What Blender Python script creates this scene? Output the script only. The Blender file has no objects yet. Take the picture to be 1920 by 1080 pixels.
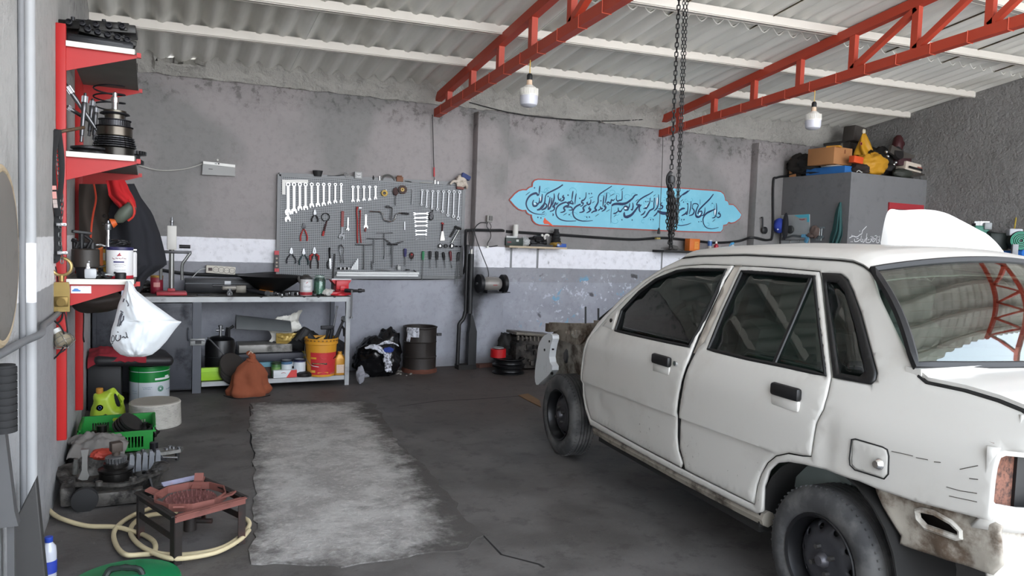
import bpy,bmesh,math,random
from mathutils import Vector as V,Matrix,noise,geometry,Euler
PI=math.pi
R=math.radians
random.seed(7)
SC=bpy.context.scene
COL=SC.collection
# camera solved from the photograph (metres; X along the back wall, Y into the room)
FPX,CYAW,CPIT,CROL,CH=1370.64,.46367,-.06075,.03535,1.4097
def _axes():
 f=V((math.sin(CYAW)*math.cos(CPIT),math.cos(CYAW)*math.cos(CPIT),math.sin(CPIT)))
 r=V((math.cos(CYAW),-math.sin(CYAW),0));u=r.cross(f)
 return r*math.cos(CROL)+u*math.sin(CROL),u*math.cos(CROL)-r*math.sin(CROL),f
CR,CU,CF=_axes()
CO=V((0,0,CH))
def ray(px,py):return CF+CR*((px-960)/FPX)-CU*((py-540)/FPX)
def onX(px,py,x):d=ray(px,py);return CO+d*(x/d.x)
def onY(px,py,y=7.65):d=ray(px,py);return CO+d*(y/d.y)
def onZ(px,py,z=0.0):d=ray(px,py);return CO+d*((z-CH)/d.z)
cam=bpy.data.cameras.new('camera');camo=bpy.data.objects.new('camera',cam);COL.objects.link(camo)
cam.sensor_width=36;cam.lens=FPX*36/1920;cam.clip_start=.02
camo.matrix_world=Matrix(((CR.x,CU.x,-CF.x,0),(CR.y,CU.y,-CF.y,0),(CR.z,CU.z,-CF.z,CH),(0,0,0,1)))
SC.camera=camo
# materials
def lin(h):
 if isinstance(h,str):
  h=h.lstrip('#');c=[int(h[i:i+2],16)/255 for i in(0,2,4)]
 else:c=h
 return tuple((x/12.92 if x<=.04045 else((x+.055)/1.055)**2.4) for x in c)+(1,)
class NT:
 def __init__(s,name):
  s.m=bpy.data.materials.new(name);s.m.use_nodes=True;s.t=s.m.node_tree;s.n=s.t.nodes;s.l=s.t.links
  s.b=s.n['Principled BSDF'];s.out=s.n['Material Output']
 def node(s,typ,**kw):
  n=s.n.new('ShaderNode'+typ)
  for k,v in kw.items():
   if k[0]=='_':setattr(n,k[1:],v)
   else:s.put(n.inputs[k.replace('__',' ')],v)
  return n
 def put(s,sock,v):
  if hasattr(v,'is_output'):s.l.new(v,sock)
  else:sock.default_value=v
 def pos(s):
  return s.node('TexCoord').outputs['Object']
 def noise(s,scale=5,detail=4,rough=.55,vec=None,dist=0):
  n=s.node('TexNoise',Scale=scale,Detail=detail,Roughness=rough,Distortion=dist)
  s.l.new(vec if vec is not None else s.pos(),n.inputs['Vector']);return n.outputs['Fac']
 def ramp(s,fac,a,b,smooth=True):
  n=s.node('MapRange');n.interpolation_type='SMOOTHSTEP' if smooth else 'LINEAR'
  s.put(n.inputs['Value'],fac);n.inputs['From Min'].default_value=a;n.inputs['From Max'].default_value=b
  return n.outputs['Result']
 def mix(s,fac,a,b,mode='MIX'):
  n=s.node('Mix',_data_type='RGBA',_blend_type=mode)
  s.put(n.inputs['Factor'],fac);s.put(n.inputs[6],a);s.put(n.inputs[7],b);return n.outputs[2]
 def math(s,op,a,b=0.0,c=0.0):
  n=s.node('Math',_operation=op);s.put(n.inputs[0],a);s.put(n.inputs[1],b);s.put(n.inputs[2],c);return n.outputs[0]
 def sep(s,vec=None):
  n=s.node('SeparateXYZ');s.l.new(vec if vec is not None else s.pos(),n.inputs[0]);return n.outputs
 def bump(s,h,strength=.3,dist=.01):
  n=s.node('Bump',Strength=strength,Distance=dist);s.l.new(h,n.inputs['Height']);s.l.new(n.outputs[0],s.b.inputs['Normal'])
 def set(s,**kw):
  for k,v in kw.items():s.put(s.b.inputs[k.replace('__',' ')],v)
  return s.m
MATS={}
def M(col,rough=.6,metal=0.0,var=.12,vs=6,dirt=None,amt=.5,ds=5,bump=0,bs=40,bd=.003,coat=0,key=None):
 k=key or(str(col),rough,metal,var,vs,dirt,amt,ds,bump,bs,coat)
 if k in MATS:return MATS[k]
 t=NT('paint_%d'%len(MATS));c=lin(col)
 f=t.noise(vs)
 base=t.mix(f,tuple(x*(1-var) for x in c[:3])+(1,),tuple(min(1,x*(1+var)) for x in c[:3])+(1,))
 if dirt:
  g=t.ramp(t.noise(ds,6,.65),1-amt-.12,1-amt+.12)
  base=t.mix(g,base,lin(dirt));t.put(t.b.inputs['Roughness'],t.math('MULTIPLY_ADD',g,.85-rough if rough<.85 else 0,rough))
 else:t.b.inputs['Roughness'].default_value=rough
 t.set(Base__Color=base,Metallic=metal)
 if coat:t.set(Coat__Weight=coat,Coat__Roughness=.08)
 if bump:t.bump(t.noise(bs,5),bump,bd)
 MATS[k]=t.m;return t.m
def glass_mat(name,tint,refl=1.0,rough=0.0,opac=0.0):
 t=NT(name);t.n.remove(t.b)
 tr=t.node('BsdfTransparent',Color=lin(tint));gl=t.node('BsdfGlossy',Color=(1,1,1,1),Roughness=rough)
 bf=t.node('NewGeometry').outputs['Backfacing'];fr=t.node('Fresnel',IOR=t.math('MULTIPLY_ADD',bf,1/1.5-1.5,1.5));fac=t.math('MULTIPLY',fr.outputs[0],refl)
 mx=t.node('MixShader');t.l.new(fac,mx.inputs[0]);t.l.new(tr.outputs[0],mx.inputs[1]);t.l.new(gl.outputs[0],mx.inputs[2])
 o=mx.outputs[0]
 if opac:
  df=t.node('BsdfDiffuse',Color=lin('#b9bdb4'));m2=t.node('MixShader',Fac=opac)
  t.l.new(o,m2.inputs[1]);t.l.new(df.outputs[0],m2.inputs[2]);o=m2.outputs[0]
 t.l.new(o,t.out.inputs['Surface']);return t.m
 # mesh building
def frame(d,up=None):
 d=V(d).normalized();up=V(up) if up is not None else(V((0,0,1)) if abs(d.z)<.95 else V((1,0,0)))
 x=up.cross(d).normalized();return x,d.cross(x),d
def circ(n,r=1.0,a0=0):return[(r*math.cos(a0+2*PI*i/n),r*math.sin(a0+2*PI*i/n)) for i in range(n)]
class MB:
 def __init__(s):s.v=[];s.f=[]
 def add(s,vs,fs):
  o=len(s.v);s.v+=[V(v) for v in vs];s.f+=[tuple(i+o for i in f) for f in fs];return s
 def box(s,c,d,rot=None,bev=0):
  bm=bmesh.new();bmesh.ops.create_cube(bm,size=1)
  bmesh.ops.scale(bm,vec=V(d),verts=bm.verts)
  if bev:bmesh.ops.bevel(bm,geom=bm.edges[:],offset=bev,segments=2,profile=.5,affect='EDGES')
  if rot is not None:
   m=rot if isinstance(rot,Matrix) else Euler(rot).to_matrix()
   bmesh.ops.rotate(bm,matrix=m,verts=bm.verts)
  bm.verts.index_update()
  s.add([v.co+V(c) for v in bm.verts],[[v.index for v in f.verts] for f in bm.faces]);bm.free();return s
 def span(s,a,b,bev=0):
  a,b=V(a),V(b);return s.box((a+b)/2,[max(abs(x),1e-4) for x in(b-a)],None,bev)
 def beam(s,a,b,w,h,up=None,bev=0):
  a,b=V(a),V(b);x,y,z=frame(b-a,up)
  return s.box((a+b)/2,(w,h,(b-a).length),Matrix((x,y,z)).transposed(),bev)
 def cyl(s,a,b,r0,r1=None,n=16,cap=True):
  return s.tube([a,b],[r0,r0 if r1 is None else r1],n,cap=cap)
 def tube(s,path,r,n=8,closed=False,cap=True,flat=1.0,up=None):
  P=[V(p) for p in path];k=len(P);rs=r if isinstance(r,(list,tuple)) else[r]*k
  if closed:T=[(P[(i+1)%k]-P[i-1]) for i in range(k)]
  else:T=[(P[min(i+1,k-1)]-P[max(i-1,0)]) for i in range(k)]
  x,y,z=frame(T[0],up);vs=[];fs=[]
  for i in range(k):
   t=T[i].normalized() if T[i].length>1e-9 else z
   if up is not None:x,y,_=frame(t,up)
   else:
    x=(x-t*x.dot(t));x=x.normalized() if x.length>1e-6 else frame(t)[0];y=t.cross(x)
   vs+=[P[i]+x*(c*rs[i])+y*(q*rs[i]*flat) for c,q in circ(n)]
  for i in range(k if closed else k-1):
   j=(i+1)%k
   fs+=[(i*n+a,i*n+(a+1)%n,j*n+(a+1)%n,j*n+a) for a in range(n)]
  if cap and not closed:fs+=[tuple(reversed(range(n))),tuple(range((k-1)*n,k*n))]
  return s.add(vs,fs)
 def lathe(s,prof,o=(0,0,0),ax=(0,0,1),n=24,sx=1.0,sy=1.0,closed=False):
  x,y,z=frame(ax);o=V(o);vs=[];fs=[];k=len(prof)
  for r,h in prof:vs+=[o+x*(c*max(r,1e-5)*sx)+y*(q*max(r,1e-5)*sy)+z*h for c,q in circ(n)]
  for i in range(k if closed else k-1):
   j=(i+1)%k
   fs+=[(i*n+a,i*n+(a+1)%n,j*n+(a+1)%n,j*n+a) for a in range(n)]
  if not closed:
   if prof[0][0]>1e-4:fs.append(tuple(reversed(range(n))))
   if prof[-1][0]>1e-4:fs.append(tuple(range((k-1)*n,k*n)))
  return s.add(vs,fs)
 def prism(s,pts,o,ex,ey,depth):
  o,ex,ey=V(o),V(ex),V(ey);ez=ex.cross(ey).normalized()*depth;n=len(pts)
  a=sum(pts[i][0]*pts[(i+1)%n][1]-pts[(i+1)%n][0]*pts[i][1] for i in range(n))
  if a<0:pts=pts[::-1]
  lo=[o+ex*p[0]+ey*p[1] for p in pts]
  if depth<0:lo,hi=[p+ez for p in lo],lo
  else:hi=[p+ez for p in lo]
  return s.add(lo+hi,[tuple(reversed(range(n))),tuple(range(n,2*n))]+[(i,(i+1)%n,n+(i+1)%n,n+i) for i in range(n)])
 def torus(s,c,ax,R_,r,n=28,m=8,arc=None):
  x,y,z=frame(ax);c=V(c)
  if arc:return s.tube([c+x*(R_*math.cos(R(a)))+y*(R_*math.sin(R(a))) for a in[arc[0]+(arc[1]-arc[0])*i/n for i in range(n+1)]],r,m)
  return s.tube([c+x*a+y*b for a,b in circ(n,R_)],r,m,closed=True)
 def ball(s,c,r,n=16,m=10):
  r=V(r) if not isinstance(r,(int,float)) else V((r,r,r));vs=[];c=V(c)
  for i in range(1,m):
   t=PI*i/m
   vs+=[c+V((r.x*math.sin(t)*a,r.y*math.sin(t)*b,r.z*math.cos(t))) for a,b in circ(n)]
  k=len(vs);vs+=[c+V((0,0,r.z)),c-V((0,0,r.z))]
  fs=[(i*n+(a+1)%n,i*n+a,(i+1)*n+a,(i+1)*n+(a+1)%n) for i in range(m-2) for a in range(n)]
  fs+=[(a,(a+1)%n,k) for a in range(n)]+[((m-2)*n+(a+1)%n,(m-2)*n+a,k+1) for a in range(n)]
  return s.add(vs,fs)
 def blob(s,c,r,seed=0,amp=.25,freq=2.0,n=28,m=18,flat=None,fold=0):
  b=MB();b.ball((0,0,0),(1,1,1),n,m);r=V(r);c=V(c);o=V((seed*3.1,seed*1.7,seed))
  for v in b.v:
   k=1+amp*noise.noise(v*freq+o)+amp*.5*noise.noise(v*freq*2.3+o)
   if fold:k+=fold*abs(noise.noise(v*freq*3+o))
   w=v*k
   if flat is not None and w.z<flat:w.z=flat
   v.xyz=(w.x*r.x,w.y*r.y,w.z*r.z)
  return s.add([c+v for v in b.v],b.f)
 def sheet(s,fn,nu,nv,thick=0):
  P=[[V(fn(i/nu,j/nv)) for j in range(nv+1)] for i in range(nu+1)]
  vs=[p for row in P for p in row];q=nv+1
  fs=[(i*q+j,(i+1)*q+j,(i+1)*q+j+1,i*q+j+1) for i in range(nu) for j in range(nv)]
  if thick:
   N=[V((0,0,0)) for _ in vs]
   for f in fs:
    nn=(vs[f[2]]-vs[f[0]]).cross(vs[f[3]]-vs[f[1]])
    for i in f:N[i]+=nn
   k=len(vs);vs=vs+[v-n_.normalized()*thick for v,n_ in zip(vs,N)]
   bd=[i*q for i in range(nu+1)]+[nu*q+j for j in range(1,q)]+[i*q+nv for i in range(nu-1,-1,-1)]+[j for j in range(nv-1,0,-1)]
   fs=fs+[tuple(reversed([i+k for i in f])) for f in fs]+[(bd[i],bd[i]+k,bd[(i+1)%len(bd)]+k,bd[(i+1)%len(bd)]) for i in range(len(bd))]
  return s.add(vs,fs)
 def xf(s,m):s.v=[m@v for v in s.v];return s
 def move(s,d):s.v=[v+V(d) for v in s.v];return s
 def rot(s,e,about=(0,0,0)):
  m=Euler(e).to_matrix() if not isinstance(e,Matrix) else e;a=V(about);s.v=[m@(v-a)+a for v in s.v];return s
 def jit(s,amp,freq=8,seed=0):
  for v in s.v:v+=noise.noise_vector(v*freq+V((seed,seed*2,0)))*amp
  return s
 def merge(s,o):return s.add(o.v,o.f)
 def build(s,name,mat,parent=None,local=False,loc=None,smooth=35,bev=0):
  me=bpy.data.meshes.new(name)
  o=bpy.data.objects.new(name,me);COL.objects.link(o)
  if parent is not None:
   o.parent=parent;inv=wmat(parent).inverted()
   vs=s.v if local else[inv@v for v in s.v]
  elif loc is not None:vs=[v-V(loc) for v in s.v];o.location=loc
  else:vs=s.v
  me.from_pydata([tuple(v) for v in vs],[],s.f);me.validate();me.update()
  if mat:me.materials.append(mat)
  if smooth:
   me.polygons.foreach_set('use_smooth',[True]*len(me.polygons));me.set_sharp_from_angle(angle=R(smooth))
  if bev:
   b=o.modifiers.new('bevel','BEVEL');b.width=bev;b.segments=2;b.limit_method='ANGLE'
  return o
def wmat(o):
 m=Matrix.Translation(o.location)@o.rotation_euler.to_matrix().to_4x4()@Matrix.Diagonal(o.scale).to_4x4()
 return wmat(o.parent)@m if o.parent else m
def tag(o,label,cat,group=None,kind=None):
 o['label']=label;o['category']=cat
 if group:o['group']=group
 if kind:o['kind']=kind
 return o
def thing(name,label,cat,loc=(0,0,0),rz=0,group=None,rot=None):
 o=bpy.data.objects.new(name,None);COL.objects.link(o);o.location=loc;o.rotation_euler=rot if rot is not None else(0,0,rz)
 o.empty_display_size=.05
 return tag(o,label,cat,group)
def solo(name,label,cat,mb,mat,loc=None,group=None,kind=None,smooth=35,bev=0):
 if loc is None:
  xs=[v.x for v in mb.v];ys=[v.y for v in mb.v];loc=((min(xs)+max(xs))/2,(min(ys)+max(ys))/2,min(v.z for v in mb.v))
 return tag(mb.build(name,mat,None,False,loc,smooth,bev),label,cat,group,kind)
def struct(name,mb,mat,smooth=35,parent=None):
 o=mb.build(name,mat,parent,smooth=smooth)
 if parent is None:o['kind']='structure'
 return o
def dup(root,loc,rot=None,label=None,scale=None):
 def cp(o,par):
  c=o.copy();COL.objects.link(c)
  if par is not None:c.parent=par
  for ch in list(o.children):cp(ch,c)
  return c
 r=cp(root,None);r.location=loc
 if rot is not None:r.rotation_euler=rot
 if scale is not None:r.scale=(scale,)*3 if isinstance(scale,(int,float)) else scale
 if label:r['label']=label
 return r
STEEL=M('#8f9092',.35,.9,.15,12)
CHROME=M('#d8d9da',.18,1,.05,10)
DSTEEL=M('#4a4a4c',.4,.8,.3,10,'#1d1b1a',.4)
IRON=M('#26262a',.55,.4,.3,10)
BLACK=M('#161618',.5,0,.2,8)
RUBBER=M('#1c1c1d',.8,0,.2,10)
GREASE=M('#1a1917',.35,.3,.5,9,'#3a3733',.35)
ALU=M('#8a8985',.4,.7,.25,9,'#2a2825',.45)
RED=M('#b3201f',.45,0,.12,5,'#6d1b16',.22,7)
WHITE=M('#dcdad3',.55,0,.06,5)
# THE SETTING
XL,XR,YB,YF=-.42,9.6,7.65,-.9
def roofz(x,y):return 2.92+.03*x+.155*(YB-y)
def wall_mat(name,up,lo,band,rough_amt=.25,flakes=False,pipes=None):
 t=NT(name);p=t.pos();x,y,z=t.sep(p)
 wob=t.math('MULTIPLY_ADD',t.noise(9,3),.012,t.math('ADD',z,-.006))
 big=t.ramp(t.noise(.8,3,.5,dist=.4),.42,.56);fine=t.noise(14,6,.7)
 upc=t.mix(big,lin(up[0]),lin(up[1]));loc=t.mix(big,lin(lo[0]),lin(lo[1]))
 mid=t.ramp(wob,.955,.965)
 loc=t.mix(t.math('MULTIPLY',mid,.35),loc,lin(up[0]))
 m1=t.ramp(wob,1.128,1.134);m2=t.ramp(wob,1.362,1.368)
 bandc=t.mix(t.ramp(t.noise(6,5,.7),.62,.74),lin(band),lin('#9a9a9c'))
 c=t.mix(m1,loc,bandc);c=t.mix(m2,c,upc)
 c=t.mix(t.math('MULTIPLY',t.ramp(fine,.45,.75),.22),c,lin('#4a4847'))
 if flakes:
  reg=t.math('MULTIPLY',t.ramp(x,3.5,4.6),t.math('SUBTRACT',1,t.ramp(z,.98,1.1)))
  fl=t.ramp(t.noise(16,5,.6),.60,.63);fb=t.ramp(t.noise(5.5,6,.65,dist=.6),.60,.64);fd=t.ramp(t.noise(4.2,3,.5,dist=.3),.66,.72)
  c=t.mix(t.math('MULTIPLY',reg,t.math('MULTIPLY',fl,.75)),c,lin('#c6cbd6'))
  c=t.mix(t.math('MULTIPLY',reg,t.math('MULTIPLY',fb,.8)),c,lin('#6aa3c4'))
  reg2=t.math('MULTIPLY',t.ramp(x,3.5,4.4),t.math('SUBTRACT',1,t.ramp(z,1.2,1.35)))
  c=t.mix(t.math('MULTIPLY',reg2,t.math('MULTIPLY',fd,.8)),c,lin('#2e2c2c'))
  gx=t.math('MULTIPLY',t.math('ABSOLUTE',t.math('SUBTRACT',x,3.30)),5.0);gz=t.math('MULTIPLY',t.math('ABSOLUTE',t.math('SUBTRACT',z,.85)),1.6)
  s=t.math('SUBTRACT',1,t.math('ADD',gx,gz));s=t.ramp(t.math('ADD',s,t.math('MULTIPLY',fine,.4)),.1,.95)
  c=t.mix(t.math('MULTIPLY',s,.85),c,lin('#1a1919'))
 low=t.math('SUBTRACT',1,t.ramp(t.math('ADD',z,t.math('MULTIPLY',t.noise(3,4),.25)),.1,.33))
 c=t.mix(t.math('MULTIPLY',low,.55),c,lin('#5a5856'))
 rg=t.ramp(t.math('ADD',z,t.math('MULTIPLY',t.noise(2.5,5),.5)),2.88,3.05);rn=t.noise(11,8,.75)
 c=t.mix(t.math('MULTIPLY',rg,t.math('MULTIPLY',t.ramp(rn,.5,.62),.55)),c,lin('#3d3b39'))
 bmp=t.math('ADD',t.math('MULTIPLY',t.noise(3,3),.8),t.math('MULTIPLY',fine,rough_amt));bmp=t.math('ADD',bmp,t.math('MULTIPLY',t.math('MULTIPLY',rg,rn),1.6))
 t.bump(bmp,.55,.03);return t.set(Base__Color=c,Roughness=.75)
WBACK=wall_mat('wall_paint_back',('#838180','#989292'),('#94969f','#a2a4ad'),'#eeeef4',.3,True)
WLEFT=wall_mat('wall_paint_left',('#a09f9c','#b3b2af'),('#9fa0a2','#b2b3b4'),'#ececec',.9)
def rough_wall(name,a,b,bs=9,strength=.9,dist=.05):
 t=NT(name);n1=t.noise(bs,8,.72);n2=t.noise(1.2,3)
 c=t.mix(n2,lin(a),lin(b));c=t.mix(t.math('MULTIPLY',t.ramp(n1,.5,.75),.3),c,lin('#2b2a29'))
 t.bump(t.math('ADD',n1,t.math('MULTIPLY',t.noise(30,4),.35)),strength,dist);return t.set(Base__Color=c,Roughness=.85)
WRIGHT=rough_wall('rough_plaster','#8a8886','#9a9896',5,1,.09)
MORTAR=rough_wall('mortar','#c4c1ba','#98958f',9,1,.05)
CLOSET_M=rough_wall('closet_paint','#7b7b7c','#6a6a6b',5,.35,.02)
def floor_mat():
 t=NT('oily_concrete');x,y,z=t.sep()
 n=t.noise(2.2,6,.6);f=t.noise(40,6,.7)
 c=t.mix(t.ramp(n,.35,.65),lin('#4b4846'),lin('#625f5d'))
 br=t.math('MULTIPLY',t.ramp(x,1.6,2.8),t.ramp(y,4.6,5.6))
 c=t.mix(t.math('MULTIPLY',br,.6),c,lin('#4a3c35'))
 c=t.mix(t.math('MULTIPLY',t.ramp(t.noise(6,7,.75),.52,.62),.35),c,lin('#262423'))
 c=t.mix(t.math('MULTIPLY',t.ramp(f,.62,.72),.45),c,lin('#8a8784'))
 out=t.math('SUBTRACT',1,t.ramp(y,-1.8,-.8));c=t.mix(out,c,lin('#b5b2ad'))
 t.bump(t.math('ADD',n,t.math('MULTIPLY',f,.3)),.4,.015)
 return t.set(Base__Color=c,Roughness=t.math('MULTIPLY_ADD',n,.4,.45))
def slab_mat():
 t=NT('worn_concrete');n=t.noise(3.5,9,.72,dist=.3);f=t.noise(30,8,.75)
 c=t.mix(t.ramp(n,.38,.62),lin('#a39f9b'),lin('#c6c3bf'))
 c=t.mix(t.math('MULTIPLY',t.ramp(f,.5,.68),.6),c,lin('#e0ddd8'))
 c=t.mix(t.math('MULTIPLY',t.ramp(t.noise(5,6,.7),.55,.68),.5),c,lin('#7d7975'))
 x,y,z=t.sep();d=None
 for(ax,ay),(bx,by) in zip(EDGES,EDGES[1:]+EDGES[:1]):
  l=math.hypot(bx-ax,by-ay);nx,ny=-(by-ay)/l,(bx-ax)/l
  e=t.math('ADD',t.math('MULTIPLY',x,nx),t.math('MULTIPLY_ADD',y,ny,-(ax*nx+ay*ny)));d=e if d is None else t.math('MINIMUM',d,e)
 wear=t.ramp(t.math('ADD',t.math('MULTIPLY',d,1.5),t.math('MULTIPLY',t.noise(6,8,.75),.9)),.34,.72)
 c=t.mix(wear,lin('#55514e'),c)
 t.bump(t.math('ADD',n,t.math('MULTIPLY',f,.6)),1,.03);return t.set(Base__Color=c,Roughness=.9)
EDGES=[(onZ(*q).x,onZ(*q).y) for q in((470,1064),(640,1064),(905,1004),(745,835),(700,755),(470,757))]
fl=MB();fl.span((XL-.3,-14,-.12),(XR+6,YB+.3,0))
struct('floor',fl,floor_mat())
outline=[(470,757),(560,752),(700,755),(712,775),(748,835),(800,880),(838,925),(880,985),(905,1002),(880,1030),(790,1042),(640,1062),(470,1060),(478,985),(480,930),(474,860),(468,800)]
W=[]
for i in range(len(outline)):
 a,b=onZ(*outline[i]),onZ(*outline[(i+1)%len(outline)])
 for k in range(8):W.append(a.lerp(b,k/8))
W=[v+V((noise.noise(v*9),noise.noise(v*9+V((5,0,0))),0))*.035+V((noise.noise(v*30),noise.noise(v*30+V((9,0,0))),0))*.02 for v in W]
slab=MB();slab.prism([(v.x,v.y) for v in W],(0,0,-.004),(1,0,0),(0,1,0),.010)
o=struct('floor_patch',slab,slab_mat());o['label']='pale worn concrete patch in the oily floor'
crk=MB();DARKJ=M('#1b1918',.9)
for path in([(468,762),(472,800),(470,830),(478,850),(474,875)],[(748,762),(820,752),(900,748),(985,742)],[(905,1003),(940,1040),(1010,1058),(1020,1064)]):
 crk.tube([onZ(*q)+V((0,0,.0005)) for q in path],[.004,.006,.007,.006,.004][:len(path)],6,flat=.15,up=(0,0,1))
o=struct('trim_1',crk,DARKJ);o['label']='dark cracks in the concrete floor'
wb=MB()
wb.prism([(XL-.2,0),(XR+.2,0),(XR+.2,3.01),(XL-.2,2.88)],(0,YB+.2,0),(1,0,0),(0,0,1),.2);wb_o=struct('wall_back',wb,WBACK)
wl=MB();wl.prism([(YF-.2,0),(YB+.2,0),(YB+.2,2.93),(YF-.2,4.47)],(XL,0,0),(0,1,0),(0,0,1),-.2);struct('wall_left',wl,WLEFT)
wr=MB();n_=40
wr.sheet(lambda a,b:(XR+noise.noise(V((0,a*9,b*7)))*.03,YF-.4+(YB+.2-YF+.4)*a,-.05+b*(roofz(XR,YF-.4+(YB+.2-YF+.4)*a)+.09)),n_,30,.2)
struct('wall_right',wr,WRIGHT)
pl=MB();pl.span((3.27,YB-.13,0),(3.66,YB+.01,2.86),.012);struct('wall_pilaster_1',pl,WBACK)
p2=MB();p2.span((7.44,YB-.13,0),(7.93,YB+.01,2.9),.012);struct('wall_pilaster_2',p2,WBACK)
mo=MB()
LAM=.19
def wave(x):return.033*math.cos(2*PI*x/LAM)
def sheetz(x,y):return roofz(x,y)+.09+wave(x)
def mortar(a,b):
 xs=-.4+9.98*a;jag=noise.noise(V((xs*7,b*3,0)))*.03+noise.noise(V((xs*21,b*5,2)))*.018
 top=sheetz(xs,YB)+.03 if not(.03<xs<.5) else roofz(xs,YB)+.028
 lo=2.86+.012*xs
 return(xs,YB-.03-.09*b-jag,lo+(top-lo)*b+jag*.4)
mo.sheet(mortar,420,8,.12);struct('wall_mortar',mo,MORTAR)
def sheet_mat():
 t=NT('cement_sheet');x,y,z=t.sep()
 s=t.node('Mapping',Scale=(5,.35,1));t.l.new(t.pos(),s.inputs[0]);n=t.noise(1.4,5,.6,s.outputs[0]);m=t.noise(.7,4)
 c=t.mix(t.ramp(n,.3,.7),lin('#cfcdc6'),lin('#e6e4dd'));c=t.mix(t.math('MULTIPLY',t.ramp(m,.55,.7),.4),c,lin('#a09b8c'))
 return t.set(Base__Color=c,Roughness=.8)
SHEET=sheet_mat()
roof=bpy.data.objects.new('ceiling',None);COL.objects.link(roof);roof['kind']='structure'
rows=[(7.68,5.30,0),(5.42,2.75,.022),(2.9,.3,.044),(.45,YF-.15,.066)]
for r_,(ya,yb,dz) in enumerate(rows):
 x0=-.66;k=0
 while x0<XR+.2:
  w=.95+LAM*.5;q=MB()
  q.sheet(lambda a,b:(x0+w*a,ya+(yb-ya)*b,sheetz(x0+w*a,ya+(yb-ya)*b)+dz+.004*(k%2)),44,6,-.012)
  struct('roof_sheet',q,SHEET,60,roof);x0+=.95;k+=1
BATT=M('#4a4234',.9,0,.3,8)
jb=MB()
for i in range(11):
 xx=.29+.95*i
 jb.sheet(lambda a,b:(xx+.05*a+.012*noise.noise(V((xx,b*6,0))),7.6-5.3*b,sheetz(xx+.05*a,7.6-5.3*b)-.006),4,30,.003)
o=struct('trim_2',jb,M('#8f866f',.9,0,.35,6,'#5b523f',.4));o['label']='stained side laps between the roof sheets'
PUR=M('#d9d3ca',.6,0,.06,4,'#b6aca0',.25)
def purlin(lab,a,b,wide=.085):
 m=MB();h=.07
 a,b=V(a),V(b);d=(b-a).normalized();up=V((0,.155,-1)).normalized()
 m.beam(a,b,wide,.006,up);m.merge(MB().beam(a+V((0,wide/2,h/2)),b+V((0,wide/2,h/2)),.006,h,(0,0,1)))
 m.merge(MB().beam(a+V((0,-wide/2,h/2)),b+V((0,-wide/2,h/2)),.006,h,(0,0,1)))
 solo('roof_purlin',lab,'roof beam',m,PUR,group='white steel roof purlins')
def onroof(px,py,dz=0):
 d=ray(px,py);k=(2.92+.155*YB+dz-CO.z)/(d.z-.03*d.x+.155*d.y);return CO+d*k
def purlin_px(lab,A,B,wide=.085):
 a,b=onroof(*A),onroof(*B);d=(b-a)/(b.x-a.x)
 a=a+d*(XL-a.x);b=b+d*(XR-b.x);a.z=roofz(a.x,a.y);b.z=roofz(b.x,b.y);purlin(lab,a,b,wide)
purlin_px('white steel purlin nearest the back wall, under the lowest roof sheets',(235,50),(1715,222))
purlin_px('white steel purlin second from the back wall',(480,3),(1840,185))
purlin_px('white steel purlin third from the back wall, behind the near end of the right truss',(1180,5),(1920,122))
purlin_px('white steel purlin fourth from the back wall, at the top right corner',(1830,2),(1920,26))
for k,yy in enumerate((2.98,2.07,1.16,.25,-.66)):purlin(('white steel purlin over the front of the workshop, number %s from the fourth'%'one two three four five six'.split()[k]),(XL,yy,roofz(XL,yy)),(XR,yy,roofz(XR,yy)))
TRED=M('#ab3d28',.5,0,.14,4,'#7d2a1a',.25,6)
def truss(lab,x,y0,y1,dz=0,diag=()):
 t=thing('roof_truss',lab,'roof truss',(x,y0,roofz(x,y0)-.25),0,'red steel roof trusses')
 top=lambda y:roofz(x,y)-.045;bot=lambda y:2.835+dz+.078*(YB-y)
 MB().beam((x,y0+.05,top(y0+.05)),(x,y1,top(y1)),.07,.085,(0,0,1)).build('top_chord',TRED,t)
 MB().beam((x,y0+.05,bot(y0+.05)),(x,y1,bot(y1)),.07,.085,(0,0,1)).build('bottom_chord',TRED,t)
 ys=[];y=y0-.35
 while y>y1:ys.append(y);y-=.62
 for i,y in enumerate(ys):
  MB().beam((x,y,bot(y)+.03),(x,y,top(y)-.03),.055,.06,(0,1,0)).build('strut',TRED,t)
  if i>=4 and i+1<len(ys):MB().beam((x,y,bot(y)+.04),(x,ys[i+1],top(ys[i+1])-.05),.05,.055,(1,0,0)).build('diagonal',TRED,t)
 y=y0-.2
 while y>y1:
  h=.046;c=V((x,y,bot(y)))
  MB().tube([c+V((sx*.038,0,sz*h)) for sx,sz in((-1,-1),(1,-1),(1,1),(-1,1))],.003,6,closed=True).build('tie_wire',M('#d9634a',.5),t);y-=.31
 return t
truss('red steel roof truss above the pegboard, carrying the left bulb',2.83,YB,YF,-.03)
truss('red steel roof truss above the blue banner, carrying the right bulb',5.88,YB,YF,.045)
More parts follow.
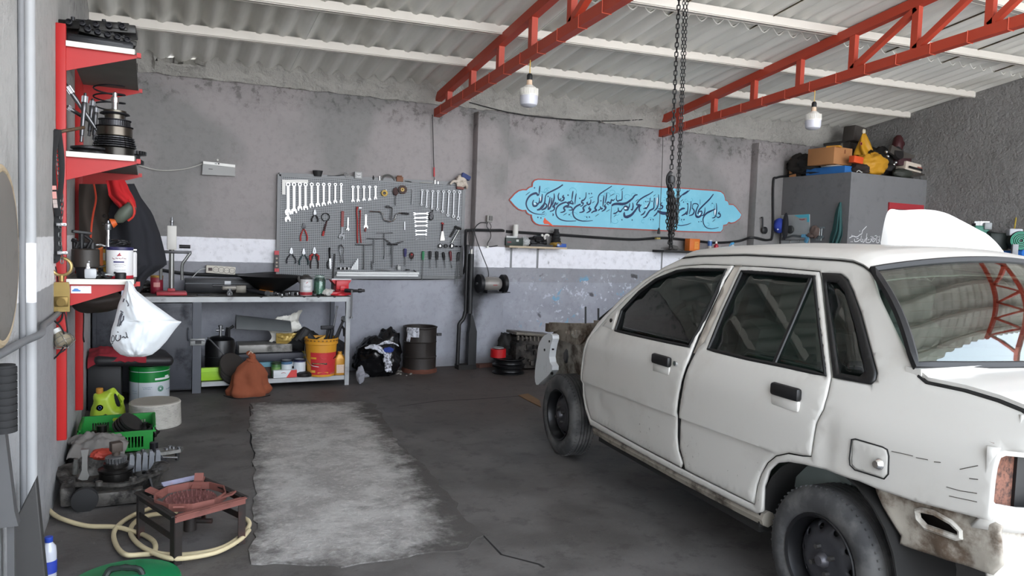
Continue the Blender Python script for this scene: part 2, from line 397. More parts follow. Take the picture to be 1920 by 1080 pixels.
# closet in the far corner
cl=MB();CX,CYf,CZ=7.93,6.42,2.46
cl.span((CX,CYf,0),(CX+.12,YB,CZ));cl.span((CX+.12,CYf,0),(8.66,CYf+.12,CZ));cl.span((8.66,CYf,2.12),(XR,CYf+.12,CZ));cl.span((9.36,CYf,0),(XR,CYf+.12,2.12));cl.span((CX+.12,CYf+.12,CZ-.1),(XR,YB,CZ))
struct('wall_closet',cl,CLOSET_M)
dr=MB();RDF=M('#a8323a',.5,0,.1)
dr.span((8.66,CYf-.02,0),(8.72,CYf+.1,2.04));dr.span((8.66,CYf-.02,2.04),(9.36,CYf+.1,2.12));dr.span((9.30,CYf-.02,0),(9.36,CYf+.1,2.04))
do=struct('door_1',dr,RDF)
MB().span((8.72,CYf+.03,.02),(9.30,CYf+.07,2.04)).build('door_panel',M('#8c8c8e',.5),do)
# light
w=bpy.data.worlds.new('sky');SC.world=w;w.use_nodes=True;nt=w.node_tree;bg=nt.nodes['Background']
tc=nt.nodes.new('ShaderNodeTexCoord');sp=nt.nodes.new('ShaderNodeSeparateXYZ');mr=nt.nodes.new('ShaderNodeMapRange');mx=nt.nodes.new('ShaderNodeMix');mx.data_type='RGBA'
nt.links.new(tc.outputs['Generated'],sp.inputs[0]);nt.links.new(sp.outputs['Z'],mr.inputs['Value']);mr.inputs['From Min'].default_value=-.05;mr.inputs['From Max'].default_value=.7
mx.inputs[6].default_value=(.95,.97,1,1);mx.inputs[7].default_value=(.72,.84,1,1)
nt.links.new(mr.outputs[0],mx.inputs['Factor']);nt.links.new(mx.outputs[2],bg.inputs['Color']);bg.inputs['Strength'].default_value=6.5
sl=bpy.data.lights.new('sun','SUN');so=bpy.data.objects.new('sun',sl);COL.objects.link(so);sl.energy=12;sl.angle=R(4);sl.color=(1,.95,.88)
so.rotation_euler=(R(18),R(-38),0)
SC.view_settings.view_transform='Standard';SC.view_settings.look='None';SC.view_settings.gamma=1;SC.view_settings.use_curve_mapping=False
SC.view_settings.exposure=.3
SC.cycles.max_bounces=10;SC.cycles.diffuse_bounces=5;SC.cycles.transparent_max_bounces=16;SC.cycles.sample_clamp_indirect=6
# THE WHITE SEDAN (car frame: x = rearwards from the front axle, y = inwards from the left tyre face, z up)
CARX,CARY,CARA=2.4672,4.19167,-.0998
DR=V((math.sin(CARA),-math.cos(CARA),0));NL=V((-math.cos(CARA),-math.sin(CARA),0));CC=V((CARX,CARY,0))
YC=.765
TW=[(0,-.03),(.2,.0),(.45,.022),(.62,.033),(.80,.028),(.86,.012),(.95,-.03),(1.36,-.205),(1.5,-.27)]
def terp(z,T):
 if z<=T[0][0]:return T[0][1]
 for(a,b),(c,d) in zip(T,T[1:]):
  if z<=c:
   return b+(d-b)*(z-a)/(c-a)
 return T[-1][1]
DENTS=[]
def skin(u,z,detail=False):
 w=(terp(z-.02,TW)+terp(z+.02,TW)+terp(z,TW))/3-.012*(u-1.2)**2
 if detail:
  if u<2.2:
   d=(.566+.024*u)-z;k=max(0,min(1,(2.15-u)/.15))
   w-=.013*k*max(0,min(1,(d+.002)/.004))*max(0,1-max(0,d)/.25)
  for a,b,ra,rb,am in DENTS:
   q=((u-a)/ra)**2+((z-b)/rb)**2
   if q<9:w-=am*math.exp(-q)
 return w
def S(px,py,off=0.0):
 d=ray(px,py);w=0
 for _ in range(50):
  t=(w-(CO-CC).dot(NL))/d.dot(NL);P=CO+d*t-CC;u,z=P.dot(DR),P.z;w=.5*w+.5*(skin(u,z)+off)
 return(u,z)
def SL(pts,off=0.0):return[S(a,b,off) for a,b in pts]
for(px,py,ra,rb,am) in((1122,758,.02,.05,.012),(1136,775,.05,.03,.008),(1135,628,.035,.04,.012),(1170,738,.01,.02,.006),(1548,835,.03,.10,.012),(1600,860,.06,.05,.007),(1620,540,.05,.03,.012),(1500,770,.15,.05,.004),(1180,800,.09,.04,.006),(1700,790,.2,.06,.004)):
 DENTS.append((*S(px,py),ra,rb,am))
car=thing('car','white four-door sedan stripped of its front wings, bonnet and bumpers','car',(CARX,CARY,0),math.atan2(DR.y,DR.x))
def dens(loop,g):
 out=[]
 for i in range(len(loop)):
  a,b=V(loop[i]),V(loop[(i+1)%len(loop)]);k=max(1,math.ceil((b-a).length/g));out+=[a.lerp(b,j/k) for j in range(k)]
 return out
def inpoly(p,L):
 c=False;n=len(L);x,y=p[0],p[1]
 for i in range(n):
  a,b=L[i],L[i-1]
  if(a[1]>y)!=(b[1]>y) and x<(b[0]-a[0])*(y-a[1])/(b[1]-a[1])+a[0]:c=not c
 return c
def smoothloop(L,it=1):
 for _ in range(it):
  o=[]
  for i in range(len(L)):
   a,b=V(L[i]),V(L[(i+1)%len(L)]);o+=[a.lerp(b,.25),a.lerp(b,.75)]
  L=o
 return[tuple(p) for p in L]
def sdist(p,L):
 best=9
 for i in range(len(L)):
  a,b=L[i],L[i-1];dx,dy=b[0]-a[0],b[1]-a[1];q=dx*dx+dy*dy
  t=0 if q==0 else max(0,min(1,((p[0]-a[0])*dx+(p[1]-a[1])*dy)/q));ex,ey=p[0]-a[0]-dx*t,p[1]-a[1]-dy*t
  best=min(best,ex*ex+ey*ey)
 return math.sqrt(best)
def cdt(outer,holes,g,extra=(),avoid=None):
 loops=[dens(L,g) for L in[outer]+list(holes)]
 P=[];E=[]
 for L in loops:
  o=len(P);P+=[V((p[0],p[1])) for p in L];E+=[(o+i,o+(i+1)%len(L)) for i in range(len(L))]
 nb=len(P);raw=[[tuple(p) for p in L] for L in loops]
 xs=[p.x for p in P];ys=[p.y for p in P]
 cand=list(extra);y=min(ys)+g*.5;r=0
 while y<max(ys):
  x=min(xs)+(g*.5 if r%2 else 0)
  while x<max(xs):
   if not avoid or not avoid(x,y):cand.append((x,y))
   x+=g
  y+=g*.87;r+=1
 for p in cand:
  if inpoly(p,raw[0]) and not any(inpoly(p,h) for h in raw[1:]) and min(sdist(p,L) for L in raw)>.006:P.append(V(p))
 vs,es,fs,ov,oe,of=geometry.delaunay_2d_cdt(P,E,[],0,1e-6)
 bnd=set()
 for i,src in enumerate(ov):
  if any(k<nb for k in src):bnd.add(i)
 tri=[]
 for f in fs:
  c=sum((vs[i] for i in f),V((0,0)))/len(f)
  if inpoly(c,raw[0]) and not any(inpoly(c,h) for h in raw[1:]):tri.append(tuple(f))
 return vs,tri,bnd,raw
def panel(name,outer,holes=(),mat=None,off=0.0,thick=.016,g=.04,edge=.006,parent=None,crease=True,mirror=False,fn=None):
 ex=[]
 if crease:
  u=0.3
  while u<2.15:ex+=[(u,.566+.024*u+.0024),(u,.566+.024*u-.0024),(u,.566+.024*u-.012),(u,.566+.024*u+.012)];u+=.016
 if edge:
  for L in[outer]+list(holes):
   for p,q,r_ in zip(dens(L,g*.6),dens(L,g*.6)[1:]+dens(L,g*.6)[:1],dens(L,g*.6)):
    d=(q-p);n=V((-d.y,d.x));n=n.normalized() if n.length else n
    for s in(.009,-.009):ex.append(tuple(p+d*.5+n*s))
 vs,tri,bnd,raw=cdt(outer,holes,g,ex,(lambda x,y:x<2.16 and abs(y-.566-.024*x)<.022) if crease else None)
 m=MB();pts=[]
 for i,v in enumerate(vs):
  w=(fn(v.x,v.y) if fn else skin(v.x,v.y,True))+off-(edge if i in bnd else 0)
  y=-w
  pts.append((v.x,2*YC-y if mirror else y,v.y))
 fs=[]
 for f in tri:
  a,b,c=[vs[i] for i in f[:3]]
  ccw=(b-a).cross(c-a)>0
  fs.append(f if ccw!=mirror else tuple(reversed(f)))
 m.add(pts,fs)
 o=m.build(name,mat,parent or car,local=True,smooth=60)
 if thick:
  s=o.modifiers.new('thickness','SOLIDIFY');s.thickness=thick;s.offset=-1
 return o
def P3(u,z,off=0.0):return(u,-(skin(u,z)+off),z)
def mir(p):return(p[0],2*YC-p[1],p[2])
def car_paint():
 t=NT('white_car_paint');n=t.noise(3,6,.65);f=t.noise(40,4,.6);x,y,z=t.sep()
 c=t.mix(t.math('MULTIPLY',t.ramp(n,.5,.72),.35),lin('#c8c5bf'),lin('#b0aaa1'))
 d=t.math('MULTIPLY',t.ramp(t.math('ADD',f,t.math('MULTIPLY',n,.4)),.86,.93),t.math('SUBTRACT',1,t.ramp(z,.40,.62)))
 c=t.mix(t.math('MULTIPLY',d,.8),c,lin('#5d574e'))
 t.bump(t.noise(2.5,3),.08,.02)
 return t.set(Base__Color=c,Roughness=.38,Coat__Weight=.35,Coat__Roughness=.12)
CARP=car_paint();RUST=M('#8d8478',.7,.1,.25,5,'#4e4034',.5,6,.5,25,.006);RUSTW=M('#c3bfb6',.55,0,.15,5,'#6b5b4b',.42,7,.35,18,.008)
CBLK=M('#121213',.45,0,.2,6);UNDER=M('#1b1a19',.8,0,.3,6)
SEATM=M('#747c79',.85,0,.12,5,'#454c49',.3,8,.3,120,.002);DASH=M('#2b2c2c',.6,0,.1)
GLASS=glass_mat('side_glass','#a2aeab',1.5);RGLASS=glass_mat('rear_glass','#c6cdc7',1.5)
SEAL=M('#0e0e0f',.6)
# --- outlines traced on the body side
fd=SL([(1123,613),(1106,632),(1096,660),(1092,690),(1091,715),(1093,740),(1099,765),(1107,786),(1140,804),(1200,837),(1250,863),(1276,877),(1278,868),(1270,846),(1266,820),(1266,785),(1271,740),(1279,705),(1290,675),(1301,645),(1312,618),(1330,577),(1349,538),(1374,498),(1320,496.5),(1277,499),(1245,508),(1214,526),(1175,558),(1140,592)])
fdh=SL([(1153,620),(1165,582),(1198,547),(1229,524),(1268,508.5),(1292,505),(1361,506),(1347,538),(1330,575),(1310,617),(1292,650),(1252,642),(1198,630.5)])
rd=SL([(1283,880),(1280,866),(1272,840),(1271,800),(1274,760),(1281,716),(1295,677),(1308,652),(1320,640),(1349,577),(1386,499),(1460,503),(1535,510),(1538,523),(1550,636),(1557,706),(1549,743),(1541,768),(1528,792),(1523,825),(1519,855),(1504,854),(1478,849),(1453,854),(1435,868),(1423,889),(1416,914),(1413,945),(1380,929),(1330,904)])
rdh=SL([(1327,655),(1355,585),(1390,509),(1460,514),(1526,519.5),(1534,600),(1547,704),(1470,687),(1400,673)])
jamb=SL([(1119,608),(1101,632),(1090,660),(1086,690),(1085,715),(1087,742),(1094,768),(1103,792),(1140,811),(1200,843),(1276,884),(1330,911),(1380,936),(1416,953),(1421,916),(1428,892),(1440,872),(1455,859),(1478,854),(1504,859),(1523,861),(1528,825),(1533,794),(1546,770),(1554,744),(1562,707),(1555,636),(1543,522),(1538,506),(1460,498),(1386,494),(1320,492),(1276,494),(1243,503),(1211,521),(1171,554),(1136,588)])
outer=SL([(1119,606),(1123,602),(1166,557),(1205,526),(1244,501),(1275,486),(1310,480),(1400,478),(1479,482),(1576,488),(1601,491),(1620,499),(1633,509),(1639,538),(1683,630),(1715,694),(1722,703),(1737,716),(1809,731),(1872,750)])+[(3.0,.985),(3.05,.97),(3.055,.875),(2.99,.868),(2.984,.85),(2.984,.66)]+SL([(1836,972),(1715,941),(1641,916),(1608,902),(1593,898),(1546,881),(1507,871),(1478,866),(1457,868),(1439,884),(1430,914),(1429,960),(1418,963),(1380,944),(1276,891),(1200,850),(1140,816),(1106,797),(1103,789),(1095,767),(1089.5,741),(1087.5,715),(1088.5,689),(1092.5,659),(1102.5,631),(1116,611)])
qw_o=SL([(1541,511),(1576,513),(1589,524),(1614,586),(1644,699),(1642,712),(1633,721),(1562,708)])
qw_i=SL([(1549,527),(1570,531),(1584,548),(1603,610),(1622,697),(1612,706),(1574,699)])
fuel=SL([(1597,824),(1604,823),(1655,838),(1664,843),(1667,855),(1666,889),(1658,898),(1603,881),(1594,872),(1593,860)])
def near(p):
 best=None
 for L in(fd,rd):
  for i in range(len(L)):
   a,b=V(L[i-1]),V(L[i]);d=b-a;t=max(0,min(1,(V(p)-a).dot(d)/max(1e-9,d.dot(d))));q=a+d*t
   if best is None or(q-V(p)).length<(best-V(p)).length:best=q
 return best
jamb=[tuple(near(p).lerp(V(p),min(1,.0045/max(1e-6,(near(p)-V(p)).length)))) for p in jamb]
for side in(0,1):
 mr_=bool(side)
 panel('body_side',outer,[jamb,qw_o],CARP,0,mirror=mr_,edge=.003,crease=False)
 d=panel('front_door',fd,[fdh],CARP,.002,mirror=mr_)
 g_=panel('door_glass',fdh,(),GLASS,-.012,.004,.08,0,d,False,mr_)
 hs=SL([(1228,666),(1234,664),(1256,667),(1261,672),(1259,684),(1250,683),(1231,678)])
 d2=panel('rear_door',rd,[rdh],CARP,.002,mirror=mr_)
 panel('door_glass',rdh,(),GLASS,-.012,.004,.08,0,d2,False,mr_)
 for dd,hp,nm in((d,(1245,675),0),(d2,(1479,734),1)):
  u,z=S(*hp);c=V(P3(u,z,.016));c=V(mir(c)) if side else c
  h=MB();h.box(c,(.155,.03,.052),None,.012);h.build('door_handle',CBLK,dd,local=True)
  b=MB();c2=V(P3(u,z-.045,-.002));c2=V(mir(c2)) if side else c2
  b.box(c2,(.15,.02,.045),None,.009);b.build('handle_recess',CARP,dd,local=True)
  if not nm:
   lk=V(P3(u+.115,z+.002,.01));lk=V(mir(lk)) if side else lk
   MB().cyl(lk+V((0,-.006,0)),lk+V((0,.006,0)),.012).build('door_lock',CHROME,dd,local=True)
 for par,L in((d,fdh),(d2,rdh)):
  t=MB();pth=[V(P3(u,z,-.004)) for u,z in dens(L,.06)]
  if side:pth=[V(mir(p)) for p in pth]
  t.tube(pth,.009,6,closed=True);t.build('window_rubber',SEAL,par,local=True)
 pth=[V(P3(*S(1519,520),-.006)),V(P3(*S(1485,600),-.006)),V(P3(*S(1449,683),-.006))]
 if side:pth=[V(mir(p)) for p in pth]
 MB().tube(pth,.012,8,flat=.6).build('divider_bar',CBLK,d2,local=True)
 for L in(fd,rd):
  t=MB();pth=[V(P3(u,z,-.028)) for u,z in dens(L,.08)]
  if side:pth=[V(mir(p)) for p in pth]
  t.tube(pth,.013,6,closed=True);t.build('door_seal',SEAL,car,local=True)
 panel('pillar',SL([(1376,495),(1388,495),(1352,577),(1324,640),(1309,662),(1296,662),(1312,625),(1332,580),(1351,538)]),(),M('#c9c1b6',.5,0,.1),-.012,.05,.05,0,None,False,mr_)
 q=panel('quarter_window',qw_o,[qw_i],CBLK,.006,.02,.04,.004,None,False,mr_)
 panel('quarter_glass',qw_i,(),GLASS,-.006,.004,.08,0,q,False,mr_)
 if not side:f=panel('fuel_flap',fuel,(),CARP,.004,.01,.03,.004,None,False,mr_)
 pth=[V(P3(*S(a,b),.003)) for a,b in[(1285,483),(1310,480),(1400,478),(1479,482),(1576,488),(1601,491),(1620,499),(1634,510)]]
 if side:pth=[V(mir(p)) for p in pth]
 MB().tube(pth,.0028,6).build('gutter',CBLK,car,local=True)
 s=MB();pth=[V(P3(u,z-.022,-.042)) for u,z in SL([(1108,799),(1140,818),(1200,850),(1276,891),(1380,944),(1425,966)])]
 if side:pth=[V(mir(p)) for p in pth]
 s.tube(pth,.034,8);s.build('sill',M('#8f887d',.7,0,.2,6,'#3d342c',.45,8),car,local=True)
t=MB();t.tube([P3(u,z,.001) for u,z in dens(fuel,.03)],.0024,6,closed=True);t.build('flap_gap',SEAL,f,local=True)
u,z=S(1650,870);c=V(P3(u,z,.01));MB().lathe([(0,.012),(.012,.012),(.018,.004),(.021,-.004)],c,(0,-1,0),16).build('flap_lock',CHROME,f,local=True)
lk=MB()
for a in([(1672,846),(1700,852),(1712,855)],[(1718,858),(1740,862)],[(1752,866),(1764,867)],[(1775,913),(1800,920),(1832,925)],[(1800,880),(1834,873)],[(1780,930),(1832,941)],[(1818,897),(1834,899)]):
 lk.tube([P3(*S(*q),.001) for q in a],[.0012]*len(a),4)
lk.build('paint_crack',M('#4b463f',.8),car,local=True)
# --- roof, windscreen, rear window, boot lid (symmetric lofts across the car)
def lat(u,z,b,y0=None):
 y=-(skin(u,z)) if y0 is None else y0
 return y+(2*YC-2*y)*b
def crown(b,h):return h*(1-(2*b-1)**2)
gut=[S(a,b) for a,b in[(1285,483),(1310,480),(1400,478),(1479,482),(1576,488),(1601,491),(1620,499),(1634,510)]]
def roofpt(a,b):
 i=a*(len(gut)-1);k=min(int(i),len(gut)-2);f_=i-k;u=gut[k][0]*(1-f_)+gut[k+1][0]*f_;z=gut[k][1]*(1-f_)+gut[k+1][1]*f_
 e=min(1,(1-abs(2*b-1))*6);prof=.022*e**.5 if e>0 else 0
 return(u+(.05*(1-2*a))*-crown(b,1)*(1 if a<.5 else 1.2),lat(u,z,b),z+prof+crown(b,.04))
MB().sheet(roofpt,28,40,-.01).build('roof',CARP,car,local=True,smooth=80)
rwT,rwB=S(1637,512),S(1716,692)
def rwin(a,b):
 u=rwT[0]+(rwB[0]-rwT[0])*a;z=rwT[1]+(rwB[1]-rwT[1])*a
 return(u+crown(b,.075)+.02*math.sin(PI*a),lat(u,z,b),z+crown(b,.052)*(1-a)+.014*math.sin(PI*a)+.012)
o=MB().sheet(rwin,10,24,-.004).build('rear_window',RGLASS,car,local=True,smooth=80)
edge=[rwin(0,i/24) for i in range(25)]+[rwin(i/10,1) for i in range(1,11)]+[rwin(1,i/24) for i in range(23,-1,-1)]+[rwin(i/10,0) for i in range(9,0,-1)]
MB().tube(edge,.017,6,closed=True).build('window_rubber',SEAL,o,local=True)
ht=MB()
for i in range(1,12):
 ht.tube([V(rwin(i/12,.04+.92*j/16))+V((-.004,0,-.003)) for j in range(17)],.0009,4)
ht.build('heater_wires',M('#4d3a30',.6),o,local=True)
wsT,wsB=(1.06,1.355),(.44,.965)
def wscr(a,b):
 u=wsT[0]+(wsB[0]-wsT[0])*a;z=wsT[1]+(wsB[1]-wsT[1])*a
 return(u-crown(b,.11),lat(u,z,b)+.03*(1-2*b),z+crown(b,.045)*(1-a)+.012*math.sin(PI*a))
o=MB().sheet(wscr,10,24,-.004).build('windscreen',GLASS,car,local=True,smooth=80)
MB().tube([wscr(0,i/24) for i in range(25)]+[wscr(i/10,1) for i in range(1,11)]+[wscr(1,i/24) for i in range(23,-1,-1)]+[wscr(i/10,0) for i in range(9,0,-1)],.018,6,closed=True).build('window_rubber',SEAL,o,local=True)
MB().sheet(lambda a,b:[V(roofpt(0,b)).lerp(V(wscr(0,b)),a)][0],3,24,-.01).build('roof_header',CARP,car,local=True)
top=[S(1722,703),S(1737,716),S(1809,731),S(1872,750),(3.0,.985),(3.05,.965)]
def bootpt(a,b):
 i=a*(len(top)-1);k=min(int(i),len(top)-2);f_=i-k;u=top[k][0]*(1-f_)+top[k+1][0]*f_;z=top[k][1]*(1-f_)+top[k+1][1]*f_
 return(u+crown(b,.03),lat(u,z,b)+.006*(1-2*b),z+.003+crown(b,.025)*(1-.3*a))
boot=MB();boot.sheet(bootpt,20,30,-.012);boot.build('boot_lid',CARP,car,local=True,smooth=80)
MB().tube([V(bootpt(i/20,0))+V((0,-.006,-.006)) for i in range(21)],.005,6).build('lid_gap',SEAL,car,local=True)
MB().sheet(lambda a,b:(top[0][0]+.01-(1-a)*.06+crown(b,.05)*1,lat(top[0][0],top[0][1],b),top[0][1]-.01+crown(b,.02)),3,20,-.03).build('rear_scuttle',CARP,car,local=True)
def rface(y,z):
 t_=(y-YC)/.78;return 3.06-.14*t_**10-.02*max(0,z-.85)*3+(0 if z>.66 else-.03)
def rearpanel(name,outer,holes,mat,off=0,thick=.014):
 vs,tri,bnd,raw=cdt(outer,holes,.05);m=MB()
 m.add([(rface(v.x,v.y)+off,v.x,v.y) for v in vs],[f if(vs[f[1]]-vs[f[0]]).cross(vs[f[2]]-vs[f[0]])>0 else tuple(reversed(f)) for f in tri])
 o=m.build(name,mat,car,local=True,smooth=60);s=o.modifiers.new('thickness','SOLIDIFY');s.thickness=thick;s.offset=-1;return o
yl=.010;lamp=[(yl+.022,.70),(yl+.34,.69),(yl+.34,.84),(yl+.035,.855),(yl+.018,.84),(yl+.012,.72)]
rearpanel('rear_panel',[(yl,.62),(2*YC-yl,.62),(2*YC-yl,.872),(yl,.872)],[smoothloop(lamp),[(2*YC-p[0],p[1]) for p in smoothloop(lamp)]],CARP)
rearpanel('boot_lid_face',[(yl+.05,.874),(2*YC-yl-.05,.874),(2*YC-yl-.06,.972),(yl+.06,.972)],(),CARP)
low=[(yl+.03,.62),(2*YC-yl-.03,.62),(2*YC-yl-.08,.30),(yl+.08,.30)]
rearpanel('rear_valance',low,(),RUSTW,-.03)
MB().span((2.93,.035,.66),(2.96,.125,.88)).build('lamp_pocket',M('#6f4a3c',.9,0,.5,90,'#35251f',.45,60),car,local=True)
MB().span((2.94,.125,.6),(2.97,1.49,.9)).build('lamp_back',CBLK,car,local=True)
sk=SL([(1640,912),(1653,950),(1683,1006),(1681,1021),(1730,1039),(1800,1060),(1860,1079),(1880,1060),(1874,985),(1834,966),(1716,936)],-.03)
sl_=SL([(1721,958),(1730,956),(1754,961),(1786,979),(1802,995),(1802,1007),(1793,1008),(1736,988),(1722,972)],-.03)
skirt=panel('rear_skirt',sk,[sl_],M('#aba498',.6,0,.15,5,'#58493b',.5,7,.4,18,.01),-.03,.012,.03,.004,None,False,False,lambda u,z:skin(u,z)-.06*max(0,(.62-z))+.012*noise.noise(V((u*14,z*14,0))))
MB().tube([V((u,-(skin(u,z)-.03+.004-.06*max(0,.62-z)),z)) for u,z in dens(sl_,.03)],.010,6,closed=True).build('slot_lip',RUSTW,skirt,local=True)
panel('vent_plate',SL([(1715,950),(1810,985),(1810,1015),(1715,985)],-.09),(),M('#241d1a',.8),-.10,.01,.05,0,skirt,False)
panel('rear_skirt',[(u,z) for u,z in sk],(),RUSTW,-.03,.012,.05,0,None,False,True)
# --- floor pan, wheel housings, bulkhead, front apron
MB().span((.55,.03,.24),(2.0,2*YC-.03,.33)).build('floor_pan',UNDER,car,local=True)
MB().span((2.0,.2,.42),(3.0,2*YC-.2,.47)).build('boot_floor',UNDER,car,local=True)
for side in(0,1):
 wh=MB();pr=[(math.cos(a),math.sin(a)) for a in[R(-5+190*i/14) for i in range(15)]]
 wh.sheet(lambda a,b:(2.35+.335*pr[int(round(a*14))][0],(.012+.27*b),.30+.335*pr[int(round(a*14))][1]),14,2,.008)
 wh.merge(MB().sheet(lambda a,b:(2.35+.335*b*pr[int(round(a*14))][0],.28,.30+.335*b*pr[int(round(a*14))][1]),14,4,.008))
 if side:wh.v=[V(mir(v)) for v in wh.v]
 wh.build('wheel_housing',UNDER,car,local=True)
bh=MB();bh.span((.36,.06,.3),(.42,2*YC-.06,.95));bh.build('bulkhead',RUST,car,local=True)
CAR_L=[]
def C3(px,py,y):
 d=ray(px,py);t=(-y-(CO-CC).dot(NL))/d.dot(NL);P=CO+d*t-CC;return V((P.dot(DR),y,P.z))
ap=[(1103,608),(1092,606),(1075,610),(1053,612),(1052,618),(1040,625),(1046,634),(1062,640),(1080,646),(1092,646),(1098,640),(1112,616)]
am=MB();pts=[C3(a,b,.15) for a,b in ap]
am.prism([(p.x,p.z) for p in pts],(0,.15,0),(1,0,0),(0,0,1),.02 if True else 0)
for i in range(9):
 c=C3(1062+6*i,622+.4*i,.128);am.box(c,(.012,.02,.02+.012*(i%2)))
am.build('front_rail',RUST,car,local=True)
tw=MB();tw.sheet(lambda a,b:(.42-.86*a,.15+.02*math.sin(a*9)+.10*(1-b)*math.sin(PI*a),.30+b*(.60-.12*a)),16,10,.01);tw.build('front_apron',M('#a9a399',.6,.1,.2,5,'#4b3f36',.45,6,.4,20,.01),car,local=True)
tw2=MB();tw2.lathe([(.17,-.2),(.16,.05),(.13,.1),(.06,.115)],(.02,.33,.66),(0,0,1),20);tw2.build('strut_tower',RUST,car,local=True)
lp=[(1021,646),(1030,630),(1042,624),(1050,630),(1044,650),(1041,675),(1050,690),(1040,704),(1030,712),(1018,724),(1014,712),(1015,690),(1018,672)]
q=[C3(a,b,.10) for a,b in lp];hp=MB();hp.prism([(p.x,p.z) for p in smoothloop([(a.x,a.z,0) for a in q])] if False else[(p[0],p[1]) for p in smoothloop([(a.x,a.z) for a in q])],(0,.10,0),(1,0,0),(0,0,1),.05)
hp.build('lamp_bracket',M('#d5d8da',.45,0,.08,4,'#6f6a64',.3,9),car,local=True)
hl=MB();c=C3(1062,668,.12);hl.lathe([(0,.012),(.03,.012),(.042,.0),(0,-.002)],c,(0,-1,0),7,.8,1.3)
for q_,r_ in(((1030,640),.008),((1021,656),.009),((1036,655),.006),((1034,700),.01)):c=C3(*q_,.047);hl.cyl(c+V((0,-.003,0)),c+V((0,.01,0)),r_,n=10)
hl.build('bracket_holes',CBLK,car,local=True)
fl_=MB();fl_.beam((-.52,.12,.52),(-.52,2*YC-.12,.52),.05,.10);fl_.beam((-.50,.12,.80),(-.50,2*YC-.12,.80),.05,.06);fl_.beam((-.5,.3,.28),(.4,.3,.28),.08,.08);fl_.beam((-.5,1.23,.28),(.4,1.23,.28),.08,.08);fl_.beam((-.45,.14,.82),(.4,.16,.90),.05,.05);fl_.beam((-.45,1.39,.82),(.4,1.37,.90),.05,.05)
fl_.build('front_frame',RUST,car,local=True)
for px in(1098,1122):MB().cyl(C3(px,575 if px==1098 else 578,.35),C3(px,616 if px==1098 else 606,.35),.007,n=8).build('bonnet_stay',CBLK,car,local=True)
gus=panel('mirror_gusset',SL([(1130,611),(1160,582),(1150,619)]),(),CARP,.006,.012,.03,.003,None,False)
MB().cyl(P3(*S(1148,601),.005),P3(*S(1148,601),.012),.012,n=8).build('mirror_hole',CBLK,gus,local=True)
# --- interior
def seat(y,name='front_seat'):
 s=MB();s.box((1.28,y,.50),(.52,.5,.16),None,.06);s.build(name,SEATM,car,local=True)
 b=MB();b.box((1.60,y,.80),(.16,.49,.62),(0,.28,0),.06);b.build('seat_backrest',SEATM,car,local=True)
 h=MB();h.box((1.70,y,1.19),(.12,.30,.22),(0,.2,0),.05);h.build('headrest',SEATM,car,local=True)
seat(.42);seat(2*YC-.42)
rs=MB();rs.box((2.08,YC,.52),(.5,1.26,.2),None,.07);rs.build('rear_seat',SEATM,car,local=True)
rb=MB();rb.box((2.38,YC,.80),(.16,1.28,.56),(0,.36,0),.06);rb.build('seat_backrest',SEATM,car,local=True)
MB().box((2.62,YC,1.0),(.3,1.3,.02)).build('parcel_shelf',M('#7b7f7a',.9),car,local=True)
da=MB();da.box((.66,YC,.84),(.40,1.36,.22),(0,.12,0),.05);da.box((.78,.42,.96),(.2,.38,.1),None,.04);da.build('dashboard',DASH,car,local=True)
sw=MB();ax=V((-.82,0,-.5)).normalized();c=V((.98,.42,.95));sw.torus(c,ax,.185,.015,32,8)
x_,y_,_=frame(ax)
for k in range(3):sw.tube([c+ax*.03,c+(x_*math.cos(R(90+120*k))+y_*math.sin(R(90+120*k)))*.18],.012,8)
sw.cyl(c+ax*.02,c+ax*.06,.06);sw.tube([c+ax*.04,c+ax*.35],.025,10);sw.build('steering_wheel',CBLK,car,local=True)
MB().box((1.02,YC,1.33),(.03,.22,.06),(0,-.3,0),.012).build('rear_view_mirror',CBLK,car,local=True)
bl=MB();bl.tube([P3(1.62,1.2,-.06),P3(1.66,.95,-.06),P3(1.67,.6,-.05)],.02,6,flat=.25);bl.build('seat_belt',CBLK,car,local=True)
hd=MB();hd.sheet(lambda a,b:(1.12+1.22*a,.24+1.05*b,1.345-.03*abs(2*a-1)+crown(b,.03)),8,8,-.005);hd.build('headlining',M('#a8aaa2',.95),car,local=True)
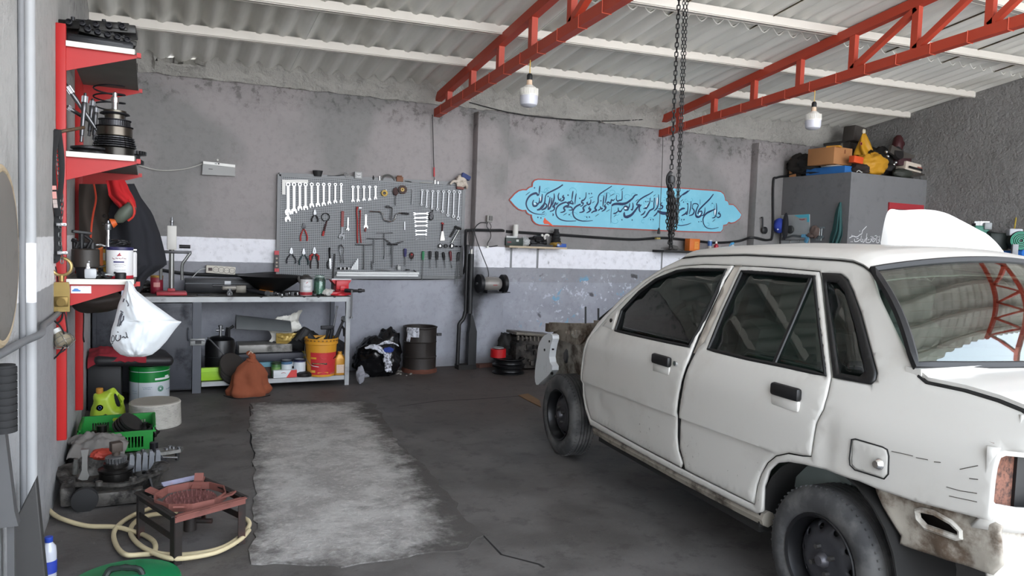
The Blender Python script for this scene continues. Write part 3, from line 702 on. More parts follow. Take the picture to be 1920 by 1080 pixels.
# --- wheels
TYRE=None
def tyre_mat():
 t=NT('worn_tyre');n=t.noise(7,5,.6);c=t.mix(t.ramp(n,.4,.65),lin('#39393a'),lin('#5b5a59'))
 t.bump(t.noise(60,3),.2,.003);return t.set(Base__Color=c,Roughness=.85)
TYRE=tyre_mat()
def wheel(u,y,inward=1):
 T=MB();r0,wd=.272,.165
 prof=[(.168,.012),(.185,.002),(.215,-.004),(.245,.002),(.262,.014),(.270,.028)]
 tread=[]
 for k in range(5):
  h=.032+k*.0225;tread+=[(r0,h),(r0,h+.0165),(.263,h+.0175),(.263,h+.0215)]
 prof+=tread[:-2]+[(.270,wd-.028),(.262,wd-.014),(.245,wd-.002),(.215,wd+.004),(.185,wd),(.168,wd-.012)]
 T.lathe(prof,(0,0,0),(0,1,0),64,closed=True)
 for i in range(64):
  a=2*PI*i/64
  for h in(.03,wd-.03):T.box((r0*math.cos(a)*.99,h,r0*math.sin(a)*.99),(.007,.022,.007),(0,-a,0))
 T.build('tyre',TYRE,None,local=True) if False else None
 o=T.build('tyre',TYRE,car,local=True);
 rim=MB();rim.lathe([(.168,.010),(.174,.004),(.170,.0),(.160,.006),(.152,.03),(.150,.07),(.146,.13),(.166,.15)],(0,0,0),(0,1,0),48,closed=True)
 ro=rim.build('rim',M('#1b1b1d',.4,.3,.2,9,'#3a3938',.3),o,local=True)
 L=[(.151*c_,.151*s_) for c_,s_ in circ(48)]
 hs_=[[(.122*math.cos(2*PI*k/10)+.013*c_,.122*math.sin(2*PI*k/10)+.013*s_) for c_,s_ in circ(10)] for k in range(10)]
 vs,tri,bnd,raw=cdt(L,hs_,.02);dm=MB()
 def dish(r):return terp(r,[(0,.028),(.03,.028),(.05,.034),(.085,.030),(.10,.036),(.135,.055),(.151,.075)])
 dm.add([(v.x,dish(v.length),v.y) for v in vs],[tuple(f) if(vs[f[1]]-vs[f[0]]).cross(vs[f[2]]-vs[f[0]])>0 else tuple(reversed(f)) for f in tri])
 do_=dm.build('wheel_disc',M('#3d3d41',.45,.3,.25,14,'#232222',.3,12),o,local=True,smooth=50);s=do_.modifiers.new('thickness','SOLIDIFY');s.thickness=.006;s.offset=-1
 hub=MB();hub.lathe([(0,.004),(.018,.005),(.026,.014),(.03,.03)],(0,0,0),(0,1,0),20)
 hub.build('hub_cap',M('#57565a',.45,.6,.3,20),o,local=True)
 nt_=MB()
 for k in range(4):a=2*PI*k/4+.5;nt_.cyl((.05*math.cos(a),.012,.05*math.sin(a)),(.05*math.cos(a),.035,.05*math.sin(a)),.0095,n=6)
 nt_.build('wheel_nut',M('#6a6866',.4,.8,.2),o,local=True)
 bd=MB();bd.cyl((0,.06,0),(0,.14,0),.115,n=24);bd.build('brake_drum',UNDER,o,local=True)
 o.location=(u,y,.272)
 if inward<0:o.rotation_euler=(0,0,PI)
 return o
wheel(0,0);wheel(2.352,0);wheel(0,2*YC,-1);wheel(2.352,2*YC,-1)
ax_=MB();ax_.cyl((2.352,.1,.27),(2.352,2*YC-.1,.27),.035);ax_.cyl((0,.1,.27),(0,2*YC-.1,.27),.025);ax_.build('axle',UNDER,car,local=True)
# LEFT WALL
def mpp(p):return(V(p)-CO).dot(CF)/FPX
def bez(pts,n=8,closed=False):
 P=[V(p) for p in pts];out=[];k=len(P)
 for i in range(k if closed else k-1):
  if closed:a,b,c,d=P[i-1],P[i],P[(i+1)%k],P[(i+2)%k]
  else:a,b,c,d=P[max(i-1,0)],P[i],P[i+1],P[min(i+2,k-1)]
  for j in range(n):
   t=j/n;out.append(.5*((2*b)+(c-a)*t+(2*a-5*b+4*c-d)*t*t+(3*b-a-3*c+d)*t**3))
 if not closed:out.append(P[-1])
 return out
def marks(m,o,ex,ey,rows,h=.004,seed=1,dep=.0008):
 rnd=random.Random(seed);o,ex,ey=V(o),V(ex),V(ey);n=ex.cross(ey).normalized()*dep
 for x0,x1,y in rows:
  x=x0
  while x<x1:
   w=rnd.uniform(.6,1.8)*h
   m.tube([o+ex*x+ey*y+n,o+ex*(x+w*.5)+ey*(y+rnd.uniform(-.4,.6)*h)+n,o+ex*(x+w)+ey*(y+rnd.uniform(-.2,.2)*h)+n],h*.17,4,flat=.3)
   x+=w*1.25
PIPE=M('#a9aaac',.5,0,.12,3,'#86878a',.4,4)
def pipe_mat():
 t=NT('painted_pipe');x,y,z=t.sep();n=t.noise(5,4)
 c=t.mix(n,lin('#98999b'),lin('#b1b2b3'));b=t.math('MULTIPLY',t.ramp(z,1.118,1.122),t.math('SUBTRACT',1,t.ramp(z,1.345,1.349)))
 return t.set(Base__Color=t.mix(b,c,lin('#ececec')),Roughness=.5)
pm=pipe_mat()
y1=3.317
m=MB();m.cyl((XL+.02,y1,0),(XL+.02,y1,3.55),.02,n=20);solo('drain_pipe','wide pale vertical pipe on the left wall with a white painted band','pipe',m,pm,(0,0,0))
m=MB();m.cyl((XL+.011,y1-.13,0),(XL+.011,y1-.13,3.55),.011,n=14);solo('drain_pipe','thin grey vertical pipe on the left wall beside the wide pale pipe','pipe',m,M('#77787a',.6,0,.1))
m=MB();m.tube(bez([(XL+.025,2.0,1.06),(XL+.025,2.79,1.015),(XL+.03,3.07,1.003),(XL+.055,3.3,1.0),(XL+.03,3.6,.995),(XL+.02,3.97,.98),(XL+.015,4.6,.97),(XL+.015,5.6,.93)]),.0135,12);solo('conduit','grey horizontal conduit pipe running along the left wall behind the red upright','pipe',m,M('#707274',.5,0,.15))
# --- red wall shelf
SH=thing('wall_shelf','red bracketed metal shelf unit with three white edged boards on the left wall','shelf',(XL,4.97,.2))
YA,YZ=4.42,5.52
for y,z0,z1 in((YA,.30,2.44),(YZ,.215,2.43)):
 MB().span((XL,y-.02,z0),(XL+.045,y+.02,z1),.004).build('upright',RED,SH)
BW=M('#e4e0d6',.6,0,.08,6,'#a89f90',.25);BG=M('#6b6a64',.7,0,.2)
levels=(2.355,1.80,1.145)
for z in levels:
 b=MB().span((XL+.045,YA-.02,z-.022),(XL+.36,YZ+.03,z)).build('board',BG,SH)
 MB().span((XL+.045,YA-.026,z-.026),(XL+.355,YA-.018,z+.001)).build('edge_strip',BW,b)
 for y in(YA,YZ):
  br=MB();br.prism([(XL+.045,z-.022),(XL+.375,z-.022),(XL+.375,z-.035),(XL+.045,z-.145)],(0,y+.006,0),(1,0,0),(0,0,1),.008 if True else 0)
  bo=br.build('bracket',RED,SH)
  MB().span((XL+.365,y-.012,z-.036),(XL+.385,y+.012,z-.012)).build('bracket_tip',RED,bo)
  if z<1.2 and y==YA:CARDB=bo
c0=onY(133,536,YA-.003);c1=onY(171,550,YA-.003)
cd=MB();cd.span((c0.x,YA-.004,c1.z),(c1.x,YA-.0025,c0.z));st=cd.build('sticker',M('#ece8e6',.5,0,.04),CARDB)
mk=MB();marks(mk,(c0.x,YA-.004,c1.z),(1,0,0),(0,0,1),[(.012,.08,.030)],.006,3);mk.v=[v+V((0,0,0)) for v in mk.v]
mk2=MB();w_=c1.x-c0.x
for(x0,x1,zz) in((.008,w_-.008,.034),):marks(mk2,(c0.x,YA-.0045,c1.z),(1,0,0),(0,0,1),[(x0,x1,zz)],.006,5)
mk2.build('sticker_title',M('#c02a30',.6),CARDB)
cc=MB();cc.prism([(.004,.006),(.040,.006),(.042,.012),(.034,.014),(.028,.021),(.014,.021),(.008,.014),(.003,.012)],(c0.x+.002,YA-.0046,c1.z+.004),(1,0,0),(0,0,1),.0006);cc.build('sticker_picture',M('#4f86c6',.6,0,.2,40),CARDB)
mk3=MB();marks(mk3,(c0.x,YA-.0045,c1.z),(1,0,0),(0,0,1),[(.05,w_-.01,.025),(.05,w_-.01,.018),(.06,w_-.01,.010)],.003,6);mk3.build('sticker_text',M('#8a8c96',.6),CARDB)
# --- top shelf: transmission control parts
def valve_body(lab,c,rz,tilt=0,L=.30,D=.15,H=.04,seed=0):
 t=thing('valve_body',lab,'gearbox part',c,rz,'black gearbox castings on the top shelf',rot=(0,tilt,rz))
 m=MB();m.box((0,0,H/2),(L,D,H),None,.006);m.box((.02,.01,H+.008),(L*.7,D*.6,.02),None,.004)
 rnd=random.Random(seed)
 for i in range(10):m.box((rnd.uniform(-L,L)*.42,rnd.uniform(-D,D)*.48,H*rnd.uniform(.4,1.1)),(rnd.uniform(.02,.05),rnd.uniform(.015,.04),rnd.uniform(.01,.03)),None,.003)
 m.build('casting',GREASE,t,local=True)
 for i in range(5):q=MB();q.lathe([(.016,0),(.016,.022),(.011,.024),(.011,.012),(0,.012)],(-L*.36+i*L*.17,-D*.52,H*.55),(0,-1,.25),14);q.build('solenoid',IRON,t,local=True)
 for i in range(4):q=MB();q.cyl((-L*.33+i*L*.2,-.02+.03*(i%2),H+.01),(-L*.33+i*L*.2,-.02+.03*(i%2),H+.03),.012,.010);q.build('port',DSTEEL,t,local=True)
 return t
zt=2.357
pan=MB();pan.box((-.235,4.62,zt+.026),(.31,.34,.05),(0,0,.06),.014);pan.box((-.23,4.455,zt+.032),(.22,.012,.02),(0,0,.06),.004)
solo('oil_pan','flat black oil pan lying on the top red shelf under the castings','gearbox part',pan,M('#15171b',.4,.2,.2,8,'#33404a',.3))
valve_body('black casting with round ports, second from the top of the pile',(-.20,4.56,zt+.055),.12,.12,.27,.14,.03,2)
valve_body('long black casting topmost of the pile on the top red shelf',(-.235,4.60,zt+.098),-.05,-.06,.36,.16,.045,1)
valve_body('small black casting behind the pile on the top red shelf',(-.21,5.1,zt),.3,0,.26,.2,.06,4)
# --- middle shelf: shafts, gears, springs
zm=1.802
hubc=onY(150,278,4.62);hub=MB()
hub.lathe([(.03,0),(.085,0),(.095,.01),(.095,.022),(.075,.03),(.09,.036),(.09,.046),(.06,.052),(.055,.03),(.03,.03)],(-.285,4.62,zm),(0,0,1),32);solo('gear_hub','flat dark steel ring hub holding the upright shafts on the middle shelf','gearbox part',hub,DSTEEL)
def shaft(lab,a,b,r=.011):
 a,b=V(a),V(b);t=thing('splined_shaft',lab,'shaft',a,0,'splined shafts on the middle red shelf')
 d=(b-a);L=d.length;m=MB()
 m.lathe([(r*.7,0),(r*.7,L*.12),(r,L*.13),(r,L*.62),(r*1.12,L*.64),(r*1.12,L*.78),(r*.95,L*.80)],a,d,12);m.build('rod',M('#6a6a6c',.35,.85,.2,30),t)
 s=MB();x,y,z=frame(d)
 s.lathe([(r*1.25,L*.80),(r*1.25,L*.93)],a,d,10)
 for k in range(10):q=x*math.cos(2*PI*k/10)*r*1.3+y*math.sin(2*PI*k/10)*r*1.3;s.beam(a+d*.8+q,a+d*.93+q,.003,.003)
 s.build('spline',STEEL,t);n=MB();n.lathe([(r*.7,L*.93),(r*.7,L*.985),(r*.4,L)],a,d,10);n.build('tip',DSTEEL,t)
Q=lambda px,py,y:onY(px,py,y)
shaft('upright splined shaft standing in the ring hub at the front of the middle shelf',Q(152,266,4.60),Q(160,174,4.62))
shaft('long splined shaft leaning left across the others on the middle shelf',Q(187,252,4.66),Q(121,155,4.60))
shaft('short dark shaft leaning left behind the upright one on the middle shelf',Q(176,232,4.72),Q(122,198,4.64),.010)
shaft('splined shaft standing behind the front upright one on the middle shelf',Q(167,255,4.75),Q(174,185,4.78))
shaft('splined shaft nearest the gear stack, standing at the back of the middle shelf',Q(176,262,4.88),Q(180,198,4.9))
gs=thing('gear_stack','tall dark stack of clutch drums and gears on the middle red shelf','gear stack',(-.165,4.66,zm))
def ring(name,prof,mat=DSTEEL,teeth=None,n=40):
 m=MB();m.lathe(prof,(0,0,0),(0,0,1),n)
 if teeth:
  k,r,z0,z1,w=teeth
  for i in range(k):a=2*PI*i/k;m.box((r*math.cos(a),r*math.sin(a),(z0+z1)/2),(.010,w,z1-z0),(0,0,a))
 m.build(name,mat,gs,local=True)
ring('drum',[(0,0),(.088,0),(.096,.006),(.096,.055),(.09,.06)],M('#3a3835',.3,.9,.3,8))
for i in range(5):
 ring('clutch_plate',[(.06,.062+.012*i),(.104-.003*i,.062+.012*i),(.104-.003*i,.068+.012*i),(.06,.068+.012*i)],IRON if i%2 else DSTEEL,(26,.104-.003*i,.062+.012*i,.067+.012*i,.012))
ring('drum_collar',[(.02,.12),(.085,.12),(.088,.124),(.088,.168),(.08,.172),(.076,.176)],M('#5a544c',.3,.9,.3,8))
ring('gear',[(.02,.176),(.072,.176),(.072,.205),(.02,.205)],DSTEEL,(44,.073,.178,.204,.005))
ring('snap_ring',[(.07,.172),(.092,.173),(.092,.176),(.07,.176)],IRON);ring('snap_ring',[(.06,.206),(.082,.208),(.082,.212),(.06,.212)],IRON)
ring('sleeve',[(.02,.205),(.05,.21),(.05,.245),(.058,.25),(.058,.262),(.03,.268)],M('#5c5850',.3,.9,.25,8))
ring('flange',[(.03,.236),(.075,.242),(.07,.25),(.03,.25)],IRON)
ring('shaft',[(.016,.26),(.016,.305),(.02,.306),(.02,.335),(.012,.338),(.012,.36),(.006,.365)],CHROME,None,16)
for z,lab in((zm+.28,'loose dark coil spring hanging at the back above the gear stack'),):
 sp=MB();c=Q(205,185,5.15);sp.tube([c+V((.085*math.cos(t*.35),.085*math.sin(t*.35),-.07+.0028*t)) for t in range(54)],.005,6)
 sp.tube([c+V((.085,0,-.07)),c+V((.085,0,zm-c.z+.002))],.005,6);solo('coil_spring','dark coil spring standing behind the gear stack on the middle shelf','spring',sp,IRON)
sg=MB();c=V((-.10,4.95,zm));sg.lathe([(.03,0),(.08,0),(.08,.02),(.06,.03),(.06,.05),(.085,.055),(.085,.075),(.03,.08)],c,(0,0,1),30)
for i in range(30):a=2*PI*i/30;sg.box(c+V((.087*math.cos(a),.087*math.sin(a),.065)),(.012,.008,.02),(0,0,a))
solo('cogwheel','toothed gear wheel behind the gear stack at the right edge of the middle shelf','gear',sg,DSTEEL)
fk=MB();fk.tube(bez([Q(104,250,4.40),Q(118,246,4.40),Q(135,243,4.42),Q(157,239,4.5)],6),[.009]*19,10);solo('hook_bar','rusty steel bar sticking out from the red upright at the middle shelf','bar',fk,M('#6b5745',.6,.5,.3,20,'#2a2624',.4),smooth=50)
# --- lowest shelf
zl=1.146
def can(name,lab,cat,c,r,h,body,lid,group=None,band=None,bandr=(0,.2),parts=()):
 t=thing(name,lab,cat,c,0,group)
 m=MB();m.lathe([(0,0),(r*.97,0),(r,.004),(r,h-.004),(r*.97,h)],(0,0,0),(0,0,1),32);m.build('body',body,t,local=True)
 m=MB();m.lathe([(r*1.02,h-.012),(r*1.03,h-.004),(r*1.03,h+.004),(r*.9,h+.004),(r*.88,h-.002),(0,h-.002)],(0,0,0),(0,0,1),32);m.build('lid',lid,t,local=True)
 if band:m=MB();m.lathe([(r+.0008,h*bandr[0]),(r+.0012,h*bandr[0]+.001),(r+.0012,h*bandr[1]),(r+.0008,h*bandr[1])],(0,0,0),(0,0,1),32);m.build('label_band',band,t,local=True)
 return t
CW=M('#d9d8d8',.4,0,.06,8,'#b5b2ae',.25)
pc=can('paint_can','large white can with dark blue lid and red foot on the lowest red shelf','can',(-.135,4.52,zl),.0655,.165,CW,M('#2c2a52',.4),None,M('#b02432',.5),(0,.1))
pm_=MB()
def cylmark(m,r,a0,a1,z0,z1,n=8,off=.0012):
 m.sheet(lambda a,b:((r+off)*math.cos(R(a0+(a1-a0)*a)),(r+off)*math.sin(R(a0+(a1-a0)*a)),z0+(z1-z0)*b),n,1)
def cyltext(m,r,rows,seed=1,h=.005):
 rnd=random.Random(seed)
 for a0,a1,z in rows:
  a=a0;st_=math.degrees(h/r)
  while a<a1:
   w=rnd.uniform(.6,1.6)*st_;m.tube([((r+.001)*math.cos(R(q)),(r+.001)*math.sin(R(q)),z+rnd.uniform(-.4,.6)*h) for q in(a,a+w*.5,a+w)],h*.18,4);a+=w*1.3
m=MB();cylmark(m,.0655,245,290,.086,.094);m.build('label_bar',M('#3b3768',.5),pc,local=True)
m=MB();cyltext(m,.0655,[(240,300,.108)],2,.008);m.build('label_title',M('#7a2a3c',.5),pc,local=True)
m=MB();cyltext(m,.0655,[(245,292,.074),(252,288,.064),(250,292,.046)],3,.004);m.build('label_text',M('#5b5a66',.5),pc,local=True)
m=MB();m.tube([(.0662*math.cos(R(a)),.0662*math.sin(R(a)),z) for a,z in((262,.122),(268,.13),(273,.138),(271,.131),(278,.126),(268,.124))],.0028,6);m.build('label_emblem',M('#b5283a',.5),pc,local=True)
m=MB();m.lathe([(0,0),(.026,0),(.027,.03),(.024,.034),(0,.034)],(-.128,4.437,zl),(0,0,1),20);solo('stopper','small black round cap in front of the white can with dark blue lid','cap',m,BLACK)
wr_=MB();rnd=random.Random(5)
c=V((-.13,4.53,zl+.175));wr_.tube(bez([c+V((.042*math.cos(i*1.9)+rnd.uniform(-.012,.012),.04*math.sin(i*1.9),.004+rnd.uniform(0,.028))) for i in range(22)],4),.0035,6);solo('wire_coil','tangle of black wire lying on the lid of the white can','wire',wr_,BLACK)
c2=MB();c2.lathe([(0,0),(.032,0),(.032,.13),(.028,.14),(0,.14)],(-.085,4.66,zl),(0,0,1),24);solo('tin','white tin half hidden behind the large white can on the lowest shelf','can',c2,CW)
pu=thing('pump','dark brown cylindrical pump with black fittings on top, left on the lowest shelf','pump',(-.295,4.50,zl))
MB().lathe([(0,.058),(.062,.058),(.066,.062),(.066,.150),(.06,.156),(0,.156)],(0,0,0),(0,0,1),28).build('body',M('#34302c',.5,.2,.2,10),pu,local=True)
MB().cyl((0,0,0),(0,0,.06),.04,.05).build('base',IRON,pu,local=True)
hd_=MB();hd_.cyl((-.02,.02,.15),(-.02,.02,.24),.014);hd_.box((-.02,.02,.242),(.09,.04,.016),(0,.1,.3),.004);hd_.cyl((.03,0,.15),(.03,0,.19),.016);hd_.cyl((-.05,-.01,.15),(-.05,-.01,.21),.012);hd_.box((0,.03,.175),(.09,.03,.03),(0,0,.2),.006);hd_.tube([(.01,-.02,.16),(.03,-.03,.2),(.0,-.02,.225)],.01,8);hd_.tube([(-.04,-.03,.16),(-.03,-.035,.19),(-.06,-.02,.2)],.01,8)
hd_.build('fitting',BLACK,pu,local=True)
MB().cyl((.02,-.067,.09),(.02,-.06,.09),.004).build('bolt',STEEL,pu,local=True)
tb=thing('squeeze_bottle','small translucent bottle with a white cap at the front left of the lowest shelf','bottle',(-.268,4.425,zl))
MB().box((0,.012,.027),(.058,.035,.054),None,.01).build('body',M('#b9bcc0',.3,0,.08),tb,local=True);MB().lathe([(.010,.05),(.010,.062),(.007,.064),(.007,.082),(0,.083)],(-.012,.012,0)).build('cap',M('#e6e6e6',.4),tb,local=True)
hs=MB();rnd=random.Random(9);hs.tube(bez([V((-.28+.14*i/14+.02*math.sin(i*2.1),4.47+.05*math.sin(i*1.3),zl+.006+.014*(i%3))) for i in range(15)],5),.006,8);solo('hose','black rubber hose coiled flat in front of the yellow can on the lowest shelf','hose',hs,RUBBER)
hs=MB();hs.tube(bez([V((-.29,4.43,zl+.008)),V((-.24,4.44,zl+.016)),V((-.2,4.46,zl+.022)),V((-.13,4.50-.04,zl+.012))],6),.005,8);solo('hose','pale grey hose end lying across the front of the lowest shelf','hose',hs,M('#b8bcbb',.5))
yc=can('can','small yellow and black can left of the large white can on the lowest shelf','can',(-.185,4.66,zl),.036,.165,M('#c79a1c',.45,0,.1),BLACK,None,M('#c9c2b0',.5),(.55,.8))
rg=MB();rg.torus((-.24,4.63,zl+.115),(.5,-1,.1),.062,.007,30,8);rg.beam((-.24+.05,4.63-.03,zl+.15),(-.15,4.60,zl+.10),.02,.006);rg.tube([(-.255,4.66,zl+.05),(-.25,4.65,zl+.0)],.01,6);solo('bracket_ring','bright metal ring bracket standing behind the brown pump','bracket',rg,CHROME)
og=MB();og.lathe([(0,0),(.02,0),(.055,.02),(.055,.05),(.03,.055),(0,.05)],(-.225,4.76,zl+.10),(.2,-1,.2),24);og.box((-.19,4.80,zl+.05),(.06,.05,.10));solo('wheel_part','orange painted metal part behind the ring bracket on the lowest shelf','part',og,M('#c9671f',.5,.1,.2,12,'#5b3a20',.3))
for k,(dx,z,lab) in enumerate(((0,0,'black radio chassis lowest of the two stacked behind on the lowest shelf'),(.01,.075,'black radio chassis on top of the other at the back of the lowest shelf'))):
 ra=thing('car_radio',lab,'radio',(-.205+dx,5.15,zl+z+.09*0),.05,'stacked black chassis on the lowest shelf')
 MB().box((0,0,.036),(.27,.2,.07),None,.004).build('case',IRON,ra,local=True)
 for i in range(4):MB().box((-.09+.06*i,-.103,.04),(.04,.008,.03),None,.002).build('socket',STEEL if i%2 else BLACK,ra,local=True)
 MB().box((0,-.102,.068),(.26,.006,.006)).build('trim',CHROME,ra,local=True)
sr=thing('puller_rod','tall chrome puller rod standing beside the large white can on the lowest shelf','rod',tuple(Q(201,519,4.55)))
sr.location=(-.192,4.545,zl)
MB().cyl((0,0,0),(0,0,.29),.0085,n=14).build('rod',CHROME,sr,local=True);MB().lathe([(.014,.26),(.015,.262),(.015,.29),(.012,.294),(.006,.296),(.006,.31)],(0,0,0),(0,0,1),14).build('nut',STEEL,sr,local=True);MB().lathe([(.02,0),(.02,.012),(.009,.02)],(0,0,0)).build('foot',DSTEEL,sr,local=True)
MB().cyl((0,0,.09),(0,0,.16),.013).build('sleeve',BLACK,sr,local=True)
# --- drive belts, chain, ring bolt and brass block hanging from the first upright
def belt(lab,pts,w,y,mat=RUBBER,ribs=True):
 m=MB();P=bez([onY(a,b,y+dy) for a,b,dy in pts],8)
 m.tube(P,w,4,flat=.28,up=(0,1,0));return solo('drive_belt',lab,'belt',m,mat,group='drive belts hanging on the red upright')
belt('wide black drive belt, outermost left on the red upright',[(104,245,-.06),(94,290,-.07),(88,350,-.08),(86,420,-.08),(90,465,-.07),(99,487,-.07),(107,480,-.06),(108,440,-.06),(108,380,-.06)],.016,4.36)
belt('black drive belt with pale printed marks, middle of the hanging belts',[(108,243,-.05),(98,300,-.1),(100,345,-.11),(104,380,-.1),(110,405,-.08)],.015,4.36)
belt('narrow black ribbed belt nearest the shelf brackets',[(110,243,-.05),(116,300,-.07),(114,350,-.07),(106,420,-.06),(107,470,-.06)],.012,4.36)
for i,h in enumerate((.02,.035,.02,.02)):
 p=onY(101.3+.9*i,(352,366,378,386)[i],4.243);MB().box(p,(.018,.003,h),(0,-.08,0)).build('printed_mark',M('#d79a92' if i<2 else '#b9aaa4',.7),bpy.data.objects['drive_belt.001'])
def chain(path,pitch,wr,name,lab,mat,cat='chain',loc=None):
 P=[V(p) for p in path];d=[0]
 for a,b in zip(P,P[1:]):d.append(d[-1]+(b-a).length)
 m=MB();s=0;k=0
 def at(s):
  for i in range(len(P)-1):
   if s<=d[i+1]:return P[i].lerp(P[i+1],(s-d[i])/max(1e-9,d[i+1]-d[i]))
  return P[-1]
 while s+pitch<=d[-1]:
  a,b=at(s),at(s+pitch);z=(b-a).normalized();x,y,_=frame(z);side=(x*.8+y*.6 if k%2 else x*-.6+y*.8)
  c=(a+b)/2;h=pitch*.5+wr*.6;w=pitch*.36
  m.tube([c+side*(w*math.cos(t))*1.0+z*((h-w)*(1 if math.sin(t)>0 else-1)+w*math.sin(t)) for t in[2*PI*(i+.5)/10 for i in range(10)]],wr,5,closed=True)
  s+=pitch;k+=1
 return solo(name,lab,cat,m,mat,loc,kind='stuff')
chain(bez([Q(104,247,4.33),Q(110,320,4.3),Q(116,380,4.3),Q(112,440,4.3),Q(117,500,4.3)],6),.022,.003,'hanging_chain','grey steel chain hanging along the red upright beside the belts',M('#6f7170',.5,.7,.3))
for(px,py,lab) in((115,421,'upper small chrome clamp on the hanging chain'),(117,474,'lower small chrome clamp on the hanging chain')):
 p=Q(px,py,4.275);t=thing('hose_clamp',lab,'clamp',p,0,'chrome clamps on the chain');MB().box((0,0,0),(.045,.012,.018),None,.004).build('plate',CHROME,t,local=True)
 for k in(-.012,.014):MB().cyl((k,-.012,0),(k,.012,0),.006,n=8).build('nut',STEEL,t,local=True)
hk=thing('hook_block','brass coloured pulley block with a ring hanging on the red upright','pulley block',Q(113,570,4.31))
p=Q(115.5,500,4.31);m=MB();m.torus(p,(.15,1,0),.044,.008,30,10);m.build('ring',M('#b39b6a',.35,.9,.15,12),hk)
m=MB();m.cyl(p-V((0,0,.044)),p-V((0,0,.075)),.012);m.build('swivel',M('#9c8452',.4,.9,.2),hk)
a,b=Q(114.5,546,4.31),Q(114.5,574,4.31);m=MB();m.prism([(-.036,-.155),(.036,-.155),(.036,-.03),(.03,-.006),(-.03,-.006),(-.036,-.03)],(p.x,4.325,p.z-.072),(1,0,0),(0,0,1),.03);m.build('cheek_plate',M('#8f7a4a',.4,.8,.3,12,'#4b3f25',.35),hk)
m=MB();m.box((p.x,4.29,p.z-.175),(.06,.015,.05),None,.004);m.cyl((p.x,4.285,p.z-.178),(p.x,4.275,p.z-.178),.02);m.build('buckle',M('#6f5c34',.4,.8,.3),hk)
wl_=thing('work_light','caged hand lamp with a white socket hanging by its cable on the left wall','lamp',Q(114,640,4.30))
a=Q(107,620,4.30);b=Q(119,638,4.28);dv=(b-a)
MB().lathe([(0,-.01),(.020,-.008),(.020,.018),(.024,.022)],a,dv,16).build('socket',M('#d9d9d5',.4),wl_)
MB().lathe([(.022,.015),(.040,.05),(.046,.075),(.03,.085)],a,dv,18).build('reflector',M('#a79c86',.4,.3,.2),wl_)
cg=MB();x_,y_,z_=frame(dv)
for k in range(8):
 q=x_*math.cos(2*PI*k/8)+y_*math.sin(2*PI*k/8);cg.tube([a+z_*.02+q*.026,a+z_*.06+q*.048,a+z_*.085+q*.045,a+z_*.1+q*.01],.0018,5)
for h,r_ in((.045,.042),(.075,.049)):cg.torus(a+z_*h,z_,r_,.0018,20,5)
cg.build('cage',M('#8f8d86',.4,.7),wl_)
cb=MB();cb.tube(bez([Q(112,555,4.32),Q(104,580,4.31),Q(99,597,4.30),Q(113,612,4.28),Q(121,630,4.26),Q(119,650,4.26),Q(107,667,4.28),Q(92,679,4.32)],8),.0045,6);cb.tube(bez([Q(118,575,4.32),Q(124,600,4.3),Q(127,640,4.29),Q(122,655,4.28),Q(112,662,4.27)],8),.004,6);cb.build('cable',RUBBER,wl_)
cb=MB();cb.tube(bez([Q(97,600,4.36),Q(108,605,4.36),Q(116,596,4.37),Q(118,578,4.37)],6),.005,6);cb.tube(bez([Q(99,525,4.36),Q(104,500,4.36),Q(113,560,4.33)],6),.003,6);solo('cable','thin black cable looped behind the brass pulley block','cable',cb,RUBBER)
# --- clothes hanging under the middle shelf
def cloth(lab,name,outline_rows,y,mat,bulge=.06,seed=0,fold=.03,cat='clothing',ny=None):
 rows=outline_rows;m=MB();k=len(rows)-1
 def fn(a,b):
  i=min(int(b*k),k-1);f_=b*k-i;l0,r0,y0=rows[i];l1,r1,y1=rows[i+1]
  l,r,yy=l0+(l1-l0)*f_,r0+(r1-r0)*f_,y0+(y1-y0)*f_;p=onY(l+(r-l)*a,yy,y)
  d=fold*math.sin(a*15+seed+3*noise.noise(V((b*2,seed,0))))*(.35+.65*b)+bulge*math.sin(PI*a)+.03*noise.noise(V((a*3,b*3,seed)))
  s=1-d/y;return(CO+(p-CO)*s)
 m.sheet(fn,40,30,.006);return solo(name,lab,cat,m,mat,smooth=70)
JBLK=M('#1b1c22',.9,0,.2,4);JBRN=M('#4a413b',.9,0,.18,5);CRED=M('#b4161c',.85,0,.15,5)
j=cloth('black jacket hanging from the middle red shelf beside the brown one','jacket',[(222,250,345),(212,262,370),(205,284,400),(206,299,440),(205,308,475),(230,312,496),(232,306,500),(232,275,520),(234,262,545)],5.22,JBLK,.09,2,.02)
j2=cloth('dull brown jacket hanging behind the lowest shelf, left of the black jacket','jacket',[(150,225,345),(149,232,370),(150,232,400),(150,234,430),(150,236,470),(150,238,500),(150,240,520)],5.34,JBRN,.05,5,.03)
m=MB();p=[Q(a,b,5.22) for a,b in((176,345),(180,372),(175,400),(172,420),(170,446))];m.tube(bez(p,6),.006,6);m.build('orange_piping',M('#c8452b',.8),j2)
for a,b in((195,405),(193,420),(206,401)):MB().ball(Q(a,b,5.24),.010,8,6).build('button',M('#2b2522',.5),j2)
cloth('bright red cloth hood draped at the shoulder of the black jacket','cloth',[(199,232,338),(201,240,350),(204,246,365),(214,252,378),(226,254,390),(236,252,402)],5.02,CRED,.04,1,.015,'cloth')
gr_=thing('angle_grinder','grey and orange hand grinder tucked under the red cloth','grinder',Q(232,400,4.95))
a,b=Q(248,385,4.93),Q(218,416,4.95);MB().tube([a,a.lerp(b,.5),b.lerp(a,.15),b],[.03,.04,.03,.012],14).build('body',M('#5c6358',.5,.1,.2),gr_)
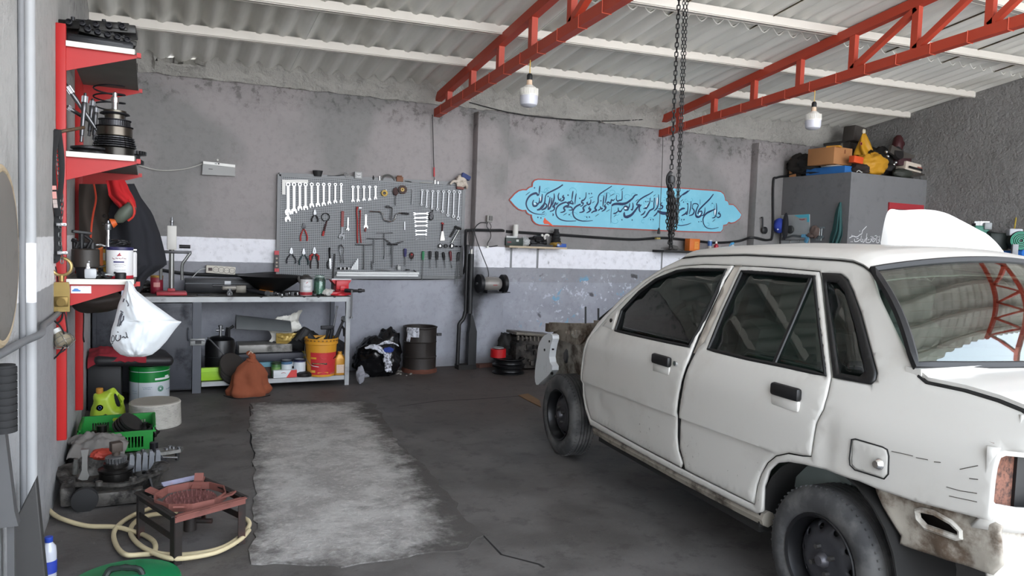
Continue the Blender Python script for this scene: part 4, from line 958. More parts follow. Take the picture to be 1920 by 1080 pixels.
q=Q(209,419,4.95);MB().tube([b,q],[.018,.03],12).build('head',M('#c95a22',.5,0,.2),gr_);m=MB();m.tube(bez([Q(243,375,4.9),Q(251,390,4.88),Q(250,405,4.88),Q(240,414,4.9)],6),.006,6);m.build('cord',M('#c2372c',.6),gr_)
lb=MB();c=Q(180,563,5.0);lb.blob(c,(.14,.12,.075),3,.12,1.5);lb.tube([c+V((0,.02,.05)),(c.x,c.y+.02,zl-.02)],.01,6);solo('leather_bag','dark brown leather bag hanging under the lowest red shelf','bag',lb,M('#2e2520',.6,0,.2,5),smooth=60)
lb=MB();lb.tube(bez([Q(157,560,5.02),Q(157,600,5.02),Q(156,630,5.02),Q(158,642,5.02)],5),[.008]*11+[.012]*4+[.004],6,flat=.4);solo('strap','black strap dangling below the lowest red shelf','strap',lb,BLACK)
# --- white carrier bag with printing
def bagfn():
 rows=[(236,246,527),(232,256,545),(222,288,570),(215,330,600),(214,341,603),(209,328,618),(206,312,640),(214,298,655),(226,285,665),(240,270,669)]
 k=len(rows)-1;P=[]
 m=MB()
 def fn(a,b,s):
  i=min(int(b*k),k-1);f_=b*k-i;l0,r0,y0=rows[i];l1,r1,y1=rows[i+1];l,r,yy=l0+(l1-l0)*f_,r0+(r1-r0)*f_,y0+(y1-y0)*f_
  p=onY(l+(r-l)*a,yy,4.36);th=.10*math.sin(PI*a)**.7*math.sin(PI*min(1,b*.9+.08))**.8
  crum=.022*noise.noise(V((a*5+b*2,b*6,3)))+.014*abs(noise.noise(V((a*11-b*4,b*9,7))))+.012*math.sin(14*a+6*b)*b
  return CO+(p-CO)*(1-s*(th+crum*math.sin(PI*a))/4.36)
 m.sheet(lambda a,b:fn(a,b,1),44,44);m.sheet(lambda a,b:fn(1-a,b,-1),44,44);return m,fn
bm_,bf=bagfn()
CBAG=M('#e6ebee',.4,0,.04,5)
bagT=solo('plastic_bag','white plastic carrier bag tied to the end of the lowest red shelf','bag',bm_,CBAG,smooth=70)
def bagink(name,strokes,r,mat):
 m=MB()
 for s in strokes:m.tube([V(bf(a,b,1.06)) for a,b in bez([(x,y,0) for x,y in s],4) for a,b in[(0,0)]] if False else[V(bf(p.x,p.y,1.06)) for p in bez([(x,y,0) for x,y in s],4)],r,4)
 m.build(name,mat,bagT)
def px2ab(px,py):
 rows=[(236,246,527),(232,256,545),(222,288,570),(215,330,600),(214,341,603),(209,328,618),(206,312,640),(214,298,655),(226,285,665),(240,270,669)];k=len(rows)-1
 for i in range(k):
  if rows[i][2]<=py<=rows[i+1][2]:
   f_=(py-rows[i][2])/(rows[i+1][2]-rows[i][2]);l=rows[i][0]+(rows[i+1][0]-rows[i][0])*f_;r=rows[i][1]+(rows[i+1][1]-rows[i][1])*f_
   return((px-l)/(r-l),(i+f_)/k)
ink=M('#26272d',.6)
bagink('printed_letters',[[px2ab(*q) for q in s] for s in([(211,630),(209,636),(211,641),(214,638),(214,631),(211,629)],[(218,628),(217,636),(221,639),(226,635),(226,628)],[(229,633),(232,631),(235,634),(238,631),(240,634)],[(236,623),(238,629),(237,632)],[(220,622),(222,623)],[(209,645),(212,643)])],.0022,ink)
bagink('printed_panel',[[px2ab(*q) for q in s] for s in([(228,586),(223,600),(220,612)],[(230,588),(226,600),(223,612)],[(232,592),(228,604),(226,610)],[(226,583),(231,586)],[(237,563),(241,571),(239,574)],[(233,560),(231,566)])],.0035,M('#4a4a52',.6))
# PEGBOARD AND ITS TOOLS
YP=7.605
def K(cx,cy,dy=0.0):return onY(500+cx/4.5,300+cy/4.5,YP-.012-dy)
KM=7.0/FPX/4.5*1.09
def peg_mat():
 t=NT('perforated_sheet');x,y,z=t.sep()
 fx=t.math('ABSOLUTE',t.math('SUBTRACT',t.math('FRACT',t.math('MULTIPLY',x,52)),.5));fz=t.math('ABSOLUTE',t.math('SUBTRACT',t.math('FRACT',t.math('MULTIPLY',z,56)),.5))
 h=t.math('MULTIPLY',t.math('SUBTRACT',1,t.ramp(fx,.33,.40)),t.math('SUBTRACT',1,t.ramp(fz,.17,.24)))
 plain=t.math('MULTIPLY',t.ramp(z,1.205,1.21),t.math('SUBTRACT',1,t.ramp(z,1.29,1.295)));h=t.math('MULTIPLY',h,t.math('SUBTRACT',1,t.math('MULTIPLY',plain,.75)))
 c=t.mix(t.noise(4,4),lin('#7a7c7f'),lin('#919395'));c=t.mix(h,c,lin('#232428'));return t.set(Base__Color=c,Roughness=.55,Metallic=.2)
tl,tr,bl_,br_=K(108,128),K(1668,225),K(112,965),K(1650,975)
PB=thing('pegboard','grey perforated metal tool board with a steel frame above the workbench','tool board',(2.2,YP,.98))
z0,z1l,z1r=.99,2.015,2.055
pb=MB();pb.prism([(tl.x,z0),(tr.x,z0+.02),(tr.x,z1r),(tl.x,z1l)],(0,YP+.003,0),(1,0,0),(0,0,1),.006);pb.build('panel',peg_mat(),PB)
FRM=M('#6c6d6e',.5,.4,.15,10)
for a,b in(((tl.x,z1l),(tr.x,z1r)),((tl.x,z0),(tr.x,z0+.02)),((tl.x,z0),(tl.x,z1l)),((tr.x,z0+.02),(tr.x,z1r))):
 m=MB();m.beam((a[0],YP+.008,a[1]),(b[0],YP+.008,b[1]),.035,.03,(0,1,0));m.build('frame_bar',FRM,PB)
for x,z in((tl.x+.1,1.1),(tr.x-.1,1.1),(tl.x+.1,1.9),(tr.x-.1,1.9)):MB().cyl((x,YP,z),(x,YB,z),.012,n=8).build('stand_off',FRM,PB)
WCH=M('#dcdddd',.3,.55,.06,12);WDK=M('#77787a',.45,.6,.2,12)
WRG=M('#a9aaac',.4,.5,.25,25)
def flatring(m,c,ro,ri,th,n=20,a0=0,a1=360):
 c=V(c);k=n;full=a1-a0>=360
 A=[R(a0+(a1-a0)*i/k) for i in range(k if full else k+1)];vs=[]
 for a in A:
  for r,y in((ro,0),(ro,-th),(ri,-th),(ri,0)):vs.append(c+V((r*math.cos(a),y,r*math.sin(a))))
 fs=[];N_=len(A)
 for i in range(N_ if full else N_-1):
  j=(i+1)%N_
  for q in range(4):fs.append((i*4+q,j*4+q,j*4+(q+1)%4,i*4+(q+1)%4))
 if not full:fs+=[(0,1,2,3),(4*N_-1,4*N_-2,4*N_-3,4*N_-4)]
 m.add(vs,fs)
def jaw(m,c,d,s,th=.008):
 d=V(d).normalized();e=V((-d.z,0,d.x));c=V(c)
 pts=[(-1.0,-.35),(-.75,-.8),(-.1,-1.0),(.75,-.95),(.95,-.55),(.15,-.42),(-.1,0),(.15,.42),(.95,.55),(.75,.95),(-.1,1.0),(-.75,.8),(-1.0,.35)]
 P=[c+d*(p[0]*s)+e*(p[1]*s) for p in pts];n=len(P);lo=P;hi=[p+V((0,-th,0)) for p in P]
 m.add(lo+hi,[tuple(range(n)),tuple(reversed(range(n,2*n)))]+[(i,n+i,n+(i+1)%n,(i+1)%n) for i in range(n)])
def bar(m,a,b,w,th=.006):a,b=V(a),V(b);o=V((0,-th/2,0));m.beam(a+o,b+o,w,th,(0,1,0))
def pegthing(name,lab,cat,at,group=None):return thing(name,lab,cat,V(at),0,group)
def combo(lab,x0,y0,x1,y1,w,ro,rj,group,mat=WCH,both=False,openboth=False):
 a,b=K(x0,y0),K(x1,y1);d=(b-a).normalized();m=MB()
 bar(m,a+d*ro*KM*.8,b-d*rj*KM*.7,w*KM)
 if openboth:jaw(m,a,-d+V((.2,0,.2))*.6,ro*KM,.007)
 else:flatring(m,a,ro*KM,ro*KM*.58,.008)
 if both:flatring(m,b,rj*KM,rj*KM*.58,.010)
 else:jaw(m,b,d+V((.22,0,0)),rj*KM,.007)
 if both and mat in(WDK,WRG):m.move((0,-.004,0))
 solo('spanner',lab,'spanner',m,mat,a,group)
ordn=['first','second','third','fourth','fifth','sixth','seventh','eighth','ninth','tenth']
for i,(x,yb,w,rj) in enumerate(((180,440,19,24),(230,432,18,22),(279,408,16,19),(327,404,16,19),(379,384,14,18),(431,379,14,17),(480,373,13,16),(528,362,12,15),(578,352,11,14),(628,350,11,13))):
 combo('combination spanner, %s from the left in the big ten-piece row'%ordn[i] if i else 'largest combination spanner, hanging at the left end of the ten-piece row',x,207,x,yb,w,17-.6*i,rj,'combination spanners hanging in the left row')
combo('short spanner hanging below the largest combination spanner',180,452,177,500,14,8,22,None)
for i,(x,yb,w) in enumerate(((727,345,11),(770,342,11),(820,335,10),(868,333,9),(917,322,12))):
 combo('short combination spanner, %s from the left in the five-piece row'%ordn[i],x,228,x,yb,w,11,12,'short combination spanners in the five-piece row')
combo('single thin ring spanner left of the grinding disc row of eight',1232,256,1226,368,8,9,8,None,WDK,True)
bpy.data.objects[[o.name for o in COL.objects if o.name.startswith('spanner')][-1]]['label']='single short ring spanner just right of the brown grinding disc'
for i,(x,y,xb,yb) in enumerate(((1310,258,1303,374),(1352,262,1345,392),(1398,265,1391,408),(1443,266,1437,415),(1490,268,1481,433),(1536,268,1525,463),(1578,270,1572,474),(1625,272,1612,492))):
 combo('dark double ring spanner, %s from the left in the right-hand row'%ordn[i],x,y,xb,yb,9,11+i*.5,9+i*.9,'double ring spanners in the right row',WRG,True)
for i,(y,xa,xb,w) in enumerate(((455,1245,1355,11),(488,1248,1352,12),(520,1252,1350,10),(555,1254,1350,9),(597,1258,1345,9),(628,1260,1344,8),(665,1262,1345,6))):
 combo('double open-ended spanner lying level, %s from the top of the ladder'%ordn[i],xa,y,xb,y-3+i*.5,w,12-i*.6,12-i*.6,'open-ended spanners hung level one below another',WCH if i<6 else WDK,False,True)
 # --- pliers
def pliers(lab,cx,y0,yj,y1,spread,hm,jw=8,metal=STEEL,group=None,name='pliers',long=False):
 t=pegthing(name,lab,'pliers',K(cx,yj),group)
 m=MB()
 for s in(-1,1):
  m.tube([K(cx+s*2,y0,.006),K(cx+s*jw*.6,(y0+yj)/2,.006),K(cx+s*jw,yj,.006)],[3.2*KM,6.5*KM,8*KM],8,flat=.5,up=(0,1,0))
 m.cyl(K(cx,yj,.0),K(cx,yj,.014),9*KM,n=12);m.build('jaw',metal,t)
 for s in(-1,1):
  h=MB();h.tube(bez([K(cx+s*3,yj+6,.006),K(cx+s*spread*.55,yj+(y1-yj)*.3,.006),K(cx+s*spread,yj+(y1-yj)*.65,.006),K(cx+s*spread*.95,y1,.006)],5),[4.5*KM]*5+[6.2*KM]*11,8);h.build('handle',hm,t)
PRED=M('#a83231',.5,0,.15,8);PTEAL=M('#24383c',.5,0,.15)
pliers('small plain steel long-nose pliers under the left spanner row',407,418,455,522,26,DSTEEL,6)
pliers('combination pliers with long red handles at the left of the board',314,530,575,684,28,PRED,10,DSTEEL)
pliers('circlip pliers with black handles, bottom left corner of the board',208,740,785,874,38,M('#33343a',.5),9)
pliers('circlip pliers with dark teal handles, second along the bottom row',313,746,790,884,36,PTEAL,8)
pliers('pliers with red and black handles, third along the bottom row',403,736,785,915,32,M('#2a2022',.5),10)
m=MB()
for s in(-1,1):m.tube([K(403+s*14,795,.012),K(403+s*36,812,.012),K(403+s*34,845,.012)],9*KM,8)
m.build('grip_top',PRED,bpy.data.objects['pliers.004'])
t=pegthing('locking_pliers','chrome locking pliers hanging right of the black knife','pliers',K(632,780))
m=MB();m.tube(bez([K(622,712,.008),K(612,745,.008),K(622,800,.008),K(625,870,.008)],6),[8*KM,14*KM,15*KM,9*KM,7*KM]+[7*KM]*14,8,flat=.5);m.build('body',CHROME,t)
m=MB();m.tube(bez([K(628,712,.01),K(650,750,.01),K(645,800,.01),K(650,872,.01)],6),[8*KM,12*KM,12*KM]+[6*KM]*16,8,flat=.5);m.build('lever',CHROME,t)
# --- filter strap, adjustable and pipe wrenches
t=pegthing('strap_wrench','oil filter wrench with a wire loop and dark red handle','wrench',K(493,478));m=MB()
m.tube(bez([K(497+33*math.cos(a),482+33*math.sin(a),.008) for a in[R(80-340*i/14) for i in range(15)]],3),4*KM,6);m.build('loop',M('#39393c',.4,.8),t)
m=MB();m.tube([K(508,515,.008),K(500,545,.008)],6*KM,8);m.tube([K(500,540,.008),K(474,640,.008)],[8*KM,9*KM],8);m.build('handle',M('#3a1d20',.5,0,.2),t);MB().tube([K(482,600,.009),K(474,640,.009)],9.5*KM,8).build('grip',PRED,t)
def adjw(lab,x0,y0,x1,y1,w,hm,jm):
 t=pegthing('adjustable_wrench',lab,'wrench',K(x1,y1));a,b=K(x0,y0),K(x1,y1);d=(b-a).normalized();m=MB();bar(m,a,a.lerp(b,.62),w*KM,.012);m.build('handle',hm,t)
 m=MB();bar(m,a.lerp(b,.5),b,w*KM*.7,.010);jaw(m,b,d+V((-.5,0,0)),w*KM*1.15,.012);m.build('jaw',jm,t);MB().cyl(b+V((0,-.006,0))-d*w*KM*.9,b+V((w*KM*.8,-.006,0))-d*w*KM*.9,w*KM*.3,n=8).build('screw',WDK,t)
adjw('adjustable wrench with a dark red handle left of the red pipe wrench',640,432,634,645,22,M('#7e2622',.5,0,.2,8),WDK)
adjw('small all-steel adjustable wrench beside the dark red one',686,486,683,585,10,WCH,WCH)
t=pegthing('pipe_wrench','long red pipe wrench in the middle of the tool board','wrench',K(776,540));m=MB()
m.tube(bez([K(766,395,.012),K(760,430,.012),K(765,520,.012),K(764,640,.012),K(768,702,.012)],6),[13*KM,14*KM,13*KM,12*KM,12*KM]+[10*KM]*20,8,flat=.6);m.build('handle',M('#b03a37',.5,0,.15),t)
m=MB();m.tube(bez([K(788,425,.014),K(790,470,.014),K(786,560,.014),K(796,700,.014)],6),[11*KM,13*KM,13*KM]+[7.5*KM]*16,8,flat=.6);m.build('lever',M('#a83431',.5,0,.15),t)
m=MB();m.box(K(790,405,.014),(30*KM,.014,18*KM),None,.003);m.build('jaw',STEEL,t)
combo('short wide spanner hanging right of the red pipe wrench',836,470,836,565,17,10,17,None)
m=MB();m.box(K(833,588,.006),(16*KM,.01,34*KM),None,.003);solo('nut_driver','little red brown bit hanging below the short wide spanner','bit',m,M('#6d2a24',.5))
# --- brace, hex key, T handles
m=MB();m.tube(bez([K(880,435,.014),K(955,438,.014),K(978,460,.014),K(995,505,.014),K(1045,520,.014),K(1080,500,.014),K(1098,457,.014),K(1140,450,.014),K(1195,455,.014)],6),6*KM,8);t=pegthing('speed_brace','cranked chrome speed brace in the middle of the tool board','brace',K(1040,480));m.build('crank',CHROME,t)
MB().tube([K(1140,450,.014),K(1200,456,.014)],8.5*KM,8).build('grip',DSTEEL,t);MB().cyl(K(872,434,.014),K(892,435,.014),8*KM,n=10).build('drive_head',CHROME,t)
m=MB();m.tube([K(1028,396,.02),K(1056,402,.02),K(1059,415,.02),K(1050,508,.02)],6.5*KM,6);solo('hex_key','bent steel hex key hanging over the speed brace','hex key',m,STEEL)
m=MB();m.box(K(1022,395,.02),(30*KM,.02,22*KM),None,.004);solo('ratchet_socket','black socket at the head of the bent hex key','socket',m,BLACK)
m=MB();bar(m,K(1163,520),K(1164,590),9*KM);solo('feeler_blade','short flat steel blade right of the speed brace','blade',m,M('#a8a9aa',.4,.7))
def tee(lab,xa,xb,yb,xs,ys,xe,r=5.5,mat=WDK):
 t=pegthing('tee_wrench',lab,'wrench',K(xs,yb),'T-handled socket wrenches on the board');MB().tube([K(xa,yb,.012),K(xb,yb,.012)],r*KM,8).build('cross_bar',mat,t);MB().tube([K(xs,yb,.012),K(xe,ys,.012)],r*KM,8).build('shaft',mat,t);MB().cyl(K(xe,ys-22,.012),K(xe,ys,.012),r*KM*1.7,n=10).build('socket_end',mat,t)
tee('T-handled socket wrench hanging lowest, left of the others',750,897,713,823,920,823)
tee('T-handled socket wrench with its bar just above the lowest one',845,978,663,908,875,905,4.5)
tee('thin T-handled wrench hanging highest, bar under the speed brace',930,1064,615,995,834,995,4)
t=pegthing('tee_wrench','three armed socket wrench spreading like a Y, right of the T handles','wrench',K(1062,712))
m=MB();m.tube([K(980,655,.018),K(1030,690,.018),K(1062,714,.018),K(1105,700,.018),K(1152,686,.018)],5.5*KM,8);m.build('arms',STEEL,t);MB().tube([K(1062,712,.018),K(1062,908,.018)],6.5*KM,8).build('shaft',WDK,t);MB().tube([K(1020,712,.018),K(1105,712,.018)],8*KM,8).build('hub',DSTEEL,t);MB().tube([K(1060,722,.024),K(1045,806,.024)],4*KM,6).build('arm',WDK,t)
m=MB();m.tube([K(890,852,.01),K(890,922,.01)],6*KM,6);solo('socket_bar','short dark steel bar standing on the white tray under the T handles','bar',m,WDK)
# --- knife, trowel, wheels, scraper, puller, gauges
t=pegthing('knife','knife with a black handle hanging point down, bottom row','knife',K(533,800));MB().tube(bez([K(533,738,.01),K(530,770,.01),K(534,830,.01)],5),[8*KM,11*KM,12*KM]+[11*KM]*8,8,flat=.6).build('handle',BLACK,t)
m=MB();a=[(527,832),(545,832),(546,915),(536,922),(528,900)];q=[K(*p_,.012) for p_ in a];m.prism([(p_.x,p_.z) for p_ in q],(0,q[0].y,0),(1,0,0),(0,0,1),.004);m.build('blade',CHROME,t)
m=MB();m.tube(bez([K(522,845,.006),K(510,880,.006),K(520,918,.006)],6),8*KM,8,flat=.5);solo('hook_knife','black curved pruning hook hanging behind the knife','hook',m,BLACK)
def disc(name,lab,cx,cy,r,ri,mat,th=.012,cat='disc',dy=0):m=MB();flatring(m,K(cx,cy,dy),r*KM,ri*KM,th,30);return m
m=disc('','',1146,250,38,12,0,.012,dy=.012);t=solo('grinding_disc','brown grinding disc with a yellow centre at the top of the board','disc',m,M('#4a3a35',.8,0,.2,20),K(1146,250))
m=MB();flatring(m,K(1146,250,.024),16*KM,7*KM,.003,24);m.build('disc_label',M('#c8a24c',.5),t)
m=MB();m.blob(K(1088,266,.012),(22*KM,.01,36*KM),4,.2);solo('thread_reel','dark red brown coil hanging left of the grinding disc','coil',m,M('#3d2523',.7,0,.3,30))
m=MB();m.tube(bez([K(1090,305,.008),K(1085,345,.008),K(1088,386,.008)],5),3.5*KM,6);solo('bolt_rod','thin grey rod hanging under the dark red coil','rod',m,WDK)
m=disc('','',992,280,27,12,0,.018,dy=.0);t=solo('tape_roll','small roll of yellow tape hanging on the board','tape',m,M('#b9952c',.5,0,.25,30),K(992,280));m=MB();flatring(m,K(992,280,.018),12*KM,6*KM,.002);m.build('tape_core',BLACK,t)
m=MB();m.cyl(K(1009,253,.0),K(1009,253,.02),5*KM,n=10);solo('peg_hook','white round peg above the yellow tape roll','peg',m,WHITE)
t=pegthing('scraper','paint scraper with a dark red handle right of the level spanners','scraper',K(1483,600));MB().tube([K(1485,533,.01),K(1482,600,.01)],[12*KM,9*KM],8,flat=.6).build('handle',M('#4a1d1c',.5,0,.2),t)
m=MB();q=[K(*p_,.008) for p_ in((1476,600),(1490,600),(1502,668),(1500,680),(1463,680),(1465,664))];m.prism([(p_.x,p_.z) for p_ in q],(0,q[0].y,0),(1,0,0),(0,0,1),.003);m.build('blade',M('#b4b0aa',.4,.7,.2,20),t);MB().tube([K(1488,532,.01),K(1480,542,.01)],13*KM,8).build('cap',PRED,t)
t=pegthing('bearing_puller','two armed black and chrome puller at the right edge of the board','puller',K(1605,575));m=MB();m.tube([K(1590,560,.02),K(1612,572,.02),K(1640,580,.02)],11*KM,8);m.tube([K(1600,565,.016),K(1572,615,.016),K(1550,650,.016)],[7*KM,9*KM,8*KM],8);m.build('arm',BLACK,t);MB().tube([K(1625,590,.02),K(1563,698,.02)],8*KM,8).build('spindle',CHROME,t)
m=MB();m.blob(K(1388,475,.014),(22*KM,.012,34*KM),6,.3);m.tube([K(1402,420,.01),K(1388,470,.01)],5*KM,6);solo('chuck','dark drill chuck hanging beside the level spanners','chuck',m,DSTEEL)
for i,(x,r,lab) in enumerate(((1462,18,'silver faced round socket, left of the row under the puller'),(1508,17,'black round socket in the middle of the row under the puller'),(1560,20,'silver faced round socket, right of the row under the puller'))):
 m=MB();m.lathe([(0,.022),(r*KM*.5,.022),(r*KM*.55,.030),(r*KM,.030),(r*KM,0),(0,0)],K(x,725),(0,-1,0),20);t=solo('impact_socket',lab,'socket',m,BLACK,K(x,725),'round sockets in a row under the puller')
 if i!=1:MB().cyl(K(x,725,.022),K(x,725,.0305),r*KM*.55,n=16).build('socket_face',CHROME,t)
for x,lab in((1603,'small dark fitting, left of the pair at the board edge'),(1634,'small dark fitting, right of the pair at the board edge')):
 m=MB();m.cyl(K(x-9,728,.01),K(x+9,728,.01),7*KM,n=10);solo('pipe_fitting',lab,'fitting',m,IRON,group='dark fittings at the board edge')
 # --- screwdrivers
def driver(lab,x,y0,yh,xe,ye,col,w=12,group='screwdrivers hanging in the bottom row'):
 t=pegthing('screwdriver',lab,'screwdriver',K(x,y0),group);d=xe-x;f_=(yh-y0)/(ye-y0);a,b,c=K(x,y0,.01),K(x+d*f_,yh,.01),K(xe,ye,.01)
 h=MB();h.tube([a,a.lerp(b,.08),a.lerp(b,.6),a.lerp(b,.82),b],[w*.6*KM,w*KM,w*KM,w*.7*KM,w*.85*KM],8);h.build('handle',M(col,.4,0,.1),t);MB().tube([b,b.lerp(c,.9),c],[3.6*KM,3.6*KM,2*KM],6).build('blade',STEEL,t)
driver('screwdriver with a dark blue handle, left end of the bottom row',1169,746,815,1168,897,'#2c2a5c',14)
driver('long screwdriver with a green handle reaching below the board',1322,770,842,1310,1022,'#2c7a50',13)
driver('screwdriver with a thick black handle, next right of the green one',1379,768,838,1380,914,'#17171a',13)
driver('screwdriver with a thick black handle, second right of the green one',1437,770,842,1438,914,'#1c1c1e',14)
driver('slim black screwdriver hanging slightly tilted, third right of the green one',1490,778,845,1508,912,'#151517',12)
driver('screwdriver with a red and black handle near the right end',1549,768,850,1562,915,'#5b1c22',12)
driver('long black screwdriver at the right end reaching below the board',1617,780,855,1590,1048,'#141416',10)
driver('long black screwdriver crossing another at the far right end',1626,778,850,1606,1070,'#1b1b1d',9)
m=MB();m.blob(K(1223,805,.012),(20*KM,.012,26*KM),8,.3);t=solo('cable_clip','red and black cable clip hanging right of the blue screwdriver','clip',m,M('#3a1c1e',.5,0,.4,60));m=MB();m.cyl(K(1218,795,.024),K(1228,800,.024),8*KM,n=8);m.build('clip_top',PRED,t)
m=MB();m.tube([K(1215,830,.012),K(1228,850,.012),K(1236,828,.012)],3*KM,6);m.build('clip_wire',CHROME,t)
# --- white tray with bits along the bottom edge
tray=MB();a,b=K(590,950,.03),K(1282,955,.03);tray.beam(a+V((0,0,0)),b,.02,.040,(0,1,0));tray.beam(a+V((0,.012,-.018)),b+V((0,.012,-.018)),.04,.006,(0,1,0))
solo('tool_tray','white metal channel holding bits along the bottom of the tool board','tray',tray,M('#d8d9d8',.5,.1,.08,20,'#8d8e90',.25))
for i in range(6):
 x=608+17*i;m=MB();m.lathe([(0,0),(6.5*KM,0),(6.5*KM,.024),(4*KM,.024),(4*KM,.012),(0,.012)],K(x,924,.03),(0,0,1),12);solo('socket_bit','short socket standing at the left end of the white channel','socket',m,CHROME if i%2 else BLACK,group='short sockets on the white channel')
for i in range(6):
 x=712+11*i;m=MB();m.beam(K(x,926,.03),K(x+1,912-16*i,.03),6*KM,.006,(0,1,0));solo('hex_bit','flat bit in the rising fan on the white channel','bit',m,WCH,group='fan of flat bits on the white channel')
m=MB();m.box(K(1115,912,.03),(26*KM,.02,34*KM),None,.003);m.cyl(K(1113,895,.03),K(1113,880,.03),6*KM);solo('drill_key','small grey chuck key standing on the white channel','key',m,M('#a3a4a2',.5,.3))
m=MB();m.lathe([(0,0),(18*KM,0),(18*KM,.012),(0,.012)],K(1190,932,.03),(0,0,1),16);solo('round_stopper','black round cap lying on the right part of the white channel','cap',m,BLACK)
m=MB();m.tube([K(925,926,.032),K(985,928,.032),K(1050,931,.032)],4*KM,6);solo('file','dark flat file lying along the top of the white channel','file',m,WDK)
m=MB();m.tube([K(1240,930,.03),K(1280,962,.03)],7*KM,6);solo('pin','dark pin at the right end of the white channel','pin',m,DSTEEL)
# --- carpenter's square, level, things on the top edge
m=MB();bar(m,K(130,180),K(350,180),26*KM,.004);bar(m,K(144,165),K(144,292),26*KM,.0045);solo('steel_square','white steel square hooked over the top left corner of the board','square',m,M('#d9d7d2',.5,.1,.06,30))
t=thing('spirit_level','red and black spirit level standing against the left edge of the board','level',K(85,945));m=MB();a,b=K(85,765,.01),K(85,942,.01);m.span((a.x-17*KM,a.y-.01,b.z),(a.x+17*KM,a.y+.01,a.z));m.build('body',M('#2e2526',.5),t)
for y0_,y1_ in((765,800),(915,944)):m=MB();p,q=K(85,y0_,.02),K(85,y1_,.02);m.span((p.x-18*KM,p.y-.004,q.z),(p.x+18*KM,p.y+.004,p.z));m.build('red_end',M('#b8323c',.5),t)
for y_ in(830,865,895):MB().cyl(K(85,y_,.019),K(85,y_,.023),8*KM,n=10).build('vial',M('#8f7f6c',.3),t)
TOPD=-.0
def KT(cx,cy):return K(cx,cy,-.004)
m=MB();q=KT(430,138);m.lathe([(0,0),(30*KM,0),(42*KM,46*KM),(38*KM,46*KM),(27*KM,5*KM),(0,5*KM)],q,(0,0,1),20);solo('rubber_cup','small black rubber cup standing on the top edge of the board','cup',m,M('#232324',.6,0,.3))
t=thing('scissors','open grey scissors lying on the top edge of the board','scissors',KT(600,142));m=MB();m.tube([KT(510,137),KT(600,130),KT(655,122)],[3*KM,6*KM,6*KM],6,flat=.4);m.tube([KT(510,128),KT(600,135),KT(660,128)],[3*KM,6*KM,5*KM],6,flat=.4);m.build('blade',STEEL,t)
m=MB();m.torus(KT(668,118),(.2,-1,0),14*KM,4*KM,16,6);m.torus(KT(680,138),(.2,-1,0),13*KM,4*KM,16,6);m.build('handle',M('#8f8f8f',.5),t)
t=thing('wall_socket','square white socket box standing on the top edge of the board','socket box',KT(771,158));q=KT(771,130);MB().box(q,(62*KM,.04,58*KM),None,.004).build('box',M('#a6a6a6',.5),t);MB().box(q+V((0,-.022,0)),(40*KM,.006,40*KM),None,.002).build('face',M('#c7c7c6',.5),t);m=MB();m.tube([q+V((-.02,-.026,.004)),q+V((0,-.026,-.004)),q+V((.02,-.026,.004))],.003,6);m.build('needle',M('#777777',.5),t)
m=MB();m.lathe([(0,0),(5*KM,0),(5*KM,10*KM),(9*KM,12*KM),(5*KM,36*KM),(0,38*KM)],KT(900,168),(0,0,1),10);solo('spark_plug','little black spark plug standing on the top edge of the board','spark plug',m,BLACK)
m=MB();m.lathe([(0,0),(9*KM,0),(9*KM,34*KM),(6*KM,34*KM),(6*KM,10*KM),(0,10*KM)],KT(952,172),(0,0,1),14);solo('chrome_socket','chrome socket standing left of the bent hose on the board','socket',m,CHROME)
m=MB();m.tube(bez([KT(972,170),KT(990,138),KT(1025,126),KT(1060,142),KT(1080,172)],6),8*KM,8);solo('bent_hose','arched grey hose standing on the top edge of the board','hose',m,M('#5b5a58',.6,.1,.2))
m=MB();m.box(KT(1121,163),(58*KM,.04,40*KM),None,.002);m.cyl(KT(1121,142),KT(1121,132),22*KM,n=14);solo('relay_box','brown cardboard cube with a black top on the board edge','box',m,M('#7d5540',.7,0,.15))
m=MB();m.tube([KT(1165,178),KT(1195,180),KT(1220,186)],[6*KM,10*KM,7*KM],8,flat=.5);solo('brush_head','dark flat brush lying right of the brown cube','brush',m,M('#353536',.7))
m=MB();m.tube([KT(1288,189),KT(1396,193)],5*KM,6);solo('steel_ruler','slim pale bar lying on the right part of the board edge','bar',m,M('#bdbcb8',.5,.4))
for i,(x,h) in enumerate(((1418,34),(1445,22))):m=MB();m.lathe([(0,0),(10*KM,0),(10*KM,h*KM),(7*KM,h*KM),(7*KM,6*KM),(0,6*KM)],KT(x,203),(0,0,1),14);solo('chrome_socket',('taller' if not i else 'shorter')+' chrome socket of the pair under the red wire','socket',m,CHROME)
g=thing('work_glove','dirty white cloth glove with a blue cuff draped over the right corner of the board','glove',K(1640,245));g['label']='dirty white glove with blue cuff on the top right corner of the board'
m=MB();m.blob(K(1640,180,.02),(52*KM,.035,52*KM),3,.3,2);m.tube([K(1610,180,.03),K(1575,180,.03),K(1548,205,.03)],[16*KM,12*KM,8*KM],8);m.tube([K(1670,190,.03),K(1690,220,.03),K(1688,242,.03)],[16*KM,14*KM,9*KM],8);m.build('palm',M('#c8bdb0',.9,0,.1,30,'#7b6a5c',.4,25),g)
m=MB();m.beam(K(1645,122,.02),K(1712,160,.02),.05,42*KM,(0,1,0),.006);m.build('cuff',M('#3e4a78',.9),g)
m=MB();m.box(K(1632,236,.012),(70*KM,.03,24*KM),(0,.05,0),.004);solo('sanding_block','flat reddish brown block under the glove at the board corner','block',m,M('#7a4b44',.7,0,.2))
